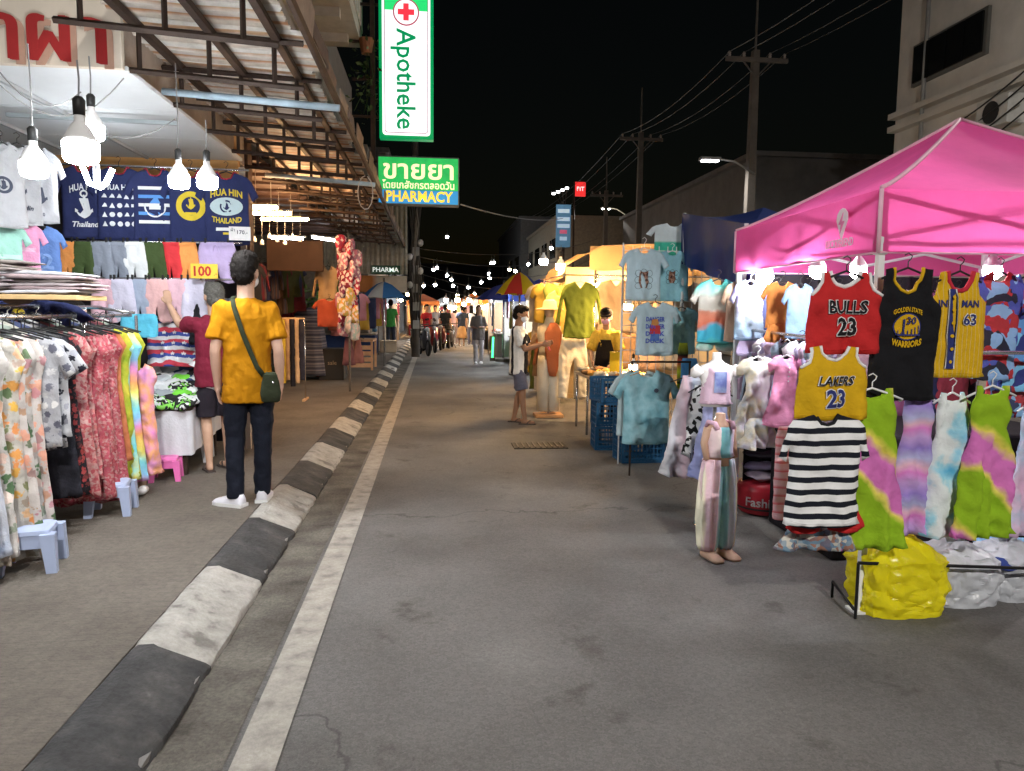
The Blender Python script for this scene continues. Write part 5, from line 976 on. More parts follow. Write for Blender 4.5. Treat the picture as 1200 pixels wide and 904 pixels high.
def crate(loc, label, rz=0):
    o = thing('plastic_crate', label, 'crate', loc, rz, 'blue crates under the tie-dyed tee')
    w_, d_, h_ = .46,.34,.27
    B().box((0,0,.01), (w_,d_,.02)).obj('crate_floor', blue, o)
    for sx in (-1,1):
        for sy in (-1,1): B().box((sx*(w_/2-.012),sy*(d_/2-.012),h_/2), (.03,.03,h_-.004)).obj('corner_post', blue, o)
    for z in (.04,.255): 
        b = B(); [b.box((0,s_*(d_/2-.004),z), (w_,.012,.03)) or b.box((s_*(w_/2-.004),0,z), (.012,d_-.01,.029)) for s_ in (-1,1)]; tag(b.obj('rim', blue, o), kind='stuff')
    b = B()
    for i in range(11): [b.box((-w_/2+.04+i*.038,s_*(d_/2-.008),h_/2), (.01,.008,h_-.02)) for s_ in (-1,1)]
    for i in range(8): [b.box((s_*(w_/2-.008),-d_/2+.04+i*.037,h_/2), (.008,.01,h_-.02)) for s_ in (-1,1)]
    for z in (.09,.15,.21): 
        for s_ in (-1,1): b.box((0,s_*(d_/2-.006),z), (w_-.05,.006,.012)); b.box((s_*(w_/2-.006),0,z), (.006,d_-.05,.012))
    tag(b.obj('lattice', blue, o), kind='stuff')
    return o
for i, (px, py, k_, lab) in enumerate(((722,528,0,'blue plastic crate on the road at the table end, bottom of its stack'),(722,528,1,'blue plastic crate resting on another beside the food table'),(753,543,0,'blue plastic crate on the road directly under the tie-dyed tee'),(753,543,1,'blue plastic crate on top of the one under the tie-dyed tee'),(790,536,0,'blue plastic crate by the tutu skirts'),(722,528,2,'topmost blue plastic crate beside the food table'))):
    p = at_z(px,py,0); crate((p.x,p.y+.17,.275*k_), lab, R(3*i-4))
nv = thing('navy_tent', 'dark navy tarpaulin tent between the pink tent and tee stand', 'tent', (2.5,6.2,0)); NV = nv.location
nm_ = mat('navy_tarp', (.014,.032,.16), .6, var=.1, trans=.12, bump=.3, bs=6)
a0, a1, a2, a3 = at(800,250,7.0), at(880,262,5.9), at(905,300,5.9), at(802,330,7.0)
T = [Vector((2.35,7.6,2.42)), Vector((2.55,5.7,2.2)), Vector((3.7,5.7,2.25)), Vector((3.6,7.4,2.35))]
pk2 = Vector((3.0,6.6,2.52))
T[0] = at(800,250,7.3); T[1] = at(872,262,5.72)
for i in range(4):
    a, c = T[i], T[(i+1) % 4]; n = 10
    B(NV).loft([[a.lerp(c, u/n).lerp(pk2, v/n*.99)+Vector((0,0,-.06*math.sin(PI*v/n))) for u in range(n+1)] for v in range(n+1)], closed=False).obj('roof_panel', nm_, nv, True)
    B(NV).loft([[a.lerp(c, u/16)-Vector((0,0,.42*t))+Vector((.03*math.sin(u*1.1+t)*t,.02*math.cos(u)*t,0)) for u in range(17)] for t in (0,.4,.8,1.2)], closed=False).obj('valance', nm_, nv, True)
for a in T: B(NV).tube([(a.x+(.02 if a.x < 3 else -.02),a.y,0),(a.x+(.02 if a.x < 3 else -.02),a.y,a.z)], .018, 8).obj('post', wm, nv)
# ================================================================ the warm stall
ws = thing('canvas_stall', 'tan canvas stall glowing with warm bulbs', 'stall', (1.95,10.8,0)); WS = ws.location
can = mat('tan_canvas', (.56,.36,.17), .8, var=.1, vs=3, trans=.45, bump=.3, bs=8)
z0, z1 = at(650,330,10.6).z, at(675,290,11).z
xl = at(652,320,10.6).x+.08; xr = at(775,320,10.6).x+1.2
prof = [(xl,2.05),(xl+.05,2.22),(xl+.55,z1-.02),(xl+1.2,z1+.04),(xr-.4,z1),(xr,2.2)]
B(WS).loft([[(x, y, z-.03*math.sin(3*i+j)) for i, (x, z) in enumerate(prof)] for j, y in enumerate((10.5,10.9,11.4,11.9,12.3))], closed=False).obj('roof_canvas', can, ws, True)
B(WS).loft([[(xl+.38+(xr-xl-.5)*i/20, 10.5+.02*math.sin(i*1.2)*t, z1-.02-.33*t-.02*abs(math.sin(i*.8))*t) for i in range(21)] for t in (0,.5,1)], closed=False).obj('valance', can, ws, True)
B(WS).loft([[(xl+.35+(xr-xl)*i/30, 12.25+.03*math.sin(i), z) for i in range(31)] for z in (.1,1.2,2.3)], closed=False).obj('back_sheet', mat('back_canvas', (.62,.47,.28), .85, var=.1), ws, True)
for (x, y, z) in ((at(696,400,10.55).x,10.55,2.2),(xr-.1,10.55,2.2),(xl+.05,12.25,2.2),(xr-.1,12.25,2.2)): B(WS).tube([(x,y,0),(x,y,z)], .018, 8).obj('post', chrome, ws, True)
B(WS).tube([(xl,10.5,2.08),(xr,10.5,2.08)], .012, 6).obj('rail', chrome, ws); B(WS).tube([(xl,10.5,2.08),(xl,12.25,2.08)], .012, 6).obj('rail', chrome, ws)
GWB = 'warm bulbs of the canvas stall'
bulb_at(637,307,10.3,'warm bulb hung out over the road before the canvas stall', kind='warm', r=.06, power=330, drop=.1, group=GWB)
bulb_at(657,313,10.9,'warm bulb at the canvas stall corner above the green dress', kind='warm', r=.07, power=620, drop=.1, group=GWB)
bulb_at(736,360,9.9,'warm bulb on a pole above the food table', kind='warm', r=.06, power=620, drop=.1, group=GWB)
bulb_at(742,430,8.9,'warm bulb standing low on the food table', kind='warm', r=.05, power=160, drop=.05, group=GWB)
bulb_at(700,335,11.8,'warm bulb inside the canvas stall', kind='warm', r=.06, power=620, drop=.1, group=GWB)
bulb_at(745,325,11.6,'warm bulb inside the canvas stall behind the printed tees', kind='warm', r=.06, power=620, drop=.1, group=GWB)
hung('long', 680,330,10.35, 40,68, cloth('olive_dress', (.12,.15,.02)), 'shirt_dress', 'olive green long-sleeved shirt dress hung at the canvas stall', 'dress', 560, hm=MATS['hanger_wood'], D=.05, fold=.014)
g = hung('long', 722,328,11.0, 44,62, cloth('tan_top', (.42,.30,.19)), 'blouse', 'brown long-sleeved blouse hung inside the canvas stall', 'blouse', 561, hm=MATS['hanger_wood'])
hung('long', 748,330,11.2, 44,62, cloth('tan_top2', (.50,.38,.26)), 'blouse', 'tan blouse hung beside the brown one in the canvas stall', 'blouse', 562, hm=MATS['hanger_wood'])
for i, (px, py, Y, w_, h_, c_, lab) in enumerate(((672,397,10.5,34,70,(.70,.62,.48),'cream wide trousers below the olive dress'),(690,402,10.7,34,66,(.50,.48,.42),'grey beige trousers beside the cream pair'),(650,392,11.1,28,72,(.72,.68,.58),'off-white trousers beside the hatted mannequin'),(655,340,11.2,26,70,(.60,.42,.10),'mustard blouse behind the olive dress'))):
    hung('pants' if i < 3 else 'tee', px,py,Y, w_,h_, cloth('warm%d' % i, c_), 'trousers' if i < 3 else 'blouse', lab, 'trousers' if i < 3 else 'blouse', 570+i, 'clothes at the canvas stall', D=.06, fold=.014)
# food table
ft = thing('food_table', 'narrow metal food table covered in trays and packets', 'table', at_z(700,512,0)); ft.location = (2.28,9.15,0)
B().box((0,0,.74), (.75,1.5,.03), bev=.004).obj('table_top', mat('tin', (.5,.46,.4), .35, .6, var=.15), ft)
for x in (-.34,.34):
    for y in (-.7,0,.7): B().tube([(x,y,0),(x,y,.73)], .015, 8).obj('leg', chrome, ft, True)
rnd = random.Random(61)
for i in range(26):
    nm_f, c_ = [('orange',(.62,.28,.04)),('golden',(.66,.42,.08)),('pale',(.66,.6,.5)),('silver foil',(.5,.48,.44)),('brown',(.32,.16,.06))][rnd.randrange(5)]
    o = obj('food_packet', crm[i % 6].copy(), mat('food_'+nm_f.replace(' ','_'), c_, .35 if 'foil' in nm_f else .6, .5 if 'foil' in nm_f else 0, var=.3, vs=20), None, True, ft.location+Vector((-.3+.2*(i % 4)+rnd.uniform(-.04,.04), -.62+.2*(i//4)+rnd.uniform(-.05,.05), .785+rnd.uniform(0,.03))), (0,0,rnd.uniform(0,3))); o.scale = (.5,.6,.9)
    tag(o, nm_f+' wrapped food packet on the metal food table', 'food packet', 'food on the metal table')
p = at(722,432,8.9); yb = thing('yellow_card', 'bright yellow menu card standing on the food table', 'card', (p.x,8.9,.755)); B().box((0,0,.16), (.16,.02,.32), bev=.003).obj('card', mat('menu_yellow', (.80,.55,.02), .6), yb); B().box((0,.04,.01), (.16,.1,.02)).obj('card_foot', MATS['menu_yellow'], yb)
# hatted mannequin
hm_ = thing('hatted_mannequin', 'mannequin in a straw hat, rust scarf and white trousers at the canvas stall', 'mannequin', Vector((at(643,440,10.75).x,10.75,0)))
sz = 1.0
for s_ in (-1,1): B().loft([[(s_*.08+rx*math.cos(a), ry*math.sin(a), z) for a in [2*PI*i/16 for i in range(16)]] for z, rx, ry in ((.1,.085,.09),(.5,.095,.10),(.82,.095,.11),(.92,.085,.1))]).obj('trouser_leg', cloth('mann_white', (.72,.66,.54)), hm_, True)
B().loft([[(rx*math.cos(a), ry*math.sin(a), z) for a in [2*PI*i/18 for i in range(18)]] for z, rx, ry in ((.86,.17,.12),(1.0,.15,.11),(1.2,.18,.12),(1.34,.17,.1),(1.39,.08,.06),(1.5,.05,.05))]).obj('blouse', cloth('mann_cream', (.62,.52,.36)), hm_, True)
B().ell((0,0,1.56), (.075,.09,.11)).obj('head', skin_m, hm_, True); B().lathe([(.21,1.58),(.2,1.6),(.11,1.62),(.10,1.70),(.07,1.73),(.01,1.735)], 20).obj('hat', mat('straw', (.6,.45,.25), .8, var=.15, bump=.4), hm_, True)
B().loft([[(.04+rx*math.cos(a), -.12+.03*math.sin(a), z) for a in [2*PI*i/14 for i in range(14)]] for z, rx in ((1.4,.05),(1.25,.13),(1.0,.12),(.7,.07),(.62,.05))]).obj('scarf', cloth('rust', (.45,.14,.06)), hm_, True)
B().box((0,0,.03), (.42,.3,.05), bev=.01).obj('base', mat('base_wood', (.4,.22,.1), .6), hm_); B().tube([(0,0,.04),(0,0,.9)], .015, 6).obj('pole', chrome, hm_)
# ================================================================ PEOPLE
def displace(me, amp, f, seed, stretch=(1,1,.45)):
    me.calc_loop_triangles()
    nr = [v.normal.copy() for v in me.vertices]
    for v, n in zip(me.vertices, nr):
        q = Vector((v.co.x*f*stretch[0]+seed, v.co.y*f*stretch[1], v.co.z*f*stretch[2]))
        v.co += n*amp*(noise.noise(q)+.5*noise.noise(q*2.3))
    return me
def skin(b, vox, it=2, fac=.5): return evaluated(b.mesh('body'), [('REMESH', dict(mode='VOXEL', voxel_size=vox, use_smooth_shade=True)), ('SMOOTH', dict(factor=fac, iterations=it))])
def V(*a): return Vector(a)
def eloft(b, rows, n=22):
    b.loft([[(cx+rx*math.cos(a), cy+ry*math.sin(a), z) for a in [2*PI*i/n for i in range(n)]] for z, rx, ry, cx, cy in rows])
def human(name, label, loc, rz, H, pose=None, top=(.5,.5,.5), top_pat=None, sleeve=.55, hem=.80, bottom='trousers', bcol=(.02,.02,.03), hair=(.02,.016,.013), hair_kind='short', shoes='sneaker', shoe_col=(.7,.7,.72), tone=(.42,.24,.16), mask=None, vox=.009, loose=1., fine=True, cap_=None, top_name='t_shirt', bpat=None):
    o = thing(name, label, 'person', loc, rz); s = H/1.75; o.scale = (s*.94,s,s*.985)
    P = dict(eR=V(-.225,.03,1.11), wR=V(-.235,-.03,.87), eL=V(.225,.03,1.11), wL=V(.235,-.03,.87), kR=V(-.10,-.02,.50), aR=V(-.10,.02,.085), kL=V(.10,-.02,.50), aL=V(.10,.02,.085), head=(0,0), footR=8, footL=-8, lean=0., fR=None, fL=None, nR=V(1,0,0), nL=V(-1,0,0), curl=.5)
    P.update(pose or {})
    P = {k: (Vector(v) if isinstance(v, tuple) and len(v) == 3 else v) for k, v in P.items()}
    sR, sL = V(-.165,0,1.38), V(.165,0,1.38)
    def bend(p):     # lean the upper body about the hips
        if not P['lean']: return p
        q = Vector(p); d = q-V(0,0,.95)
        return V(0,0,.95)+Matrix.Rotation(R(P['lean']), 3, 'X')@d if q.z > .95 else q
    yaw, pit = P['head']; hs = 1.09; HM = Matrix.Rotation(R(yaw), 3, 'Z')@Matrix.Rotation(R(pit), 3, 'X')@Matrix.Diagonal((hs*1.03,hs,hs)); hp = V(0,0,1.545)
    def hd(*p): return bend(hp+HM@(Vector(p)-hp))
    HR = Matrix.Rotation(R(P['lean']), 3, 'X')@HM
    tm_ = mat('skin_%d' % int(tone[0]*100), tone, .55, var=.08, vs=12, spec=.35)
    b = B()
    eloft(b, [(.86,.14,.10,0,0),(.98,.155,.105,0,0),(1.08,.14,.098,0,0),(1.2,.15,.105,0,0),(1.32,.165,.11,0,.0),(1.40,.15,.095,0,.005),(1.45,.085,.065,0,.01)])
    for v in b.bm.verts: v.co = bend(v.co)
    b.cap(bend(V(0,.015,1.42)), .062, hd(0,.0,1.57), .060)
    b.ell(hd(0,0,1.65), (.076,.096,.10), HR, 3); b.ell(hd(0,-.028,1.59), (.056,.066,.062), HR, 3); b.ell(hd(0,-.098,1.625), (.013,.02,.024), HR); b.ell(hd(0,-.088,1.582), (.024,.014,.012), HR)
    for sx in (-1,1): b.ell(hd(sx*.077,.008,1.628), (.011,.022,.032), HR)
    for sd, sh_, e, w_, f, n in (('R',sR,P['eR'],P['wR'],P['fR'],P['nR']),('L',sL,P['eL'],P['wL'],P['fL'],P['nL'])):
        sh2 = bend(sh_); b.cap(sh2, .056, sh2.lerp(e, .5), .046); b.cap(sh2.lerp(e, .5), .046, e, .039); b.cap(e, .039, e.lerp(w_, .35), .04); b.cap(e.lerp(w_, .35), .04, w_, .026)
        f = (Vector(f) if f is not None else (w_-e)).normalized(); n = Vector(n); n = (n-f*n.dot(f)).normalized(); ac = f.cross(n)
        ac = ac if ac.dot(V(0,-1,0)) > 0 or abs(ac.y) < .2 else -ac      # thumb side to the front
        Mh = Matrix((n, ac, f)).transposed()
        b.cap(w_, .026, w_+f*.03, .026); b.ell(w_+f*.052, (.016,.04,.05), Mh)
        if fine:
            cu = P['curl']
            for i, ln_ in enumerate((.06,.07,.066,.052)):
                p0 = w_+f*.09+ac*(.030-.020*i); d1 = (f+n*cu*.5).normalized(); p1 = p0+d1*ln_*.5; d2 = (f+n*cu*1.5).normalized(); p2 = p1+d2*ln_*.5
                b.cap(p0-f*.02, .0092, p1, .0088, 8, 1); b.cap(p1, .0088, p2, .0075, 8, 1)
            p0 = w_+f*.03+ac*.032; p1 = p0+(f*.7+ac*.6+n*.2).normalized()*.035; p2 = p1+(f+n*.3+ac*.1).normalized()*.03
            b.cap(p0, .013, p1, .0105, 8, 1); b.cap(p1, .0105, p2, .009, 8, 1)
        else: b.ell(w_+f*.11, (.014,.034,.045), Mh)
    for sx, k, a, fd in ((-1,P['kR'],P['aR'],P['footR']),(1,P['kL'],P['aL'],P['footL'])):
        h_ = V(sx*.085,0,.90); b.cap(h_, .085, h_.lerp(k, .5), .07); b.cap(h_.lerp(k, .5), .07, k, .052); b.cap(k, .052, k.lerp(a, .3)+V(0,.012,0), .052); b.cap(k.lerp(a, .3)+V(0,.012,0), .052, a, .033)
        d = Matrix.Rotation(R(fd), 3, 'Z')@V(0,-1,0); b.cap(a, .034, V(a.x,a.y,a.z-.05)-d*.02, .032); b.cap(V(a.x,a.y,a.z-.05), .033, V(a.x,a.y,a.z-.055)+d*.13, .024); 
    obj('body', skin(b, vox), tm_, o, True)
    # top
    if top is not None:
        b = B(); L_ = loose
        eloft(b, [(hem,.178*L_,.128*L_,0,0),(.95,.176*L_,.128*L_,0,0),(1.08,.168*L_,.122*L_,0,0),(1.22,.175*L_,.126*L_,0,0),(1.33,.182,.125,0,.003),(1.405,.165,.108,0,.006),(1.45,.105,.082,0,.012),(1.468,.075,.066,0,.012)], 28)
        for v in b.bm.verts: v.co = bend(v.co)
        for sh_, e, w_ in ((sR,P['eR'],P['wR']),(sL,P['eL'],P['wL'])):
            sh2 = bend(sh_); q = sh2.lerp(e, min(1, sleeve)); b.cap(sh2, .072, sh2.lerp(q, .4), .076); b.tube([sh2.lerp(q,.3), q], [.074,.080 if sleeve <= 1 else .06], 16)
            if sleeve > 1: b.ell(e, (.058,)*3); b.tube([e, e.lerp(w_, sleeve-1)], [.058,.045], 14)
        me = displace(skin(b, max(.009, vox), 6), .013, 9, H*7, (1.2,1.2,.6)); me = displace(me, .006, 19, H*3, (1,1,.8)); obj(top_name, me, cloth('top_'+name+label[:18], top, top_pat), o, True)
    # bottoms
    b = B(); eloft(b, [(.80,.150,.105,0,0),(.88,.155,.108,0,0),(.96,.14,.10,0,0)])
    for sx, k, a in ((-1,P['kR'],P['aR']),(1,P['kL'],P['aL'])):
        h_ = V(sx*.088,0,.86)
        if bottom == 'trousers': b.cap(h_, .098, h_.lerp(k,.5), .088); b.cap(h_.lerp(k,.5), .088, k, .072); b.cap(k, .072, k.lerp(a,.4)+V(0,.008,0), .068); b.tube([k.lerp(a,.4)+V(0,.008,0), a+V(0,0,-.03)], [.068,.062], 14)
        elif bottom == 'shorts': q = h_.lerp(k, .95); b.cap(h_, .082, h_.lerp(q,.4), .092); b.tube([h_.lerp(q,.3), q], [.09,.105], 18)
        else: pass
    if bottom == 'skirt': eloft(b, [(.35,.26,.22,0,0),(.6,.22,.18,0,0),(.86,.17,.13,0,0)])
    me = displace(skin(b, max(.010, vox), 4), .008, 11, H*3, (1,1,1.3)); obj(bottom, me, cloth('bot_'+label[:18], bcol, bpat), o, True)
    # shoes
    for sx, a, fd in ((-1,P['aR'],P['footR']),(1,P['aL'],P['footL'])):
        M3 = Matrix.Rotation(R(fd), 3, 'Z'); base = V(a.x, a.y, 0)
        if shoes == 'sneaker':
            b = B(); rows = []
            for y, w_, zt_ in ((.075,.028,.075),(.06,.038,.088),(.0,.042,.095),(-.05,.044,.078),(-.11,.05,.056),(-.16,.048,.044),(-.185,.03,.03)):
                rows.append([base+M3@V(x_*w_, y, z_) for x_, z_ in ((-1,.004),(1,.004),(1.06,.025),(.92,zt_*.7),(.5,zt_),(-.5,zt_),(-.92,zt_*.7),(-1.06,.025))])
            b.loft(rows).obj('shoe', mat('shoe_%d' % int(shoe_col[0]*100), shoe_col, .6, var=.05), o, True)
            b = B(); b.loft([[base+M3@V(x_, y, z) for x_, y in ((-.046,.08),(.046,.08),(.05,0),(.056,-.11),(.045,-.175),(0,-.198),(-.045,-.175),(-.056,-.11),(-.05,0))] for z in (.0,.024)]).obj('sole', mat('sole_white', (.75,.75,.74), .6), o)
        else:
            b = B(); b.loft([[base+M3@V(x_, y, z) for x_, y in ((-.038,.09),(.038,.09),(.042,0),(.052,-.1),(.04,-.16),(0,-.175),(-.04,-.16),(-.052,-.1),(-.042,0))] for z in (.0,.016)]).obj('sandal_sole', mat('sandal_dark', (.06,.045,.04), .7), o)
            b = B(); b.tube([base+M3@V(-.045,-.03,.015), base+M3@V(-.03,-.07,.055), base+M3@V(.0,-.1,.05), base+M3@V(.03,-.07,.055), base+M3@V(.045,-.03,.015)], .007, 6).obj('sandal_strap', MATS['sandal_dark'], o)
    # hair
    b = B(); b.ell(hd(0,.018,1.675), (.083,.096,.094), HR, 3); b.ell(hd(0,.045,1.62), (.074,.064,.075), HR, 3)
    if hair_kind == 'short': b.ell(hd(0,-.03,1.725), (.066,.068,.042), HR, 3)
    if hair_kind == 'thick': b.ell(hd(0,.0,1.715), (.082,.092,.066), HR, 3); b.ell(hd(0,.045,1.66), (.082,.07,.09), HR, 3)
    if hair_kind == 'long': b.ell(hd(0,.06,1.52), (.085,.055,.16), HR, 3)
    if hair_kind == 'bun': b.ell(hd(0,.1,1.70), (.05,.05,.05), HR, 3)
    me = displace(skin(b, max(.007, vox), 3), .007, 34, H, (1,1,1)); obj('hair', me, mat('hair_%d' % int(hair[0]*1000), (hair[0]*.5,hair[1]*.5,hair[2]*.5), .75, var=.4, vs=60, bump=.35, bs=90, spec=.12), o, True)
    if mask:
        b = B(); b.ell(hd(0,-.052,1.592), (.062,.062,.052), HR, 3); obj('face_mask', b.mesh(), cloth('mask_%d' % int(mask[0]*100), mask), o, True)
        for sx in (-1,1): B().tube([hd(sx*.058,-.05,1.60), hd(sx*.078,-.01,1.615), hd(sx*.086,.012,1.625)], .0025, 5).obj('mask_loop', MATS['cloth_mask_%d' % int(mask[0]*100)], o)
    for sx in (-1,1):
        e = B().ell(hd(sx*.031,-.085,1.652), (.012,.008,.007), HR).obj('eye', mat('eye_dark', (.02,.015,.012), .2), o, True)
    if cap_:
        b = B(); b.ell(hd(0,.0,1.69), (.09,.106,.082), HR, 3); b.loft([[hd(.07*math.cos(a)*k, -.075-.1*math.sin(a)*k*(1 if k < 1 else 1), 1.695+dz-.012*math.sin(a)) for a in [PI*i/10 for i in range(11)]] for k, dz in ((.6,.004),(1,.004),(1,-.004),(.6,-.004))], caps=False); obj('cap', b.mesh(), cloth('cap_%d' % int(cap_[0]*100), cap_), o, True)
    return o
def stands(px, py_feet, py_top, z=0, cx=None, Y=None):
    p = at_z(px, py_feet, z) if Y is None else Vector((at(px, py_feet, Y).x, Y, z))
    q = at(px, py_top, p.y); return p, q.z-z
# the shopper in yellow
p, H = stands(294, 590, 297, .13)
man = human('person', 'person in a mustard yellow tee and dark jeans, seen from behind on the pavement', p, R(190), H,
    dict(eR=V(-.222,.04,1.10), wR=V(-.228,-.04,.86), eL=V(.215,.05,1.10), wL=V(.212,-.03,.855), kR=V(-.095,-.02,.49), aR=V(-.085,-.06,.085), kL=V(.10,-.015,.49), aL=V(.105,.05,.085), footL=55, footR=-8, head=(-20,6)),
    top=(.40,.165,.003), hem=.735, loose=1.0, sleeve=.72, bcol=(.010,.012,.020), hair=(.016,.012,.010), hair_kind='thick', tone=(.55,.34,.25), mask=(.75,.77,.8), vox=.0075, shoe_col=(.68,.67,.72))
# his bag
s = man.scale[0]
bg = thing('crossbody_bag', 'olive green crossbody bag worn by the person in yellow', 'bag', man.location, man.rotation_euler.z); bg.scale = man.scale
olive = cloth('olive_bag', (.028,.034,.018))
def strap(b, pts, w_=.017, t=.004):
    pts = [Vector(q) for q in pts]; rings = []
    for i, q in enumerate(pts):
        d = (pts[min(i+1,len(pts)-1)]-pts[max(i-1,0)]).normalized(); nrm = Vector((q.x*.4, q.y, .25 if i < 3 else 0)).normalized(); sd = d.cross(nrm).normalized(); nrm = sd.cross(d)
        rings.append([q+sd*w_+nrm*t, q-sd*w_+nrm*t, q-sd*w_-nrm*t, q+sd*w_-nrm*t])
    return b.loft(rings)
back = [(.085,.075,1.455),(.075,.115,1.41),(.05,.140,1.33),(.015,.148,1.22),(-.03,.142,1.10),(-.075,.138,.99),(-.12,.13,.93)]
frontp = [(.085,.075,1.455),(.082,.0,1.475),(.07,-.09,1.43),(.03,-.14,1.3),(-.05,-.15,1.1),(-.15,-.13,.98),(-.21,-.02,.94)]
strap(B(), back).obj('strap', olive, bg, True); strap(B(), frontp).obj('strap', olive, bg, True)
b = B(); b.loft([[(-.165+w_*cx_, .135+d_*cy_, z) for cx_, cy_ in ((-1,-1),(-.6,-1.1),(.6,-1.1),(1,-1),(1.05,0),(1,1),(.6,1.1),(-.6,1.1),(-1,1),(-1.05,0))] for z, w_, d_ in ((.745,.045,.015),(.755,.062,.03),(.81,.07,.036),(.89,.058,.032),(.945,.04,.022),(.955,.03,.012))]); b.obj('bag_body', olive, bg, True)
b = B(); b.loft([[(-.165+x_, .173+.004*math.cos(x_*20), z) for x_ in (-.05,-.03,0,.03,.05)] for z in (.86,.90,.94)], closed=False); b.obj('flap', olive, bg, True); B().ell((-.185,.178,.885), (.008,.004,.008)).obj('badge', chrome, bg, True)
# the shopper in maroon
p, H = stands(256, 550, 331, .13)
human('person', 'grey haired person in a maroon tee reaching up to the hung clothes', p, R(215), H,
    dict(eL=V(.26,-.20,1.38), wL=V(.30,-.36,1.56), fL=V(.1,-.2,1), nL=V(-.3,-1,0), eR=V(-.23,.0,1.12), wR=V(-.2,-.18,1.0), head=(0,-4), aR=V(-.10,.0,.085), aL=V(.10,.04,.085)),
    top=(.17,.016,.035), loose=1.07, hem=.80, sleeve=.7, bottom='shorts', bcol=(.02,.016,.022), hair=(.22,.21,.19), shoes='sandal', tone=(.52,.32,.22), mask=(.7,.72,.74), vox=.009)
# the vendor behind the rack
q = at(86,352,6.3); human('person', 'dark haired vendor in a lilac top, mostly hidden behind the rack', (q.x,6.3,.13), R(60), q.z-.13, dict(head=(10,12)), top=(.5,.45,.58), hair_kind='bun', vox=.014, tone=(.5,.32,.22))
# the shopper with the phone
p, H = stands(607, 496, 358, 0)
wm_ = human('person', 'person in a black and white shirt, grey shorts and sandals looking at a phone', p, R(72), H,
    dict(eR=V(-.20,-.13,1.13), wR=V(-.13,-.36,1.20), fR=V(.1,-1,.1), nR=V(1,0,.2), eL=V(.2,-.12,1.14), wL=V(.09,-.37,1.22), fL=V(-.1,-1,.1), nL=V(-1,0,.2), head=(0,14), aR=V(-.10,-.12,.085), aL=V(.10,.08,.085), kR=V(-.1,-.08,.5), curl=.9),
    top=(.7,.7,.7), top_pat=('y', 5.2, [(0,(.70,.69,.66)),(.30,(.78,.77,.74)),(.31,(.015,.015,.02)),(.52,(.015,.015,.02)),(.53,(.78,.77,.74))], True, .03), hem=.76, loose=1.05, sleeve=.75, bottom='shorts', bcol=(.12,.12,.16), shoes='sandal', tone=(.32,.17,.10), mask=(.75,.75,.72), vox=.009)
fp = Matrix.Rotation(wm_.rotation_euler.z, 3, 'Z')@Vector((-.02,-.47,1.24))*wm_.scale[0]+p
ph_ = thing('mobile_phone', 'phone in a red case held by the person in black and white', 'phone', fp, R(72)); B().box((0,0,0), (.075,.012,.15), Euler((R(-25),0,0)).to_matrix(), bev=.004).obj('case', mat('case_red', (.55,.03,.05), .5), ph_); B().box((0,.0075,.002), (.066,.004,.138), Euler((R(-25),0,0)).to_matrix()).obj('screen', mat('screen', (.05,.05,.06), .2, emit=.6, ec=(.5,.6,.8)), ph_)
# food vendor
q = at(712,372,9.75); vd = human('person', 'food vendor in a yellow shirt, black apron, cap and pink mask behind the metal table', (q.x+.05,9.95,0), R(-24), 1.62,
    dict(lean=9, head=(0,2), eR=V(-.24,-.12,1.14), wR=V(-.16,-.32,.98), eL=V(.24,-.12,1.14), wL=V(.16,-.34,.98)), top=(.66,.44,.06), sleeve=1.0, hem=.8, bcol=(.02,.02,.022), cap_=(.03,.02,.018), mask=(.66,.36,.46), tone=(.42,.25,.16), vox=.011)
b = B(); b.loft([[(x_*w_, -.142-.1*(z-.95)*(1 if z > .95 else 0)+.03*abs(x_), z) for x_ in (-1,-.5,0,.5,1)] for z, w_ in ((.6,.17),(.9,.17),(1.1,.15),(1.3,.09))], closed=False); b.obj('apron', cloth('apron', (.014,.013,.014)), vd, True).location = (0,-.02,0)
# people along the street
G_ = [
 (561,424,358,'woman','person in a grey loose top and pale trousers walking between the stalls',-4,(.16,.15,.15),(.42,.40,.42),'long',dict(aR=V(-.09,-.12,.085),aL=V(.09,.12,.085),kL=V(.09,.02,.5),eR=V(-.22,-.06,1.12),wR=V(-.12,-.2,1.1),eL=V(.22,-.06,1.12),wL=V(.1,-.2,1.12)),(.7,.7,.7),None,22.0),
 (458,402,348,'man','person in a green shirt walking away along the pavement',180,(.08,.42,.10),(.05,.06,.09),'short',dict(aR=V(-.1,-.1,.085),aL=V(.1,.12,.085)),(.5,.5,.5),.13,27.5),
 (500,408,357,'rider','person in a red top sitting among the parked motorbikes',30,(.45,.03,.04),(.03,.03,.04),'short',dict(),(.1,.1,.1),None,29.5),
 (522,404,350,'a','person in black standing beside the parked motorbikes',160,(.02,.02,.022),(.03,.03,.035),'short',dict(),(.1,.1,.1),None,31),
 (541,401,352,'b','person in a dark blue tee and tan skirt strolling away',178,(.035,.05,.09),(.45,.28,.14),'short',dict(),(.4,.3,.2),None,33),
 (552,400,351,'c','person in a black top and dark shorts strolling beside a tan skirt',185,(.03,.025,.03),(.06,.05,.06),'long',dict(),(.2,.2,.2),None,34),
 (533,402,353,'d','person in a pale pink tee near the far stalls',170,(.5,.33,.32),(.3,.22,.2),'long',dict(),(.4,.4,.4),None,35),
 (589,402,352,'e','person in white beside the far right stalls',120,(.55,.52,.5),(.1,.1,.14),'short',dict(),(.4,.4,.4),None,30),
 (576,398,353,'f','person in a brown tee at the far food stalls',200,(.25,.14,.08),(.05,.05,.06),'short',dict(),(.2,.2,.2),None,38),
 (510,398,352,'g','person in grey beyond the motorbikes',10,(.2,.2,.22),(.06,.06,.1),'short',dict(),(.3,.3,.3),None,37)]
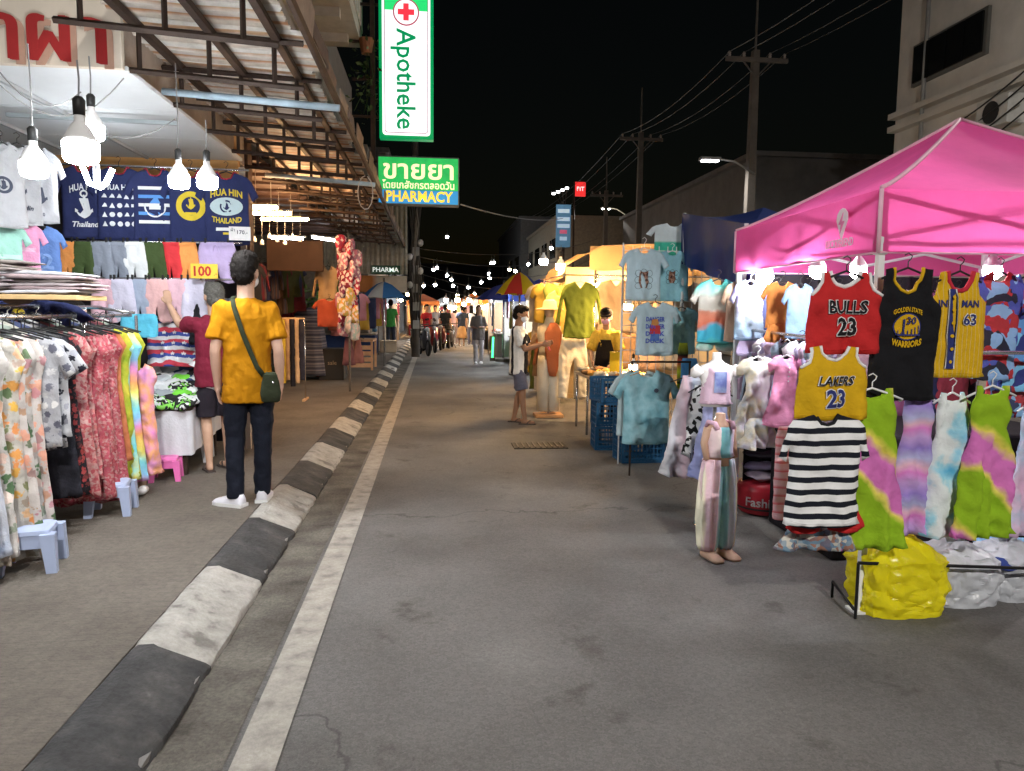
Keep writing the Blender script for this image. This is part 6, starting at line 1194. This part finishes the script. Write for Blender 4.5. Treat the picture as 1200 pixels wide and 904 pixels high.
for i, (px, pf, ptp, nm_p, lab, rz, tc_, bc_, hk, ps_, scol, z, Y) in enumerate(G_):
    z = z or 0; x = at(px, 380, Y).x; zt_ = at(px, ptp, Y).z
    human('person', lab, (x,Y,z), R(rz), min(1.82, max(1.5, zt_-z)), ps_, top=tc_, bcol=bc_, hair_kind=hk, shoe_col=scol, vox=.017, fine=False, sleeve=.6 if i else .95, bottom='skirt' if nm_p == 'b' else 'trousers', tone=(.4,.24,.16), hem=.72 if i == 0 else .8, loose=1.12 if i == 0 else 1.)
# ================================================================ STREET LAMPS, POLES, WIRES
conc = mat('pole_concrete', (.14,.125,.11), .9, var=.15, vs=4)
def power_pole(x, y, zarm, label, top=2.2, armw=.95, rz=0):
    o = thing('power_pole', label, 'power pole', (x,y,0), rz, 'power poles along the street')
    B().loft([[(sx*w_, sy*w_, z) for sx, sy in ((-1,-1),(1,-1),(1,1),(-1,1))] for z, w_ in ((0,.15),(zarm+.3,.095))]).obj('pole', conc, o)
    B().tube([(0,0,zarm+.25),(0,0,zarm+top)], .035, 6).obj('lightning_rod', conc, o); B().box((0,-.12,zarm), (armw*2,.1,.12)).obj('cross_arm', conc, o)
    for s_ in (-1,1): B().tube([(s_*.45,-.12,zarm-.02),(0,-.1,zarm-.5)], .025, 5).obj('brace', conc, o)
    for xx in (-.85,-.4,.4,.85): B().lathe([(.03,0),(.05,.05),(.035,.08),(.05,.11),(.02,.16)], 8, (xx*armw/.95,-.12,zarm+.06)).obj('insulator', mat('porcelain', (.35,.3,.27), .4), o, True)
    return o
p1 = at(885,72,22); p2 = at(751,164,32.5)
power_pole(p1.x,22,p1.z,'tall concrete power pole with a cross arm, the one carrying the lit street lamp')
power_pole(p2.x,32.5,p2.z,'tall concrete power pole with a cross arm, further along the street')
p3 = at(711,205,43); power_pole(p3.x,43,p3.z-1.2,'plain concrete power pole above the far stalls beside the billboard')
def street_lamp(x, y, z, label, power, hx=-1.0, mount=None):
    o = thing('street_lamp', label, 'street lamp', (x,y,z), 0)
    B().box((0,0,.05), (.62,.26,.1), bev=.03).obj('lamp_head', mat('lamp_grey', (.4,.4,.4), .5, .3), o)
    B().box((0,0,-.012), (.48,.2,.02)).obj('diffuser', mat('street_led', (.9,.9,.9), .4, emit=40, ec=(.95,.97,1), var=0), o)
    B().tube([(-hx*.25,0,.06),(-hx*.7,0,.0),(-hx*1.3,0,-.35)], .03, 8).obj('arm', mat('lamp_arm', (.35,.35,.34), .5, .4), o, True)
    if mount: B().tube([(-hx*1.3,0,-.35),(-hx*1.3,0,-z)], [.06,.09], 10).obj('lamp_post', conc, o, True)
    l = bpy.data.lights.new('street_light', 'POINT' if power == 480 else 'AREA'); l.energy = power; l.color = (1,.96,.91)
    if l.type == 'AREA': l.size = .45; l.size_y = .2; l.shape = 'RECTANGLE'; l.spread = R(170)
    else: l.shadow_soft_size = .1
    lo = bpy.data.objects.new('street_light', l); col.objects.link(lo); lo.parent = o; lo.location = (0,0,-.04 if l.type == 'AREA' else -.16)
    return o
ph1 = at(829,190,22); street_lamp(ph1.x,21.8,ph1.z,'lit street lamp on a bent arm beside the power pole', 130, -1.08)
l2 = street_lamp(1.6,-8.,8.,'lit street lamp over the road on its own post', 1900, -1.5, True)  # unseen lamp added behind the camera to light road and jersey fronts
l4 = street_lamp(8.3,7.5,6.2,'lit street lamp on a post between the cream building and the pink tent', 480, -1.2, True)  # made-up lamp out of view, added to brighten the cream facade
l3 = at(710,245,46); street_lamp(l3.x,46,l3.z,'small far street lamp above the stalls near the billboard', 500, -1.0, True)
wire = mat('wire_black', (.02,.02,.02), .5)
pole_xs = [(p1, 22), (p2, 32.5)]
for i, xx in enumerate((-.85,-.4,.4,.85)):
    a = Vector((p1.x+xx,21.88,p1.z+.2)); c = Vector((p2.x+xx,32.38,p2.z+.2))
    tag(B().tube(sag(a,c,.35,12), .014, 4).obj('power_line', wire), 'thin black power line strung between the tall poles', 'wire', 'power lines')
    tag(B().tube(sag(Vector((p1.x+xx+.4,2,p1.z+.5)),a,.7,14), .014, 4).obj('power_line', wire), 'thin black power line running from the tall pole overhead', 'wire', 'power lines overhead')
    tag(B().tube(sag(c,Vector((p2.x-.5+xx,60,p2.z)),.5,12), .014, 4).obj('power_line', wire), 'thin black power line running down the far street', 'wire', 'far power lines')
a, c = at(540,240,13.3), at(660,256,26); gl = tag(B().tube(sag(a,c,.15,16), .012, 5).obj('light_garland', mat('garland', (.3,.3,.3), .6)), 'pale garland cable strung from the pharmacy sign across the road', 'cable')
for i in range(5):
    tag(B().tube(sag(at(480,290+9*i,24),at(700,280+10*i,40),.5+.15*i,16), .012, 4).obj('overhead_cable', wire), 'dark cable crossing the far street above the crowd', 'wire', 'cables over the far street')
# leaning utility pole with tangled cables, left
up = thing('utility_pole', 'utility pole with tangled cables beside the far pavement', 'utility pole', (at(487,400,23).x,23,.13))
B().tube([(0,0,0),(0,0,6.5)], [.13,.09], 10).obj('pole', conc, up, True)
for i in range(7): B().tube([(-.05+.02*i,-.12,5.2-.3*i),(.1-.04*i,-.2,4.0-.3*i),(-.1+.03*i,-.14,2.6-.25*i)], .02, 5).obj('cable', mat('cable_grey', (.3,.28,.25), .7), up, True)
for i in range(5): B().box((.02,-.14,1.0+.55*i), (.2,.12,.26), bev=.01).obj('meter_box', mat('meter', (.4,.4,.38), .6), up)
# ================================================================ BUILDINGS ON THE RIGHT
fa = mat('facade_cream', (.62,.60,.55), .9, var=.12, vs=1.2)
ba = thing('cream_building', 'tall cream building with a long dark window above the pink tent', 'building', (12,10,0)); Bo = ba.location
e = at_x(1052,100,12.0); Ye = e.y
B(Bo).box((15,Ye-12,6.5), (6,24,13)).obj('wall', fa, ba)
a, c = at_x(1076,57,12.), at_x(1160,8,12.); d = at_x(1076,98,12.)
fr_ = B(Bo).box((11.97,(a.y+c.y)/2,(a.z+d.z)/2), (.1,abs(a.y-c.y)+.14,a.z-d.z+.14)).obj('window_frame', mat('frame_dark', (.12,.12,.11), .5), ba)
for k in range(4): B(Bo).box((11.9,c.y+(a.y-c.y)*(k+.5)/4,(a.z+d.z)/2), (.06,abs(a.y-c.y)/4-.06,a.z-d.z)).obj('pane', mat('dark_glass', (.008,.009,.01), .15, spec=.6), fr_).location = -fr_.location
for z in (at_x(1060,135,12.).z, at_x(1060,150,12.).z): B(Bo).box((11.9,Ye-11.8,z), (.3,23.5,.14)).obj('cornice', fa, ba)
e2 = at_x(1041,190,12.); B(Bo).box((14.5,Ye+.5,e2.z/2), (4.6,1.6,e2.z)).obj('lower_wall', fa, ba)
for k in range(3): B(Bo).box((11.93,Ye-3-3.4*k,3.6), (.1,1.8,1.4)).obj('window', MATS['dark_glass'], ba)
bb_ = thing('low_grey_building', 'long low grey shop building behind the power poles', 'building', (11,30,0)); Bo = bb_.location
q = at(887,184,25); gw = mat('facade_grey', (.11,.105,.10), .9, var=.25, vs=1)
B(Bo).box((q.x+4.5,34,q.z/2), (9,18,q.z)).obj('wall', gw, bb_); B(Bo).box((q.x+4.4,33.9,q.z+.08), (9.3,18.3,.16)).obj('parapet', gw, bb_)
for k in range(5): B(Bo).box((q.x-.03,27+3.4*k,3.8), (.1,2.0,1.3)).obj('window', MATS['dark_glass'], bb_)
for k in range(5): B(Bo).box((q.x-.04,27+3.4*k,1.2), (.1,2.6,2.3)).obj('shutter', mat('shutter', (.2,.21,.2), .6, .3, pat=('z', 9, [(0,(.2,.21,.2)),(.85,(.2,.21,.2)),(.9,(.08,.08,.08)),(1,(.2,.21,.2))])), bb_)
for k, (x, y, w_, d_, h_, c_, lab) in enumerate(((10.5,52,6,14,7.2,(.24,.21,.16),'dim tan shophouse beyond the billboard'),(10,70,6,20,9,(.12,.12,.12),'dark shophouse at the far end on the poles side'),(-4.6,44,5,20,8.5,(.14,.14,.14),'dark shophouse beyond the tangled utility pole'),(-5,72,5,30,10,(.09,.09,.1),'far dark shophouse at the end of the pavement'),(3,125,40,6,9,(.04,.04,.045),'dark building closing the far end of the street'))):
    o = thing('shophouse', lab, 'building', (x,y,0), 0, 'far shophouses'); B().box((0,0,h_/2), (w_,d_,h_)).obj('wall', mat('far_wall%d' % k, c_, .9, var=.2), o); B().box((0,0,h_+.1), (w_+.3,d_+.3,.2)).obj('parapet', MATS['far_wall%d' % k], o)
    sd = -1 if x > 0 else 1
    for f_ in range(2):
        for j in range(4): B().box((sd*(w_/2+.02),-d_/2+d_*(j+.5)/4,2.9+2.6*f_), (.08,d_/7,1.2)).obj('window', MATS['dark_glass'], o)
# billboard and red sign
a, c = at(652,240,40), at(668,290,40); bl = thing('billboard', 'lit blue and white billboard on a post above the far stalls', 'billboard', ((a.x+c.x)/2,40,0))
H_ = a.z-c.z; W_ = c.x-a.x
B().box((0,0,c.z+H_/2), (W_,.12,H_)).obj('panel', mat('bill_blue', (.12,.28,.45), .5, emit=.25, var=.1), bl); B().tube([(0,.1,0),(0,.1,c.z+H_)], .12, 8).obj('post', steel, bl)
for k, (dz, w_, c_) in enumerate(((.85,.8,(.6,.75,.85)),(.66,.85,(.55,.7,.85)),(.5,.85,(.5,.65,.8)),(.36,.5,(.6,.12,.2)),(.2,.5,(.45,.6,.75)))): B().box((.0,-.065,c.z+H_*dz), (W_*w_,.02,H_*.09)).obj('print_line', mat('bill%d' % k, c_, .5, emit=.45), bl)
for k in range(4): B().box((-W_*.8+W_*.3*k,-.5,c.z+H_*1.22+.1*k), (.16,.1,.1)).obj('flood_lamp', mat('flood', (.9,.9,.9), .4, emit=9, var=0), bl)
for k in range(4): B().tube([(-W_*.8+W_*.3*k,-.5,c.z+H_*1.22+.1*k),(-W_*.2+W_*.1*k,0,c.z+H_)], .015, 4).obj('lamp_arm', steel, bl)
a = at(680,222,44); rs = thing('red_sign', 'small red lit sign with white letters high on a pole', 'sign', (a.x,44,0)); B().box((0,0,a.z), (.62,.12,.82)).obj('panel', mat('sign_red_lit', (.75,.03,.03), .5, emit=.9, var=0), rs); text('PIT', .34, mat('red_sign_text', (.9,.8,.8), .5, emit=.9, var=0), rs, (0,-.07,a.z), bold=.02); B().tube([(-.36,0,0),(-.36,0,a.z+.4)], .06, 6).obj('pole', steel, rs)
# ================================================================ FAR STALLS
def umbrella(px, py, Y, wpx, cols_, label, hgt):
    a = at(px,py,Y); r_ = wpx*Y/F/2; o = thing('market_umbrella', label, 'umbrella', (a.x,Y,.0)); z = a.z
    for i in range(8):
        b = B(); rows = []
        for t in (0.02,.35,.7,1):
            rows.append([(r_*t*math.cos(2*PI*(i+u)/8), r_*t*math.sin(2*PI*(i+u)/8), z+hgt*(1-t**1.6)-.03*t*(1-abs(2*u-1))*-1) for u in (0,.5,1)])
        c_ = cols_[i % len(cols_)]; b.loft(rows, closed=False).obj('canopy_panel', mat('umb_%d_%d' % (int(c_[0]*100), int(c_[2]*100)), c_, .7, var=.05, trans=.3), o, True)
    B().tube([(0,0,0),(0,0,z+hgt+.1)], .025, 8).obj('pole', chrome, o, True); B().lathe([(.25,0),(.25,.08),(.05,.1)], 12).obj('base', conc, o)
    return o
umbrella(450,350,19,52,[(.05,.20,.52),(.05,.20,.52),(.6,.62,.62)],'blue and white umbrella over the pavement stall', .42)
umbrella(609,346,18,58,[(.75,.55,.02),(.60,.05,.04),(.75,.55,.02),(.05,.06,.3)],'yellow and red umbrella over the far stall', .55)
umbrella(590,352,23,66,[(.05,.07,.35),(.08,.10,.42)],'dark blue umbrella behind the yellow and red one', .5)
rnd = random.Random(71)
def stall(x, y, w_, d_, c_, label, led, n=8, side=1, zc=2.1):
    o = thing('market_stall', label, 'stall', (x,y,0), 0, 'stalls along the far street'); m_ = mat('can_%d_%d_%d' % tuple(int(q*100) for q in c_), c_, .8, var=.1, trans=.35)
    for sx in (-1,1):
        for sy in (-1,1): B().tube([(sx*w_/2,sy*d_/2,0),(sx*w_/2,sy*d_/2,zc)], .02, 6).obj('post', chrome, o)
    B().loft([[(sx*w_/2*k,sy*d_/2*k,zc+.45*(1-k)) for sx, sy in ((-1,-1),(1,-1),(1,1),(-1,1))] for k in (1,.5,.03)]).obj('canopy', m_, o)
    B().loft([[(sx*w_/2*1.01,sy*d_/2*1.01,z) for sx, sy in ((-1,-1),(1,-1),(1,1),(-1,1))] for z in (zc,zc-.25)], caps=False).obj('valance', m_, o)
    B().box((0,0,.78), (w_*.9,d_*.85,.04)).obj('table_top', mat('stall_table', (.4,.35,.3), .7), o); B().box((0,0,.38), (w_*.86,d_*.8,.72)).obj('table_cloth', cloth('stall_cloth%d' % int(abs(x*3+y)) , [(.3,.05,.06),(.05,.08,.2),(.4,.36,.3),(.06,.06,.06)][int(y) % 4]), o)
    B().loft([[(-w_/2+w_*i/16,d_/2-.02+.02*math.sin(i*1.3),z) for i in range(17)] for z in (.1,1.1,zc)], closed=False).obj('back_sheet', cloth('stall_back%d' % (int(y) % 3), [(.62,.52,.38),(.6,.58,.55),(.5,.36,.24)][int(y) % 3]), o, True)  # pale sheet added to catch the bulb light and brighten the far stall
    for i in range(n):
        cc = [(.6,.5,.42),(.5,.08,.06),(.65,.42,.1),(.1,.25,.4),(.25,.4,.12),(.6,.6,.6),(.05,.05,.06)][rnd.randrange(7)]; nm_c = {6:'pale',5:'red'}.get(0, None)
        g_ = obj('ware', crm[i % 6], None, o, True); g_ = g_
        g_.location = (rnd.uniform(-.4,.4)*w_, rnd.uniform(-.4,.4)*d_, .84+.05*rnd.random()); g_.scale = (.6,.7,1.8); g_.rotation_euler = (0,0,rnd.uniform(0,3))
        if not len(g_.data.materials): g_.data.materials.append(mat('ware', (.5,.4,.3), .7))
        g_.material_slots[0].link = 'OBJECT'; g_.material_slots[0].material = mat('ware_%d' % int(cc[0]*100+cc[2]*10), cc, .6, var=.2)
    for i in range(4):
        cc = [(.55,.5,.45),(.45,.06,.08),(.1,.15,.35),(.6,.35,.4),(.5,.42,.1)][rnd.randrange(5)]
        g_ = Garment('tee' if i % 2 else 'maxi', .2, .6+.3*(i % 2 == 0), D=.03, fold=.01, seed=int(y*10)+i, step=.09); g_.obj('hung_garment', cloth('far_%d_%d' % (int(cc[0]*100), int(cc[2]*100)), cc), parent=o, loc=(-w_/2*side+.02 if i > 1 else (-.3+.5*i)*side, (-.3+.5*(i-2))*d_*.8 if i > 1 else -d_/2+.03, 1.95), rz=R(-90*side if i > 1 else 0))
    for k in range(2):
        bulb((x+(-.3+.6*k)*w_, y-.1*d_, zc-.12), ('white' if led else 'warm')+' bulb lighting the '+label.split(' stall')[0]+' stall', kind='led' if led else 'warm', r=.065, power=700 if led else 850, drop=.06, group='bulbs of the far stalls')
    return o
for (x, y, c_, lab, led) in ((3.3,14.8,(.55,.38,.2),'tan canopied stall past the canvas stall',False),(3.4,18.4,(.5,.5,.5),'pale canopied stall on the poles side',True),(3.2,22.3,(.05,.08,.3),'navy canopied stall on the poles side',True),(3.0,26.5,(.5,.5,.52),'white canopied stall near the yellow and red umbrella',True),(2.9,31,(.55,.25,.06),'orange canopied stall on the poles side',False),(2.8,36,(.4,.4,.42),'grey canopied stall on the poles side',True),(2.2,42,(.6,.22,.06),'bright orange canopied stall at the far end',False),(-.6,44,(.5,.2,.08),'rust orange canopied stall closing the view',False),(-2.6,35,(.3,.35,.4),'slate canopied stall on the far pavement',True),(-2.7,25.2,(.3,.3,.32),'grey canopied stall under the tangled pole',True),(.8,52,(.5,.5,.5),'white canopied stall far down the road',True)):
    stall(x, y, 1.9, 2.4, c_, lab, led, side=1 if x > 0 else -1)
# far bulbs and lamps seen down the street
for i, (px, py, Y, wm2) in enumerate(((496,335,33,0),(510,334,36,0),(549,337,40,0),(524,278,60,0),(508,316,45,0),(512,314,47,0),(524,323,48,0),(529,328,50,0),(531,335,46,0),(564,331,50,0),(573,321,52,0),(574,326,48,0),(576,308,55,0),(579,308,56,0),(597,316,45,1),(604,318,42,0),(619,310,36,0),(646,291,30,0),(489,296,44,0),(480,333,30,0),(478,345,29,1),(556,345,44,1),(566,350,42,1),(583,349,40,1),(590,352,36,0),(600,350,34,1),(622,352,26,1),(470,352,30,1),(536,346,46,1),(545,350,45,1),(610,362,30,0),(594,340,42,1))):
    bulb_at(px, py, Y, ('warm' if wm2 else 'white')+' lamp glowing over the far crowd', kind='warm' if wm2 else 'led', r=.035+.0012*Y, power=150, drop=.3, group='far lamps over the crowd', globe=True)
gt = thing('green_light_tube', 'green glowing light tube standing by the far stalls', 'lamp', at_z(577,423,0)); gt.location.y -= 0; B().tube([(0,0,.1),(0.02,0,.75)], .03, 8).obj('tube', mat('green_neon', (.05,.9,.25), .4, emit=3, var=0), gt, True); B().box((0,0,.05), (.16,.16,.1)).obj('base', steel, gt)
# parked motorbikes
def motorbike(loc, rz, c_, label):
    o = thing('motorbike', label, 'motorbike', loc, rz, 'motorbikes parked by the kerb'); bodym = mat('bike_%d_%d' % (int(c_[0]*100), int(c_[2]*100)), c_, .3, var=.05, coat=.4); ty = mat('tyre', (.015,.015,.016), .85)
    for y in (-.62,.62):
        w_ = B().tube([(0, y+.25*math.cos(a), .29+.25*math.sin(a)) for a in [2*PI*i/20 for i in range(21)]], .045, 8, caps=False).obj('wheel', ty, o, True)
        b = B(); b.lathe([(.205,-.02),(.215,0),(.205,.02)], 18); bmesh.ops.rotate(b.bm, cent=(0,0,0), matrix=Matrix.Rotation(R(90),3,'Y'), verts=b.bm.verts); bmesh.ops.translate(b.bm, vec=(0,y,.29), verts=b.bm.verts)
        for i in range(5): b.tube([(0,y,.29),(0,y+.2*math.cos(i*1.256),.29+.2*math.sin(i*1.256))], .014, 5)
        b.obj('rim', mat('rim_dark', (.05,.05,.055), .5, .5), w_)
    B().loft([[(w_*x_, y, z0_+(z1_-z0_)*t_) for x_, t_ in ((-.6,0),(.6,0),(1,.4),(.8,1),(-.8,1),(-1,.4))] for y, w_, z0_, z1_ in ((-.42,.05,.55,.85),(-.32,.16,.35,.95),(-.2,.1,.25,.55),(.05,.12,.25,.5),(.2,.14,.35,.7),(.55,.13,.5,.76),(.8,.06,.62,.76))]).obj('bodywork', bodym, o, True)
    B().loft([[(w_*x_, y, z_+h_*t_) for x_, t_ in ((-1,0),(1,0),(.9,1),(-.9,1))] for y, w_, z_, h_ in ((.02,.08,.70,.05),(.15,.13,.70,.08),(.45,.14,.73,.08),(.78,.1,.77,.06))]).obj('seat', mat('seat_black', (.02,.02,.02), .6), o, True)
    B().tube([(0,-.62,.29),(0,-.45,.8),(0,-.38,1.0)], .03, 8).obj('fork', chrome, o, True); B().tube([(-.34,-.28,1.05),(-.15,-.38,1.02),(.15,-.38,1.02),(.34,-.28,1.05)], .016, 8).obj('handlebar', blackp, o, True)
    B().ell((0,-.46,.92), (.08,.06,.08)).obj('headlight', mat('lens', (.5,.5,.5), .1), o, True); B().tube([(.12,.1,.24),(.14,.75,.34)], [.03,.05], 8).obj('exhaust', chrome, o, True)
    for s_ in (-1,1): B().tube([(s_*.2,-.36,1.04),(s_*.28,-.36,1.2)], .006, 5).obj('mirror_stem', blackp, o); B().ell((s_*.29,-.36,1.23), (.055,.012,.04)).obj('mirror', blackp, o, True)
    B().box((0,.86,.62), (.1,.03,.06)).obj('tail_light', mat('tail', (.5,.02,.02), .3), o); B().tube([(-.1,.05,.28),(-.22,.02,.01)], .012, 5).obj('kick_stand', steel, o)
    return o
mb = motorbike((at(497,405,26).x,26,0), R(14), (.03,.03,.035), 'black motorbike at the kerb, first of the parked row')
for px, Y, rz, lab, c_ in ((507,28,8,'red motorbike parked beside the black one',(.35,.02,.03)),(518,30,-6,'dark red motorbike parked further into the road',(.15,.02,.03)),(528,31.5,172,'dark motorbike parked beside the person in black',(.05,.05,.06)),(490,29.5,20,'black motorbike half hidden behind the first',(.03,.03,.04))):
    c = dup(mb, (at(px,405,Y).x,Y,0), R(rz), lab)
    for ch in c.children:
        if ch.name.startswith('bodywork'): ch.data = ch.data.copy(); ch.data.materials[0] = mat('bike_%d_%d_%d' % (int(c_[0]*100), int(c_[2]*100), px), c_, .3, coat=.4)
# potted blue box stack and coolers by the far right stalls
for i, (px, py, c_, lab, s_) in enumerate(((627,418,(.5,.52,.55),'white cooler box beside the far stall',.5),(630,404,(.06,.09,.3),'blue cooler box stacked on the white one',.5),(455,415,(.4,.3,.2),'cardboard box on the far pavement',.45))):
    p = at_z(px,420 if i < 2 else 413,.13 if i == 2 else 0); o = thing('cooler_box', lab, 'box', (p.x,p.y,(.42 if i == 1 else (.13 if i == 2 else 0)))); B().box((0,0,.18), (.55,.4,.36), bev=.02).obj('box_body', mat('cool%d' % i, c_, .5), o); B().box((0,0,.385), (.58,.43,.05), bev=.015).obj('lid', mat('cool%d' % i, c_, .5), o)

# ================================================================ details of the facade and denser stock
fx = thing('air_conditioner', 'boxy outdoor air conditioner on the cream building wall', 'air conditioner', (11.75, at_x(1185,130,12.).y, at_x(1185,150,12.).z))
B().box((0,0,.3), (.4,.9,.6), bev=.02).obj('casing', mat('ac_white', (.55,.55,.52), .5), fx); b = B(); b.lathe([(.22,0),(.23,.02)], 16); bmesh.ops.rotate(b.bm, cent=(0,0,0), matrix=Matrix.Rotation(R(-90),3,'Y'), verts=b.bm.verts); b.obj('fan_grille', blackp, fx).location = (-.2,0,.3)
Bo = ba.location
for k in range(3): B(Bo).tube([(11.9,Ye-1.2-4*k,0),(11.9,Ye-1.2-4*k,12)], .05, 8).obj('drain_pipe', mat('pipe_grey', (.3,.3,.29), .6), ba, True)
for k in range(4): tag(B().tube(sag(at(1040,185+14*k,19), at(1210,75+16*k,13.5), .25, 12), .018, 5).obj('overhead_cable', wire), 'thick dark cable drooping along the cream building', 'wire', 'cables along the cream building')
rnd = random.Random(91)
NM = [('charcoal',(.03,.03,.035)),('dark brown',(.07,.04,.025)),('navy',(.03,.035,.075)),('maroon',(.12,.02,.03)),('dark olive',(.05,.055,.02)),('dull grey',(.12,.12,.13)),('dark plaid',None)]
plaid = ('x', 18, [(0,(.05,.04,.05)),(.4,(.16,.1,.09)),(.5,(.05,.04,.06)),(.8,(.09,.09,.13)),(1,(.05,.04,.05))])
GM = 'dark textiles packed in the shop bay'
for i in range(34):
    nm_, c_ = NM[rnd.randrange(7)]; px = 292+3.3*(i % 17)+rnd.uniform(-2,2); rowt = i//17; Y = 12.9+.05*(i % 7)+.5*rowt+(.035*(px-290))
    kd = ['maxi','tee','bag','long'][rnd.randrange(4)]
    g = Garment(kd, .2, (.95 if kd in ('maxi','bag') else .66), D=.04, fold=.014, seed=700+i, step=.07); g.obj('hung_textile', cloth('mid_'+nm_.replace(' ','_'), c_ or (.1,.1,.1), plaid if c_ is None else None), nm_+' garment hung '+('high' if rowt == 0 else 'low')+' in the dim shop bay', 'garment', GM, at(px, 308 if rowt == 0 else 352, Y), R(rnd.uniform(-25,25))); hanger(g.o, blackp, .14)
GL = 'clothes hung along the shop row front'
for i in range(16):
    nm_, c_ = [('rust red',(.3,.06,.03)),('tan',(.36,.24,.13)),('pink',(.5,.22,.26)),('cream',(.5,.45,.36)),('navy',(.04,.05,.11)),('black',(.02,.02,.022)),('mustard',(.42,.26,.04))][rnd.randrange(7)]
    px = 392+2.6*i; Y = 14.5+.75*i; g = Garment(['maxi','tee','bag'][i % 3], .21, .9 if i % 3 != 1 else .65, D=.04, fold=.014, seed=760+i, step=.08); g.obj('hung_garment', cloth('front_'+nm_.replace(' ','_'), c_), nm_+' garment on the long rail of the shop row', 'garment', GL, Vector((-1.75-.2*(i % 2), Y, 1.95)), R(rnd.uniform(10,50))); hanger(g.o, blackp, .14)
GC = 'garments packed along the canvas stall'
for i in range(18):
    nm_, c_ = [('white',(.66,.62,.54)),('cream',(.6,.5,.36)),('beige',(.48,.36,.24)),('brown',(.3,.18,.1)),('rust',(.42,.14,.06)),('mustard',(.55,.36,.06)),('olive',(.16,.18,.04))][rnd.randrange(7)]
    kd = ['maxi','long','tee','pants'][i % 4]; Y = 11.3+.05*i; low = i % 2
    g = Garment(kd, .2, {'maxi':1.0,'long':.72,'tee':.62,'pants':.95}[kd], D=.045, fold=.014, seed=800+i, step=.07); g.obj('hung_garment', cloth('cs_'+nm_, c_), nm_+' garment on the road side rail of the canvas stall', 'garment', GC, Vector((xl+.02-.06*(i % 3), Y, 2.0 if not low else 1.25)), R(rnd.uniform(-40,15))); hanger(g.o, MATS['hanger_wood'], .14)
for i in range(10):
    nm_, c_ = [('tan',(.45,.32,.2)),('white',(.62,.58,.5)),('brown',(.3,.19,.11)),('peach',(.6,.38,.26)),('grey',(.3,.28,.25))][i % 5]
    g = Garment('long' if i % 2 else 'tee', .22, .66, D=.03, fold=.012, seed=830+i, step=.07); g.obj('blouse', cloth('cb_'+nm_, c_), nm_+' blouse on the back sheet of the canvas stall', 'blouse', 'blouses on the back of the canvas stall', Vector((xl+.7+.36*(i % 5), 12.12, 2.0-.75*(i//5)))); hanger(g.o, MATS['hanger_wood'], .14)
# crowd further down
for i, (px, Y, tc_, nm_) in enumerate(((545,39,(.5,.1,.08),'red'),(556,41,(.4,.4,.42),'grey'),(567,43,(.06,.1,.3),'blue'),(527,42,(.5,.45,.4),'cream'),(582,36,(.04,.04,.05),'black'),(538,47,(.45,.3,.1),'ochre'),(551,48,(.1,.2,.15),'dark green'),(571,50,(.5,.5,.5),'white'),(518,44,(.3,.12,.2),'plum'))):
    human('person', 'distant person in a %s top among the far stalls' % nm_, (at(px,380,Y).x,Y,0), R(rnd.choice((0,180,160,200,90))), 1.55+.2*rnd.random(), top=tc_, bcol=rnd.choice(((.03,.03,.04),(.1,.1,.12),(.2,.16,.12))), vox=.022, fine=False, tone=(.4,.24,.16), hair_kind=rnd.choice(('short','long')))


rnd = random.Random(101)
for i in range(16):
    px = 522+5.6*i+rnd.uniform(-3,3); py = 357+rnd.uniform(-9,9); Y = 30+rnd.uniform(0,14); wm2 = rnd.random() < .8
    bulb_at(px, py, Y, ('warm' if wm2 else 'white')+' bulb hung low over the goods of the far stalls', kind='warm' if wm2 else 'led', r=.07+.0012*Y, power=110, drop=.25, group='low bulbs of the far stalls', globe=True)
# more tangle on the utility pole
for i in range(9):
    a = R(40*i); B().tube([(.12*math.cos(a),.12*math.sin(a)-.05,.6+.3*(i % 3)),(.2*math.cos(a+.6),-.2,2.2+.2*(i % 4)),(.1*math.cos(a),-.14,3.6),(.28*math.cos(a+1),-.2,5.4)], .025, 5).obj('cable', mat('cable_dark', (.08,.075,.07), .7), up, True)
for i in range(4): B().ell((.16*(1 if i % 2 else -1),-.2,2.2+.42*i), (.09,.09,.11)).obj('lamp_globe', mat('globe_white', (.8,.78,.74), .5), up, True)

# loose strands over the two nearest heads
for per in [o for o in bpy.data.objects if o.get('category') == 'person' and ('mustard' in o['label'] or 'maroon' in o['label'])]:
    h_ = [c for c in per.children if c.name.startswith('hair')][0]; rnd = random.Random(4); b = B(); vs = h_.data.vertices
    for k in range(2600):
        v = vs[rnd.randrange(len(vs))]; n = v.normal; d = (n*.45+Vector((rnd.gauss(0,.5), .25+rnd.gauss(0,.5), -.35+rnd.gauss(0,.4)))).normalized()*rnd.uniform(.012,.024); sd = n.cross(d).normalized()*.0016; p = v.co-n*.003
        b.bm.faces.new([b.bm.verts.new(p-sd), b.bm.verts.new(p+sd), b.bm.verts.new(p+d)])
    me = bpy.data.meshes.new('strands'); b.bm.to_mesh(me); b.bm.free(); tag(obj('strands', me, h_.data.materials[0], h_), kind='stuff')
